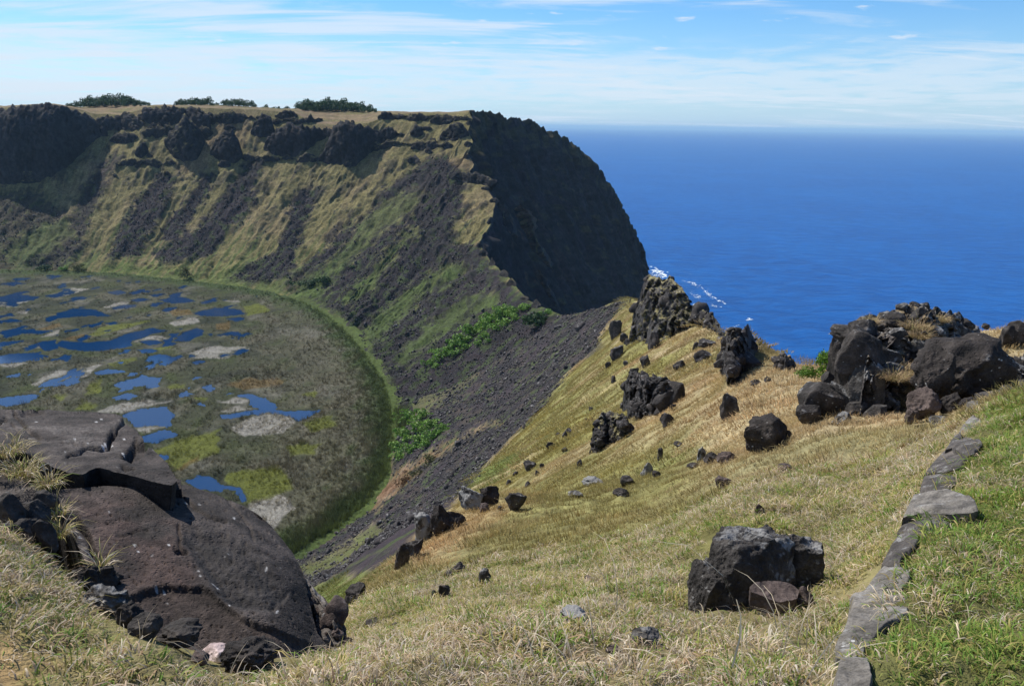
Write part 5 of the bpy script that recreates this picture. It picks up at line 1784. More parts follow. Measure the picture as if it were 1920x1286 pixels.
def hero(px, pyb, w, h, seed, dep, yawr, mat, name, boxy, **kw):
    P = at(np.array(float(px)), np.array(float(pyb)), np.array(root.location[1] + kw.pop('dy', 0.42)))
    m_px = P[1] / F0 / math.cos(math.atan((px - W0 / 2) / F0))
    me = rock_mesh(name, seed, (w * m_px, dep * w * m_px, h * m_px * 1.15), mat, 6, boxy=boxy, cuts=12, lo=0.74, hi=1.1, rough=0.10, freq=2.8)
    o = bpy.data.objects.new(name, me)
    COL.objects.link(o)
    o.parent = root
    o.location = Vector(P) - root.location + Vector((0, 0, h * m_px * 0.42))
    o.rotation_euler = (kw.get('rx', 0.0), kw.get('ry', 0.0), yawr)
    return o


hero(1392, 1150, 196, 186, 811, 0.75, 0.35, M_ROCK_HERO, 'left_block', 0.85, ry=0.10, rx=-0.1)
hero(1336, 1170, 112, 150, 815, 0.9, 0.35, M_ROCK_HERO, 'lower_block', 0.85, ry=0.12, dy=0.34)
hero(1490, 1110, 96, 128, 812, 0.95, -0.3, M_ROCK_HERO, 'right_block', 0.7, dy=0.55)
# brown slab lying in front of it
SL = zoomp([(870, 830), (930, 785), (1050, 770), (1200, 775), (1310, 800), (1390, 870), (1370, 950), (1300, 975), (1200, 990), (1130, 985), (1000, 930), (880, 880)], 5.59, 1250, 950)
gz0 = root.location[2] - CAMZ
o = sheet(SL, lambda X, Y, D: on_plane(X, Y, lambda x, y: gz0 + 0.16 + 0.10 * (y - root.location[1])), 1.6, 0.10, M_ROCK_BROWN, None, 'flat_stone', lambda X, Y, P: 0.012 * np.abs(fbm2(P[..., 0] / .1, P[..., 1] / .05, 3, 43)), None, 0.05, 4, (0.02, 0.15, 6))
tag(o, 'flat reddish brown stone lying before the split square boulder', 'flat stone')
stone(1512, 1136, 34, 36, 'small brown stone at the right end of the flat reddish one', 731, mat=M_ROCK_BROWN, level=4)

# ---- stones of the old kerb
Z9 = lambda p: zoomp(p, 2.356, 1560, 740)
KERB = [
    ([(36, 1330), (30, 1240), (52, 1142), (150, 1150), (165, 1240), (150, 1330)], 0.0, 0, 'nearest kerb stone at the bottom edge'),
    ([(55, 1138), (48, 1085), (80, 1010), (104, 925), (98, 880), (112, 860), (160, 854), (250, 870), (302, 880), (300, 950), (245, 1002), (190, 1062), (155, 1105), (150, 1146)], 0.02, 0, 'wide pale kerb stone with a raised head, second from the bottom'),
    ([(168, 852), (192, 808), (237, 736), (300, 746), (328, 772), (332, 812), (295, 872), (250, 866)], 0.0, 0, 'bluish grey kerb stone next to bright green turf, third from the bottom'),
    ([(240, 731), (256, 690), (276, 640), (312, 600), (372, 622), (356, 662), (312, 712), (304, 742)], 0.0, 1, 'narrow dark kerb stone with a diagonal crack, fourth from the bottom'),
    ([(313, 596), (330, 560), (352, 530), (405, 520), (502, 560), (482, 592), (430, 612), (380, 620)], -0.03, 1, 'dark kerb stone under the overhanging flagstone'),
    ([(352, 526), (372, 470), (388, 430), (410, 426), (500, 408), (570, 438), (602, 452), (612, 496), (580, 506), (500, 513), (410, 507)], 0.05, 0, 'overhanging flagstone lying across the kerb above a black gap'),
    ([(408, 424), (412, 385), (422, 350), (470, 338), (522, 348), (545, 372), (505, 404)], 0.0, 1, 'grey kerb stone behind the overhanging flagstone'),
    ([(432, 340), (466, 285), (500, 240), (540, 228), (600, 262), (560, 310), (515, 328)], 0.0, 1, 'long dark kerb stone half way up the line'),
    ([(520, 234), (536, 205), (590, 180), (640, 186), (652, 206), (622, 250), (600, 258), (545, 224)], 0.02, 1, 'brown dark kerb stone third from the far end'),
    ([(526, 205), (545, 170), (564, 156), (572, 180), (560, 200), (536, 212)], -0.02, 1, 'thin black kerb stone set beside the upright pale one'),
    ([(566, 182), (578, 140), (596, 108), (620, 82), (652, 108), (632, 150), (602, 182)], 0.05, 0, 'pale upright kerb stone at the far end below the slabs'),
]
for i, (p, lift, dk, lab) in enumerate(KERB):
    pp = np.array(Z9(p))
    pp[:, 0] = pp[:, 0].mean() + 1.28 * (pp[:, 0] - pp[:, 0].mean())
    ct = pp.mean(0)
    b = hit(ct[0], ct[1])
    nb = ground_n(b[0:1], b[1:2], 0.4)[0]
    zz = b[2] - CAMZ + 0.068 + lift
    fpl = (lambda z_, n_, b_: (lambda x, y: z_ - 0.8 * (n_[0] * (x - b_[0]) + n_[1] * (y - b_[1])) / n_[2]))(zz, nb, b)

    def Pk(X, Y, D, fpl=fpl):
        P = on_plane(X, Y, fpl)
        P[..., 2] -= 0.02 * np.maximum(0, 1 - D / 5.0) ** 2
        return P
    o = sheet(pp, Pk, 1.4, 0.22, M_KERB_DARK if dk else M_KERB, None, 'kerb_stone', lambda X, Y, P: 0.012 * np.abs(fbm2(P[..., 0] / .12, P[..., 1] / .2, 4, 51)) + 0.004 * np.abs(fbm2(P[..., 0] / .02, P[..., 1] / .02, 3, 53)), None, 0.03, 4, (0.03, 0.25, 10 + i))
    tag(o, lab, 'kerb stone')

# ---- the large outcrop at the right
ZB = lambda p: zoomp(p, 4.947, 1540, 550)
TOPL = ZB([(110, 520), (125, 450), (160, 420), (190, 385), (250, 330), (330, 300), (345, 240), (375, 222), (420, 245), (490, 205), (560, 200), (600, 170), (660, 165), (720, 110), (760, 95), (810, 110), (860, 85), (920, 82), (960, 95), (1000, 120), (1060, 140), (1150, 160),
           (1210, 205), (1290, 215), (1330, 245), (1390, 265), (1415, 310), (1450, 380), (1490, 450), (1520, 560)])
BOTL = ZB([(110, 900), (180, 1060), (240, 1140), (330, 1150), (430, 1130), (600, 1100), (800, 1100), (960, 1120), (1100, 1000), (1300, 850), (1450, 760), (1520, 700)])
o, G, S_ = crag('rock_outcrop', TOPL, BOTL, 4.0, M_CRAG_NEAR, None, 1.6, 150, 1.6, 0.3, 900, 0.16, STRAW * 1.05, 0.9, np.array((0.048, 0.042, 0.039)), bulge=0.08, frac=(330, 0.22, 1.25))
tag(o, 'massive lichened lava outcrop with boulders heaped on its top at the right', 'outcrop')
# boulders on the top of it
TB = [(755, 140, 110, 60), (870, 110, 90, 45), (965, 125, 70, 45), (600, 230, 130, 80), (690, 265, 150, 105), (490, 265, 150, 85), (380, 285, 90, 75), (935, 190, 80, 75), (1000, 215, 120, 75), (970, 305, 120, 110),
      (870, 240, 110, 70), (1150, 265, 120, 90), (1240, 230, 110, 60), (1210, 330, 100, 95), (1340, 315, 150, 90), (1290, 380, 110, 110), (1040, 385, 120, 90), (1330, 400, 120, 110), (1420, 380, 100, 100), (830, 190, 80, 60),
      (560, 320, 130, 60), (420, 350, 150, 60), (1090, 470, 200, 90), (1250, 440, 160, 80), (900, 520, 150, 120), (250, 385, 130, 70), (640, 175, 60, 40), (1100, 205, 80, 50)]
gp, gq = proj(G)
for i, (zx, zy, zw, zh) in enumerate(TB):
    px, py = ZB([(zx, zy)])[0]
    d = (gp - px) ** 2 + (gq - py) ** 2
    k = np.unravel_index(np.argmin(np.where(S_ <= 1.05, d, 1e9)), d.shape)
    p = G[k]
    m_px = p[1] / F0 * 1.12
    w, h = zw / 4.947 * m_px, zh / 4.947 * m_px
    me = rock_mesh('boulder', 930 + i, (w * 1.1, w * 0.9, h * 1.35), M_ROCK if i % 3 else M_ROCK_PALE, 4, boxy=0.3, cuts=20, lo=0.5, hi=0.88, rough=0.09)
    q = link('boulder', me, None, o, None, (random.uniform(-.25, .25), random.uniform(-.25, .25), random.uniform(-.6, .6)))
    q.location = p + np.array((0, 0.1 * w, h * 0.12)) - np.array(o.location)
g_ = np.random.default_rng(77)
MID = []
for k in range(9):
    zx = g_.uniform(150, 1480); zt = np.interp(zx, [110, 250, 350, 500, 760, 920, 1200, 1400, 1520], [520, 330, 240, 205, 100, 85, 205, 270, 560]); zb = np.interp(zx, [110, 240, 430, 800, 960, 1300, 1520], [900, 1140, 1120, 1090, 1000, 800, 700])
    zh = g_.uniform(110, 230)
    MID.append((zx, lerp(zt + 0.8 * zh, zb, g_.uniform(0, 0.9)), zh * g_.uniform(0.9, 1.7), zh, 0.4, 0.7, 40 + k, 'R' if k % 4 else 'P'))
BIGB = MID + [(290, 1120, 380, 700, 0.5, 0.8, 1, 'R'), (440, 1130, 300, 560, 0.5, 0.8, 14, 'P'), (560, 820, 320, 330, 0.5, 0.6, 6, 'R'), (420, 760, 420, 420, 0.5, 0.7, 11, 'R'), (690, 640, 190, 330, 0.5, 0.6, 3, 'P'), (360, 470, 420, 150, 0.5, 0.8, 8, 'R'), (980, 470, 380, 200, 0.5, 0.7, 12, 'R')]
for zx, zy, zw, zh, bx_, dp_, sd_, mt_ in BIGB:
    px, py = ZB([(zx, zy - zh * 0.45)])[0]
    d = (gp - px) ** 2 + (gq - py) ** 2
    k = np.unravel_index(np.argmin(np.where(S_ <= 1.0, d, 1e9)), d.shape)
    p = G[k]
    m_px = p[1] / F0 * 1.1
    w, h = zw / 4.947 * m_px, zh / 4.947 * m_px
    me = rock_mesh('block', 1700 + sd_, (w * 1.05, w * dp_, h * 1.08), M_ROCK_PALE if mt_ == 'P' else (M_ROCK_HERO if sd_ % 3 == 0 else M_ROCK), 5, boxy=0.3, cuts=26, lo=0.5, hi=0.84, rough=0.075, freq=2.6)
    q = link('block', me, None, o, None, (random.uniform(-.15, .1), random.uniform(-.12, .12), random.uniform(-.4, .4)))
    q.location = p + np.array((0, 0.22 * w * dp_, 0)) - np.array(o.location)
for zx, zy, zw in ((820, 330, 250), (1060, 270, 130), (860, 420, 150), (700, 740, 260), (620, 800, 220), (790, 820, 260), (820, 930, 200), (400, 300, 130), (760, 1040, 160)):
    px, py = ZB([(zx, zy)])[0]
    d = (gp - px) ** 2 + (gq - py) ** 2
    k = np.unravel_index(np.argmin(np.where(S_ <= 1.05, d, 1e9)), d.shape)
    p = G[k]
    w = zw / 4.947 * p[1] / F0 * 1.1
    me = blades_mesh('grass_tuft', 420, 0.22, 0.010, 0, 1750 + zx, [(0.42, 0.29, 0.16), (0.36, 0.25, 0.13), (0.46, 0.35, 0.2), (0.30, 0.26, 0.10)], 1.3, 0.4, 3, 0.5 * w)
    me.materials.clear(); me.materials.append(M_TUFT)
    q = link('grass_tuft', me, None, o)
    q.location = p + np.array((0, -0.25, 0.10)) - np.array(o.location)
    q.scale = (1, 1, 0.9)
# rubble at its foot
for i in range(34):
    zx = rng.uniform(430, 900); zy = rng.uniform(880, 1110)
    px, py = ZB([(zx, zy)])[0]
    d = (gp - px) ** 2 + (gq - py) ** 2
    k = np.unravel_index(np.argmin(np.where(S_ <= 1.0, d, 1e9)), d.shape)
    p = G[k]
    w = rng.uniform(40, 110) / 4.947 * p[1] / F0 * 1.1
    me = rock_mesh('boulder', 980 + i, (w, w * .8, w * rng.uniform(.6, 1.1)), M_ROCK if i % 2 else M_ROCK_PALE, 3, boxy=0.3, cuts=14)
    q = link('boulder', me, None, o, None, (random.uniform(-.5, .5), random.uniform(-.5, .5), random.uniform(0, 6)))
    q.location = p + np.array((0, 0.12 * w, 0)) - np.array(o.location)


def near_crag(dy):
    return lambda px, py: at(np.array(float(px)), np.array(float(py)), np.array(dy))


for a in [(1816, 764, 176, 112, 'huge pitted black boulder with a sloping peak against the outcrop', 741, M_ROCK_BLACK, 12.3), (1752, 752, 66, 92, 'rounded black lobe at the left end of the huge pitted boulder', 742, M_ROCK_BLACK, 12.0),
          (1868, 742, 70, 80, 'black boulder at the right end of the huge pitted one', 748, M_ROCK_BLACK, 12.6), (1736, 790, 60, 54, 'reddish black boulder propping up the huge pitted one', 743, M_ROCK_BROWN, 11.6), (1712, 798, 28, 30, 'small knobbly dark stone at the grass edge', 744, M_ROCK_BROWN, 11.5),
          (1790, 788, 50, 48, 'squarish dark boulder right of the reddish black prop', 745, M_ROCK_BLACK, 11.6), (1822, 784, 40, 34, 'small dark stone under the pale flat slab', 746, M_ROCK_BLACK, 11.0), (1766, 798, 40, 14, 'flat pale speckled stone in grass below the boulders', 747, M_ROCK_PALE, 11.2)]:
    stone(*a[:6], mat=a[6], ground=near_crag(a[7]), level=5, cuts=16, lo=0.48, hi=0.88, rough=0.13, freq=2.4, sink=0.12, dep=0.8, tilt=0.1)
for i, (p, dz_, lab, dst) in enumerate([([(1350, 1000), (1420, 990), (1560, 1000), (1680, 1040), (1740, 1080), (1660, 1110), (1600, 1130), (1560, 1180), (1480, 1180), (1400, 1080), (1355, 1050)], 0.0, 'pale grey flat slab leaning at the foot of the pitted boulder', 10.4),
                                        ([(1415, 930), (1500, 910), (1640, 895), (1680, 850), (1740, 845), (1810, 880), (1820, 930), (1770, 1000), (1700, 1040), (1560, 1000), (1480, 985)], 0.05, 'brownish flat slab behind the pale grey one', 11.2),
                                        ([(1830, 800), (1880, 795), (1900, 800), (1900, 860), (1850, 860), (1825, 830)], 0.05, 'small grey slab at the right edge above the turf', 11.6)]):
    pp = np.array(ZB(p))
    c = at(pp[:, 0].mean(), pp[:, 1].mean(), np.array(dst))
    o = sheet(ZB(p), (lambda c_: lambda X, Y, D: on_plane(X, Y, lambda x, y: c_[2] - CAMZ + 0.22 * (y - c_[1]) + 0.15 * (x - c_[0])))(c), 1.5, 0.35, M_KERB if i == 0 else M_KERB_DARK, None, 'flat_slab', lambda X, Y, P: 0.02 * np.abs(fbm2(P[..., 0] / .3, P[..., 1] / .3, 4, 61)), None, 0.05, 4, (0.05, 0.5, 30 + i))
    tag(o, lab, 'slab')
for a in [(1540, 790, 86, 74, 'faceted dark boulder pile left of the massive outcrop', 751, M_ROCK, 15.2), (1518, 794, 46, 34, 'low faceted dark rock at the left end of the pile', 752, M_ROCK, 14.8), (1552, 730, 28, 34, 'pointed stone on top of the faceted pile', 753, M_ROCK, 15.6),
          (1572, 780, 40, 60, 'grey faced block between faceted pile and massive outcrop', 754, M_ROCK_PALE, 15.2), (1608, 796, 40, 40, 'dark block under the left edge of the massive outcrop', 755, M_ROCK, 14.6),
          (1648, 796, 46, 36, 'dark cracked block at the foot of the massive outcrop', 756, M_ROCK, 14.2)]:
    stone(*a[:6], mat=a[6], ground=near_crag(a[7]), level=5, cuts=18, lo=0.45, hi=0.85, rough=0.05, boxy=0.3, sink=0.1)
# rocks at the far right edge
g_r = near_crag(36.0)
for a in [(1894, 640, 26, 26, 'dark boulder on the grassy knoll left in the heap at the right edge', 761, M_ROCK), (1910, 634, 30, 28, 'topmost boulder of the heap at the right edge', 762, M_ROCK), (1906, 656, 40, 36, 'lower dark boulder of the heap at the right edge', 763, M_ROCK),
          (1868, 655, 18, 12, 'small dark rock alone on the grassy knoll at the right', 764, M_ROCK), (1892, 664, 20, 14, 'low rock on the knoll below the heap at the right edge', 765, M_ROCK), (1850, 616, 12, 8, 'tiny rock on the crest of the knoll at the right', 766, M_ROCK)]:
    stone(*a[:6], mat=a[6], ground=g_r, level=4, cuts=16, boxy=0.3, rough=0.08)
o, G, S_ = crag('rock_outcrop', [(1862, 700), (1876, 682), (1890, 672), (1905, 668), (1960, 660)], [(1862, 712), (1885, 716), (1910, 722), (1960, 724)], 3, M_CRAG_NEAR, near_crag(24.0), 1.8, 40, 0.8, 0.6, 770, -0.1, OLIVE, 0.6)
tag(o, 'dark rocky bank at the right edge behind the pitted boulder', 'outcrop')


# ================================================================ PLANTS AND LOOSE STONES
M_STONE_I = mat_rock('scree_stone', (0.028, 0.025, 0.025), (0.060, 0.053, 0.052), 0.35, 0.5, 1.0)


def proto(me, coll):
    o = bpy.data.objects.new(me.name, me)
    coll.objects.link(o)
    return o


def instancer(name, meshes, P, rot, scl, idx, icol, label, kind='stuff'):
    """one object of ground cover: many small copies of a few shapes, at the given points"""
    coll = bpy.data.collections.new(name + '_shapes')
    PROTO.children.link(coll)
    for i, me in enumerate(meshes):
        me.name = '%02d_%s' % (i, name)
        proto(me, coll)
    me = bpy.data.meshes.new(name)
    n = len(P)
    me.vertices.add(n)
    me.vertices.foreach_set('co', np.ascontiguousarray(P, np.float32).ravel())
    a = me.attributes.new('rot', 'FLOAT_VECTOR', 'POINT'); a.data.foreach_set('vector', np.ascontiguousarray(rot, np.float32).ravel())
    a = me.attributes.new('scl', 'FLOAT_VECTOR', 'POINT')
    scl = np.asarray(scl, np.float32)
    scl = np.stack([scl] * 3, 1) if scl.ndim == 1 else scl
    a.data.foreach_set('vector', np.ascontiguousarray(scl).ravel())
    a = me.attributes.new('idx', 'INT', 'POINT'); a.data.foreach_set('value', np.ascontiguousarray(idx, np.int32))
    a = me.attributes.new('icol', 'FLOAT_COLOR', 'POINT')
    c = np.ones((n, 4), np.float32); c[:, :3] = icol
    a.data.foreach_set('color', c.ravel())
    o = link(name, me)
    ng = bpy.data.node_groups.new(name, 'GeometryNodeTree')
    ng.interface.new_socket('Geometry', in_out='INPUT', socket_type='NodeSocketGeometry')
    ng.interface.new_socket('Geometry', in_out='OUTPUT', socket_type='NodeSocketGeometry')
    gi, go = ng.nodes.new('NodeGroupInput'), ng.nodes.new('NodeGroupOutput')
    iop = ng.nodes.new('GeometryNodeInstanceOnPoints')
    ci = ng.nodes.new('GeometryNodeCollectionInfo')
    ci.inputs['Collection'].default_value = coll
    ci.inputs['Separate Children'].default_value = True
    ci.inputs['Reset Children'].default_value = True

    def at_(nm, ty):
        x = ng.nodes.new('GeometryNodeInputNamedAttribute')
        x.data_type = ty
        x.inputs['Name'].default_value = nm
        return x.outputs['Attribute']
    l = ng.links.new
    m2p = ng.nodes.new('GeometryNodeMeshToPoints')
    l(gi.outputs[0], m2p.inputs['Mesh'])
    l(m2p.outputs[0], iop.inputs['Points'])
    l(ci.outputs[0], iop.inputs['Instance'])
    iop.inputs['Pick Instance'].default_value = True
    l(at_('idx', 'INT'), iop.inputs['Instance Index'])
    l(at_('rot', 'FLOAT_VECTOR'), iop.inputs['Rotation'])
    l(at_('scl', 'FLOAT_VECTOR'), iop.inputs['Scale'])
    l(iop.outputs[0], go.inputs[0])
    md = o.modifiers.new('scatter', 'NODES')
    md.node_group = ng
    tag(o, label, kind=kind)
    return o


def rots(n, tilt, normals=None, follow=0.7):
    """random heading, leaning a little and partly following the slope"""
    r = np.zeros((n, 3))
    r[:, 2] = rng.uniform(0, 6.283, n)
    if normals is not None:
        # small-angle lean towards the slope normal, expressed for XYZ euler
        tx = -np.arctan2(normals[:, 1], normals[:, 2]) * follow
        ty = np.arctan2(normals[:, 0], normals[:, 2]) * follow
        c, s_ = np.cos(r[:, 2]), np.sin(r[:, 2])
        r[:, 0] = c * tx + s_ * ty
        r[:, 1] = -s_ * tx + c * ty
    r[:, :2] += rng.normal(0, tilt, (n, 2))
    return r


def sample_hill(n, y0, y1, pxm=(-40, 1960), power=1.0):
    """random ground points, even in the picture's own distances (denser close by)"""
    b = rng.uniform(math.log(y0), math.log(y1), n)
    a = rng.uniform(A0, A1, n)
    Y = np.exp(b); X = a * Y
    Z = ground_z(X, Y)
    px, py = proj(np.stack([X, Y, Z], 1))
    k = (px > pxm[0]) & (px < pxm[1]) & (py > 150) & (py < 1380)
    return X[k], Y[k], Z[k], px[k], py[k]


# places where no grass grows: on the stones, the ledge and the bare dirt
NO_GRASS = [LOW, UPP] + [Z9(k[0]) for k in KERB] + [[(1292, 1050), (1330, 985), (1520, 1010), (1532, 1062), (1440, 1085), (1390, 1140), (1290, 1160)], SL]


def free(px, py, margin=2):
    k = np.ones(px.shape, bool)
    for p in NO_GRASS:
        a = np.array(p)
        m_ = k & (px > a[:, 0].min()) & (px < a[:, 0].max()) & (py > a[:, 1].min()) & (py < a[:, 1].max())
        if m_.any():
            k[m_] &= inpoly(px[m_], py[m_], p) < -margin
    return k


GR = [(0.155, 0.27, 0.040), (0.125, 0.22, 0.035), (0.22, 0.29, 0.050), (0.28, 0.29, 0.075)]
DRY = [(0.62, 0.51, 0.37), (0.54, 0.41, 0.28), (0.70, 0.62, 0.50), (0.42, 0.29, 0.18), (0.56, 0.46, 0.32)]
YEL = [(0.40, 0.32, 0.12), (0.34, 0.29, 0.095), (0.46, 0.37, 0.17)]
def patch_set(nm, n, ln, wd, rad, sd, pal, lean, droop, cnt=4, segs=3):
    return [blades_mesh(nm, n, ln, wd, 0, sd + k, pal, lean, droop, segs, rad) for k in range(cnt)]


G_PAL = GR + GR + GR + YEL[:2] + DRY[:1]
D_PAL = DRY + DRY + YEL[:2] + GR[2:3]
M_PAL = DRY[:2] + YEL + YEL + GR[1:4]
near_shapes = (patch_set('turf', 190, 0.058, 0.0066, 0.17, 901, G_PAL, 1.5, 0.45) + patch_set('straw', 180, 0.070, 0.0056, 0.17, 911, D_PAL, 2.0, 0.55) + patch_set('mixed', 190, 0.062, 0.0060, 0.17, 921, M_PAL, 1.8, 0.5)
               + patch_set('turf_small', 28, 0.050, 0.0062, 0.06, 941, G_PAL, 1.5, 0.45) + patch_set('straw_small', 28, 0.060, 0.0050, 0.06, 951, D_PAL, 2.0, 0.55) + patch_set('mixed_small', 28, 0.054, 0.0055, 0.06, 961, M_PAL, 1.8, 0.5)
               + patch_set('stalk', 7, 0.22, 0.0036, 0.10, 931, [(0.66, 0.58, 0.44), (0.58, 0.48, 0.34)], 1.0, 0.25, 3, 4))          # 24-26


def jitter_cells(y0, y1, step, seed):
    """points on a shaken square lattice on the ground within the view"""
    g = np.random.default_rng(seed)
    xs = np.arange(-0.76 * y1 - 1, 0.76 * y1 + 1.7, step); ys = np.arange(y0, y1, step)
    X, Y = np.meshgrid(xs, ys)
    X = X.ravel() + g.uniform(-.5, .5, X.size) * step; Y = Y.ravel() + g.uniform(-.5, .5, Y.size) * step
    k = (Y > y0) & (X < 0.76 * Y + (1.7 if y1 < 10 else 0.3)) & (X > -0.76 * Y - (1.0 if y1 < 10 else 0.3))
    X, Y = X[k], Y[k]
    Z = ground_z(X, Y)
    px, py = proj(np.stack([X, Y, Z], 1))
    k = ((px > -90) & (px < 2010) & (py < 1400)) | (Y < 8)
    return X[k], Y[k], Z[k], px[k], py[k]


def dirt_at(X, Y):
    return np.hypot(X + 1.78, (Y - 1.9) * 0.9) * 0.36 < 0.15 + 0.04 * fbm2(X * 5, Y * 5, 2, 61)


def build_near_grass():
    sets = []
    for y0, y1, step, r_, off in ((1.2, 9.6, 0.135, 0.15, 0), (1.2, 9.6, 0.052, 0.03, 12)):
        X, Y, Z, px, py = jitter_cells(y0, y1, step, 5 + off)
        rad_px = r_ * F0 / Y
        kb = np.zeros(len(X), bool)
        # big patches only where they clear the stones; small ones fill the rest
        for lo, hi in ((0, 25), (25, 45), (45, 80), (80, 200)):
            m_ = (rad_px >= lo) & (rad_px < hi)
            if m_.any():
                kb[m_] = free(px[m_], py[m_], 0.5 * (lo + min(hi, 110)) * 1.15)
        dirt = dirt_at(X, Y)
        if off == 0:
            k = kb & ~dirt
        else:
            big_rad = 0.15 * F0 / Y
            kbig = np.zeros(len(X), bool)
            for lo, hi in ((0, 25), (25, 45), (45, 80), (80, 200)):
                m_ = (big_rad >= lo) & (big_rad < hi)
                if m_.any():
                    kbig[m_] = free(px[m_], py[m_], 0.5 * (lo + min(hi, 110)) * 1.25)
            k = free(px, py, 9) & ~kbig & (~dirt)
        sets.append([v[k] for v in (X, Y, Z, px, py)] + [np.full(k.sum(), off)])
    X, Y, Z, px, py, off = [np.concatenate([s[i] for s in sets]) for i in range(6)]
    n = len(X)
    right = sstep(-25, 25, px - (1590 + (1286 - py) * 0.50))
    patch = fbm2(X / 0.5, Y / 0.5, 3, 63); patch2 = fbm2(X / 1.4, Y / 1.4, 2, 65)
    u = rng.uniform(size=n)
    pg = lerp(0.10 + 0.22 * sstep(0.05, .35, patch), 0.74 + 0.2 * sstep(-.1, .3, patch), right)
    pd = lerp(0.28 + 0.34 * sstep(4.0, 2.6, Y) + 0.3 * sstep(0.05, .3, patch2), 0.12 + 0.25 * sstep(0.1, .4, patch2), right)
    pd = np.where(((px < 620) & (Y < 6)) | ((px < 1540) & (Y < 4.0 + patch2)), 0.74, pd)
    kind = np.where(u < pg, 0, np.where(u < pg + pd, 1, 2))
    idx = off + kind * 4 + rng.integers(0, 4, n)
    st = (rng.uniform(size=n) < 0.05 * (1 - right) * sstep(0.05, .3, patch2)) & (off == 0)
    scl = rng.lognormal(0, 0.16, n) * (0.85 + 0.045 * Y) * (1 + 0.30 * patch)
    N = ground_n(X, Y, 0.15)
    tint = np.ones((n, 3)) * rng.uniform(0.82, 1.12, n)[:, None]
    tint = tint * (1 + 0.3 * patch[:, None] * np.array((1, 0.9, 0.6)))
    P = np.stack([X, Y, Z - 0.006], 1)
    xs_ = [hit(x, y) for x, y in ((1440, 1240), (1470, 1200), (1500, 1215), (1520, 1190), (1545, 1230), (1480, 1262), (1530, 1258), (1560, 1205), (1500, 1170), (1420, 1215), (1575, 1262), (1455, 1275), (560, 1262), (640, 1250), (980, 1240), (1100, 1262), (240, 1195), (420, 1268))]
    P2_ = np.concatenate([P[st], np.array(xs_)])
    m_ = len(P2_)
    idx2 = 24 + rng.integers(0, 3, m_)
    instancer('grass', near_shapes, np.concatenate([P, P2_]), np.concatenate([rots(n, 0.08, N, 0.95), rots(m_, 0.2)]), np.concatenate([scl, rng.lognormal(-0.1, 0.3, m_)]), np.concatenate([idx, idx2]),
              np.concatenate([tint, np.ones((m_, 3))]), 'dry straw and green turf covering the ground round the photographer')
    return n


def ground_cover_at(X, Y, px, py):
    c, t, tc, d = slope_cover(px, py, X, Y, Y)
    return c, t, d


W_PAL = [(1, 1, 1), (1.15, 1.1, 1.0), (0.8, 0.78, 0.72), (1.3, 1.22, 1.1), (0.95, 0.85, 0.7)]
mid_shapes = (patch_set('slope_tuft', 210, 0.095, 0.012, 0.50, 1001, W_PAL, 1.5, 0.5, 4, 2) + patch_set('bank_tuft', 230, 0.22, 0.042, 1.45, 1011, W_PAL, 1.5, 0.45, 4, 2) + patch_set('far_tuft', 240, 0.48, 0.14, 4.2, 1021, W_PAL, 1.5, 0.4, 4, 2))


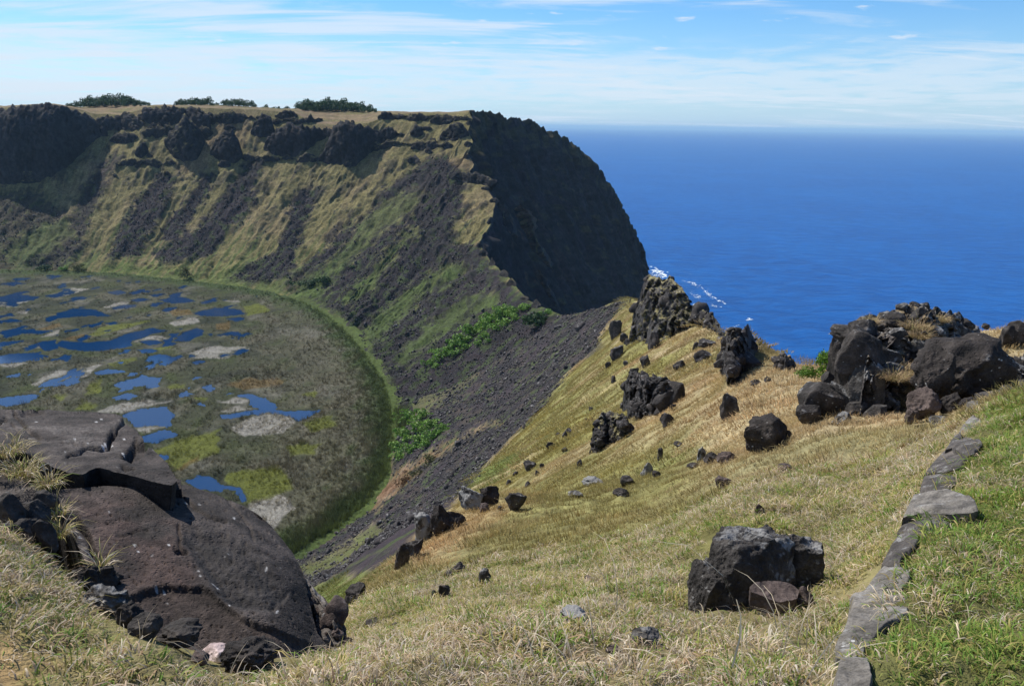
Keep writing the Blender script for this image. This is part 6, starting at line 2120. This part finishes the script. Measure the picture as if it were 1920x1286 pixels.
def build_slope_grass():
    parts = []
    for i, (y0, y1, step) in enumerate(((8.8, 31.0, 0.42), (28.0, 92.0, 1.25), (86.0, 430.0, 3.7))):
        X, Y, Z, px, py = jitter_cells(y0, y1, step, 50 + i)
        c, t, d = ground_cover_at(X, Y, px, py)
        k = free(px, py) & (t < 0.30 + 0.2 * rng.uniform(size=len(t))) & (px > 560) & (Z > LAKE_Z + 1)
        rd, _, rs = polydist(X, Y, rim_line, np.zeros(len(rim_line)))
        k &= ~((rs > 0) & (Y > 25) & (rd > 2))
        parts.append([v[k] for v in (X, Y, Z)] + [c[k], np.full(k.sum(), i * 4)])
    sx, sy, ss = [], [], []
    for x, y, w, dp in STONE_BASES:
        k_ = 9 if w * F0 / y > 18 else 5
        t_ = rng.uniform(-math.pi, 0.0, k_)
        sx += list(x + np.cos(t_) * w * 0.50); sy += list(y + 0.3 * w * dp + np.sin(t_) * w * dp * 0.50); ss += [w] * k_
    sx, sy, ss = np.array(sx), np.array(sy), np.array(ss)
    spx, spy = proj(np.stack([sx, sy, ground_z(sx, sy)], 1))
    sc_, st_, _d = ground_cover_at(sx, sy, spx, spy)
    g_ok = st_ < 0.5
    sx, sy, ss, sc_ = sx[g_ok], sy[g_ok], ss[g_ok], sc_[g_ok]
    sb_ = np.where(sy < 30, 0, np.where(sy < 90, 4, 8))
    parts.append([sx, sy, ground_z(sx, sy), sc_, sb_])
    X, Y, Z, C, base = [np.concatenate([p[i] for p in parts]) for i in range(5)]
    n = len(X)
    foot = np.zeros(n); foot[n - len(sx):] = 1
    fsc = np.ones(n); fsc[n - len(sx):] = np.clip(ss * 0.34 / np.where(sb_ == 0, 0.5, np.where(sb_ == 4, 1.45, 4.2)), 0.10, 0.9)
    lump = fbm2(X / 2.3, Y / 2.3, 3, 71)
    scl = rng.lognormal(0, 0.12, n)
    scl = scl * fsc
    scl3 = np.stack([scl, scl, scl * (0.75 + 0.9 * np.clip(lump + 0.15, -0.35, 0.8)) * (1 + 0.9 * foot)], 1)
    N = ground_n(X, Y, 0.02 * Y)
    tint = C * np.array((1.22, 1.17, 1.15)) * rng.uniform(0.84, 1.16, n)[:, None] * (1 + 0.35 * lump)[:, None]
    u = rng.uniform(size=n)
    tint = np.where((u < 0.14)[:, None], tint * np.array((1.22, 1.14, 1.2)), tint)
    tint = np.where((u > 0.91)[:, None], tint * np.array((0.78, 0.70, 0.64)), tint)
    instancer('hillside_grass', mid_shapes, np.stack([X, Y, Z - 0.02 * np.where(base == 0, 1, 2.5)], 1), rots(n, 0.05, N, 1.0), scl3, base + rng.integers(0, 4, n), tint,
              'tufted straw and olive grass over the hillside')
    return n


n1 = build_near_grass()
n2 = build_slope_grass()

# ---- scree: loose stones
scree_shapes = []
for k in range(6):
    me = rock_mesh('scree', 960 + k, (1, 0.85, 0.7), M_STONE_I, 2, cuts=14, lo=0.45, hi=0.85, rough=0.12)
    scree_shapes.append(me)


def build_scree():
    X, Y, Z, px, py = sample_hill(420000, 110, 600, (540, 1250))
    c, t, tc, d = slope_cover(px, py, X, Y, Y)
    n = len(X)
    k = (rng.uniform(size=n) < np.clip((t - 0.25) * 1.3, 0, 1) * (0.35 + 0.65 * sstep(-.3, .25, fbm2(X / 10, Y / 10, 3, 81)))) & (Z > LAKE_Z - 0.5)
    X, Y, Z = X[k], Y[k], Z[k]
    n = len(X)
    size = rng.lognormal(-0.35, 0.6, n) * np.interp(Y, [110, 180, 300, 420, 560], [0.34, 0.45, 0.7, 0.85, 1.3]) * (1 + 0.8 * fbm2(X / 18, Y / 18, 2, 83))
    size = np.clip(size, 0.2, 4)
    size = np.where(rng.uniform(size=n) < 0.012, size * 2.2, size)
    g = rng.uniform(0.7, 1.7, n)[:, None] * np.array((1, 0.98, 1.0))
    instancer('scree', scree_shapes, np.stack([X, Y, Z + 0.05 * size], 1), rng.uniform(-3, 3, (n, 3)), size, rng.integers(0, 6, n), g, 'loose dark lava stones of the scree below the gap')
    # far wall
    w = WALL_TAL * (0.25 + 0.75 * (T.reshape(-1) > 0.05))
    kk = np.flatnonzero((rng.uniform(size=len(w)) < 0.30 * sstep(0.35, 0.9, w)) & (WALL_PX[:, 0] > -80))
    P = WALL_PT[kk] + rng.normal(0, 1.2, (len(kk), 3)) * np.array((1, 1, 0.2))
    m = len(P)
    sz = np.clip(rng.lognormal(0.25, 0.45, m), 0.5, 6) * np.interp(P[:, 1], [500, 900, 1300], [0.75, 0.95, 1.15])
    instancer('wall_scree', [m_.copy() for m_ in scree_shapes], P, rng.uniform(-3, 3, (m, 3)), sz, rng.integers(0, 6, m), np.ones((m, 3)), 'dark scree stones on the far crater wall')
    return n, m


n3 = build_scree()
print('COUNTS', n1, n2, n3)


# ---- leafy crowns
def crown_mesh(name, seed, n, dims, leaf, pal, mat, lobes=7, flat=0.0):
    g = np.random.default_rng(seed)
    cs = g.normal(size=(lobes, 3)) * np.array((0.42, 0.42, 0.26)); cs[0] = 0
    rs = g.uniform(0.34, 0.58, lobes)
    V, F, C = [], [], []
    for i in range(n):
        l = g.integers(lobes)
        d = g.normal(size=3); d /= np.linalg.norm(d)
        if d[2] < -0.45:
            d[2] *= -0.5
        p = (cs[l] + d * rs[l] * g.uniform(0.72, 1.05)) * np.array(dims) / 1.6
        nrm = d + g.normal(0, 0.5, 3); nrm /= np.linalg.norm(nrm)
        t = np.cross(nrm, g.normal(size=3)); t /= np.linalg.norm(t); b = np.cross(nrm, t)
        s_ = leaf * g.uniform(0.6, 1.4)
        i0 = len(V)
        V += [p - t * s_ * .5, p + b * s_ * .33, p + t * s_ * .6, p - b * s_ * .33]
        F.append((i0, i0 + 1, i0 + 2, i0 + 3))
        c = np.array(pal[g.integers(len(pal))]) * g.uniform(0.8, 1.2)
        C += [c] * 4
    v = np.array(V)
    v[:, 2] -= v[:, 2].min()
    me = mesh_from(name, v, np.array(F), False, np.array(C))
    me.materials.append(mat)
    return me


def trunk_mesh(name, h, r, seed, forks=3):
    g = np.random.default_rng(seed)
    V, F = [], []

    def limb(p0, p1, r0, r1):
        d = p1 - p0; L_ = np.linalg.norm(d); d /= L_
        a = np.cross(d, (0.3, 0.9, 0.1)); a /= np.linalg.norm(a); b = np.cross(d, a)
        i0 = len(V)
        for k in range(4):
            t = k / 3; rr = r0 + (r1 - r0) * t
            q = p0 + (p1 - p0) * t + a * 0.06 * L_ * math.sin(t * 3.1) * g.uniform(-1, 1)
            for j in range(6):
                an = j * math.pi / 3
                V.append(q + (a * math.cos(an) + b * math.sin(an)) * rr)
        for k in range(3):
            for j in range(6):
                F.append((i0 + k * 6 + j, i0 + k * 6 + (j + 1) % 6, i0 + (k + 1) * 6 + (j + 1) % 6, i0 + (k + 1) * 6 + j))
    top = np.array((g.uniform(-.1, .1) * h, g.uniform(-.1, .1) * h, h * 0.6))
    limb(np.array((0, 0, -0.1 * h)), top, r, r * 0.6)
    for k in range(forks):
        a = g.uniform(0, 6.28)
        limb(top, top + np.array((math.cos(a) * .35, math.sin(a) * .35, .45)) * h * g.uniform(.7, 1.1), r * 0.55, r * 0.2)
    me = mesh_from(name, np.array(V), np.array(F), True)
    me.materials.append(M_BARK)
    return me


M_BARK = mat_rock('bark', (0.09, 0.075, 0.06), (0.14, 0.115, 0.09), 0.0, 0.5, 1.5)
PAL_TREE = [(0.030, 0.062, 0.022), (0.040, 0.078, 0.026), (0.026, 0.050, 0.022)]
tree_crowns = [crown_mesh('crown', 1200 + k, 520, (11, 11, 8), 1.15, PAL_TREE, M_LEAF, 9) for k in range(5)]
tree_trunks = [trunk_mesh('trunk', 6.0, 0.35, 1220 + k) for k in range(3)]
GROVES = [([(122, 200, 4), (150, 199, 8), (172, 199, 14), (205, 198, 17), (240, 197, 13), (262, 197, 9), (282, 197, 5)], 34, 'dark green tree in the long wood on the skyline furthest left', 'trees of the long wood furthest left', 60),
          ([(324, 197, 6), (345, 197, 9), (372, 197, 11), (395, 197, 9), (410, 198, 4)], 15, 'dark green tree in the low grove right of the long wood', 'trees of the low grove', 50),
          ([(414, 198, 4), (430, 197, 10), (450, 197, 11), (470, 199, 8), (482, 200, 4)], 14, 'dark green tree in the small grove left of the gap in the skyline woods', 'trees of the small grove', 50),
          ([(552, 206, 6), (575, 207, 15), (610, 207, 21), (640, 207, 19), (670, 208, 14), (695, 209, 8), (708, 209, 3)], 40, 'dark green tree in the dense wood nearest the cliff corner', 'trees of the dense wood', 70),
          ([(486, 203, 4), (510, 204, 5), (545, 205, 5)], 9, 'low dark tree between the small grove and the dense wood', 'low trees between the woods', 30)]
gi_ = 0
for prof, cnt, lab, grp, deep in GROVES:
    pr = np.array(prof, float)
    for i in range(cnt):
        px = lerp(pr[0, 0], pr[-1, 0], (i + rng.uniform(0.1, 0.9)) / cnt)
        base = np.interp(px, pr[:, 0], pr[:, 1]); hpx = np.interp(px, pr[:, 0], pr[:, 2])
        Y0 = np.interp(px, BACK[:, 0], BACK[:, 2])
        row = i % 3
        Y = Y0 - 25 + row * deep * 0.5 + rng.uniform(0, 15)
        P = at(np.array(px), np.array(base + 2.5 - 0.8 * row), np.array(Y))
        H = max(hpx * (0.62 + 0.22 * row) * Y / F0 * rng.uniform(0.85, 1.15), 3.5)
        H = min(H * 1.45, 23)
        s_ = H / 10.0
        P[2] -= 0.2
        t = empty('tree', P, (0, 0, rng.uniform(0, 6.28)))
        tag(t, lab, 'tree', grp)
        a = link('trunk', tree_trunks[gi_ % 3], None, t)
        b = link('crown', tree_crowns[gi_ % 5], None, t)
        a.scale = (s_, s_, s_)
        b.location = (0, 0, -0.5 * s_)
        b.scale = (s_ * rng.uniform(.9, 1.25), s_ * rng.uniform(.9, 1.25), s_ * rng.uniform(1.15, 1.45))
        gi_ += 1

# ---- shrubs on the slopes
PAL_G = [(0.13, 0.24, 0.035), (0.16, 0.27, 0.05), (0.095, 0.19, 0.032), (0.20, 0.28, 0.08)]
PAL_D = [(0.028, 0.055, 0.018), (0.04, 0.075, 0.022)]
PAL_B = [(0.15, 0.085, 0.05), (0.11, 0.065, 0.04), (0.18, 0.11, 0.06)]
PAL_O = [(0.10, 0.095, 0.035), (0.08, 0.08, 0.03)]
PAL_N = [(0.09, 0.17, 0.015), (0.12, 0.21, 0.02), (0.06, 0.12, 0.015)]
sh = {k: [crown_mesh('foliage', 1300 + 10 * i + j, n, (1, 1, 0.72), lf, p, M_LEAF, 8) for j in range(3)] for i, (k, n, lf, p) in
      enumerate((('g', 420, 0.13, PAL_G), ('d', 600, 0.11, PAL_D), ('b', 380, 0.11, PAL_B), ('o', 380, 0.11, PAL_O), ('n', 1500, 0.062, PAL_N)))}
stem_ = {k: trunk_mesh('stem', 0.5, 0.03, 1400 + k, 4) for k in range(2)}
sh_i = 0


def shrub(px, pyb, w, h, k, label, group=None, ground=None, cat='shrub'):
    global sh_i
    P = (ground or hit)(px, pyb)
    m_px = P[1] / F0
    t = empty('shrub', P, (0, 0, rng.uniform(0, 6.28)))
    tag(t, label, cat, group)
    c = link('foliage', sh[k][sh_i % 3], None, t)
    c.scale = (w * m_px, w * m_px, h * m_px * 1.25)
    c.location = (0, 0, -0.12 * h * m_px)
    s_ = link('stem', stem_[sh_i % 2], None, t)
    s_.scale = (h * m_px,) * 3
    sh_i += 1
    return t


def both(px, py):
    a, b = hit(px, py), wall_hit(px, py)
    d = ray(np.array(float(px)), np.array(float(py)))
    if a is None or px < 735:
        return b
    return a if (abs(proj(a[None])[1][0] - py) < 4 and a[1] < b[1] + 8) else b


band = [(806, 684, 22, 18), (822, 672, 26, 20), (838, 664, 24, 22), (850, 650, 30, 24), (866, 640, 32, 26), (882, 632, 34, 28), (896, 622, 34, 28), (908, 630, 26, 20), (912, 610, 34, 28), (926, 602, 34, 28), (930, 618, 26, 20), (944, 594, 34, 28),
        (948, 608, 26, 20), (960, 586, 32, 24), (966, 598, 26, 18), (978, 582, 28, 20), (858, 662, 24, 16), (876, 652, 22, 16), (820, 686, 18, 12), (896, 642, 20, 14), (990, 578, 18, 12), (1024, 590, 22, 14), (815, 662, 20, 14), (915, 642, 16, 12)]
for b in band:
    shrub(*b, 'g', 'bright green shrub in the diagonal band of bushes just below the gap', 'bright shrubs in the diagonal band below the gap', both)
shrub(1004, 612, 58, 48, 'd', 'dark round bush at the upper end of the bright shrub band', None, both)
patch_ = [(752, 800, 34, 28), (770, 790, 36, 30), (792, 786, 34, 28), (806, 800, 34, 26), (784, 810, 38, 30), (760, 822, 38, 30), (788, 830, 36, 26), (814, 820, 36, 26), (832, 806, 26, 20), (748, 842, 36, 26), (772, 846, 34, 24), (800, 838, 28, 20), (744, 786, 22, 18), (750, 858, 26, 16)]
for b in patch_:
    shrub(*b, 'g', 'leafy green shrub in the thicket at the edge of the reeds', 'green shrubs of the thicket beside the reeds', both)
for px, py, w, h, k, lab in [(706, 952, 30, 30, 'b', 'reddish brown bush lowest on the shore of the lake'), (734, 928, 30, 28, 'b', 'reddish brown bush second from the lowest by the shore'), (758, 906, 34, 26, 'b', 'wide brown bush in the middle of the red grass strip'),
                             (786, 890, 26, 18, 'o', 'dull brown bush in the red grass strip above the wide one'), (804, 870, 34, 24, 'o', 'dull olive bush at the head of the red grass strip'),
                             (578, 534, 30, 22, 'd', 'dark tree low on the far scree left of its twin'), (604, 530, 30, 26, 'd', 'dark tree low on the far scree right of its twin'),
                             (350, 518, 22, 28, 'o', 'lone brownish bush on the bright far shore'), (148, 508, 24, 20, 'o', 'brownish bush on the far left shore'), (85, 506, 26, 18, 'd', 'dark bush on the shore at the far left'),
                             (122, 505, 14, 12, 'g', 'small green bush on the far left shore beside the brownish one'), (660, 500, 16, 10, 'd', 'tiny dark bush high on the far scree')]:
    shrub(px, py, w, h, k, lab, None, both)
g_sh = near_crag(24.0)
for px, py, w, h, lab in [(1549, 690, 62, 62, 'tall bright green shrub leaning against the massive outcrop'), (1524, 706, 44, 34, 'low bright green shrub at the left of the tall one'), (1578, 668, 40, 44, 'green shrub top half hidden behind the massive outcrop')]:
    shrub(px, py, w, h, 'n', lab, None, g_sh)
for px, py, w, k, lab in [(44, 888, 62, 1.0, 'yellow green grass tuft growing between the ledge slabs'), (92, 912, 34, 0.6, 'small bright green plant in the ledge crack'), (16, 848, 60, 0.8, 'yellow grass tuft at the left edge on the ledge'),
                          (108, 968, 30, 0.5, 'dry grass tuft in the corner of the broad slab'), (116, 1005, 24, 0.4, 'little dry grass tuft in the crack beside the broad slab'), (190, 1070, 20, 0.35, 'thin grass wisp in the long crack of the broad slab')]:
    P = on_plane(np.array(float(px)), np.array(float(py)), lambda x, y: -2.40 - 0.12 * (x + 1.9))
    me = blades_mesh('grass_tuft', int(240 * k), 0.13, 0.006, 0, 1500 + px, GR[2:] + YEL + YEL + DRY, 1.2, 0.5, 3, 0.5 * w * P[1] / F0)
    me.materials.clear(); me.materials.append(M_TUFT)
    tag(link('grass_tuft', me, None, None, P), lab, 'grass tuft')

# ---- reeds standing on the mats
reed_shapes = [blades_mesh('reed', 22, 1.9, 0.10, 0, 1600 + k, [(1, 1, 1), (0.75, 0.72, 0.65), (1.35, 1.3, 1.2), (1.1, 1.0, 0.8)], 0.35, 0.12, 3, 0.9) for k in range(4)]


def build_reeds():
    n0 = 230000
    L_ = MARSH
    r = rng.uniform(0, NLB - 1.01, n0); c = rng.uniform(0, NLA - 1.01, n0)
    w = 1 - 0.6 * r / NLB
    ir, ic = r.astype(int), c.astype(int)
    ok = (L_['openw'][ir, ic] + rng.normal(0, 0.45, n0) < -0.3) & (L_['shore'][ir, ic] > 1) & (L_['px'][ir, ic] > -30) & (rng.uniform(size=n0) < np.clip(L_['tall'][ir, ic] * 0.42, 0.05, 1) * w)
    ok &= (L_['py'][ir, ic] < 1150)
    ir, ic = ir[ok], ic[ok]
    n = len(ir)
    fr, fc = r[ok] - ir, c[ok] - ic
    g = lambda A_: A_[ir, ic] * (1 - fr) * (1 - fc) + A_[ir + 1, ic] * fr * (1 - fc) + A_[ir, ic + 1] * (1 - fr) * fc + A_[ir + 1, ic + 1] * fr * fc
    P = np.stack([g(L_['x']), g(L_['y']), g(L_['z']) - 0.3], 1)
    sc_ = rng.lognormal(-0.25, 0.3, n) * (0.55 + 0.35 * L_['tall'][ir, ic])
    col_ = L_['col'][ir, ic] * np.array((1.35, 1.32, 1.25)) * rng.uniform(0.6, 1.6, n)[:, None]
    instancer('reeds', reed_shapes, P, rots(n, 0.1), sc_, rng.integers(0, 4, n), col_, 'upright reeds standing on the mats of the crater lake')
    return n


print('REEDS', build_reeds())

# ---- surf
def build_foam():
    g = np.random.default_rng(5)
    V, F = [], []

    def blob(px, py, rx, ry):
        c = atz(np.array(px), np.array(py), SEA_Z + 0.35)
        i0 = len(V)
        m = c[1] / F0
        for j in range(9):
            a = j * 6.283 / 9
            k = g.uniform(0.45, 1.15)
            V.append((c[0] + math.cos(a) * rx * m * k, c[1] + math.sin(a) * ry * m * k * 4.5, SEA_Z + 0.3 + 0.1 * g.uniform()))
        F.append(tuple(range(i0, i0 + 9)))
    lines = [([(1224, 504), (1232, 508), (1240, 512), (1246, 518)], 60, 3.2), ([(1226, 514), (1236, 518), (1246, 520)], 30, 2.0), ([(1292, 528), (1300, 531), (1306, 535), (1318, 542), (1326, 547)], 46, 1.7), ([(1278, 526), (1292, 529), (1304, 533)], 22, 1.0),
             ([(1328, 549), (1334, 556), (1344, 561), (1352, 566), (1360, 569)], 40, 1.9), ([(1296, 548), (1302, 556), (1312, 558), (1306, 551)], 30, 1.5), ([(1332, 571), (1342, 575), (1354, 576)], 24, 1.2), ([(1300, 571), (1306, 575)], 18, 2.0),
             ([(1402, 600), (1406, 597), (1409, 599)], 26, 1.5), ([(1376, 612), (1386, 609)], 8, 1.0), ([(1276, 506), (1290, 512), (1304, 518)], 10, 0.6), ([(1374, 597), (1390, 602), (1400, 604)], 8, 0.5), ([(1216, 524), (1220, 516), (1222, 508)], 20, 1.6)]
    for ln, n, w in lines:
        ln = np.array(ln, float)
        s = np.linspace(0, 1, len(ln))
        for _ in range(n):
            t = g.uniform()
            blob(np.interp(t, s, ln[:, 0]) + g.normal(0, w * 1.3), np.interp(t, s, ln[:, 1]) + g.normal(0, w * 0.6), w * g.uniform(0.3, 1.0), w * g.uniform(0.12, 0.4))
    q = NT('foam')
    mat = q.done((0.72, 0.78, 0.80), 0.8)
    me = bpy.data.meshes.new('surf')
    me.from_pydata(V, [], F); me.update()
    if me.polygons[0].normal.z < 0:
        me.flip_normals()
    tag(link('surf', me, mat), 'white surf breaking round the rocks at the foot of the cliff', kind='stuff')


build_foam()


# ---- the bird
def build_bird():
    P = at(np.array(1559.), np.array(627.), np.array(52.0))
    bm = bmesh.new()
    Ls = [(-0.20, 0.008, 0.006), (-0.12, 0.03, 0.02), (-0.03, 0.045, 0.035), (0.05, 0.038, 0.034), (0.10, 0.024, 0.022), (0.13, 0.028, 0.027), (0.16, 0.018, 0.018), (0.20, 0.003, 0.003)]
    rings = []
    for y, rx, rz in Ls:
        rings.append([bm.verts.new((math.cos(a) * rx, y, math.sin(a) * rz + (0.012 if y > 0.08 else 0))) for a in np.linspace(0, 2 * math.pi, 8, endpoint=False)])
    for a, b in zip(rings, rings[1:]):
        for j in range(8):
            bm.faces.new((a[j], a[(j + 1) % 8], b[(j + 1) % 8], b[j]))
    bm.faces.new(rings[0][::-1]); bm.faces.new(rings[-1])
    for s in (-1, 1):
        sec = [(0.03, 0.09, -0.06, 0.01), (0.14, 0.10, -0.04, 0.05), (0.26, 0.05, -0.06, 0.045), (0.38, -0.05, -0.09, 0.02)]
        vs_ = []
        for x, yf, yb, z in sec:
            vs_.append([bm.verts.new((s * x, yf, z)), bm.verts.new((s * x, (yf + yb) / 2, z + 0.012)), bm.verts.new((s * x, yb, z)), bm.verts.new((s * x, (yf + yb) / 2, z - 0.004))])
        for a, b in zip(vs_, vs_[1:]):
            for j in range(4):
                bm.faces.new((a[j], a[(j + 1) % 4], b[(j + 1) % 4], b[j]))
        bm.faces.new(vs_[-1])
    tl = [bm.verts.new(c) for c in ((-0.012, -0.18, 0.004), (0.012, -0.18, 0.004), (0.05, -0.30, 0.0), (0.0, -0.27, 0.0), (-0.05, -0.30, 0.0))]
    bm.faces.new(tl)
    bmesh.ops.recalc_face_normals(bm, faces=bm.faces)
    me = bpy.data.meshes.new('bird')
    bm.to_mesh(me); bm.free()
    q = NT('plumage')
    o = link('bird', me, q.done((0.55, 0.48, 0.45), 0.7), None, P, (R(10), R(14), R(115)))
    tag(o, 'pale seabird gliding over the water left of the massive outcrop', 'bird')


build_bird()


# ---------------------------------------------------------------- haze
def build_haze():
    bm = bmesh.new()
    bmesh.ops.create_cube(bm, size=1.0)
    S_, z0, z1 = 330000.0, -12.0, CAMZ + 95.0
    for v in bm.verts:
        v.co = (v.co.x * S_, v.co.y * S_, z1 if v.co.z > 0 else z0)
    me = bpy.data.meshes.new('haze')
    bm.to_mesh(me); bm.free()
    m_ = bpy.data.materials.new('haze_air')
    m_.use_nodes = True
    t = m_.node_tree
    t.nodes.clear()
    out = nnew(t, 'ShaderNodeOutputMaterial')
    v = nnew(t, 'ShaderNodeVolumePrincipled')
    v.inputs['Color'].default_value = (0.48, 0.75, 1.0, 1)
    v.inputs['Density'].default_value = 0.000023
    v.inputs['Anisotropy'].default_value = 0.0
    t.links.new(v.outputs[0], out.inputs['Volume'])
    tag(link('haze', me, m_), 'thin blue air over land and sea', kind='stuff')


build_haze()
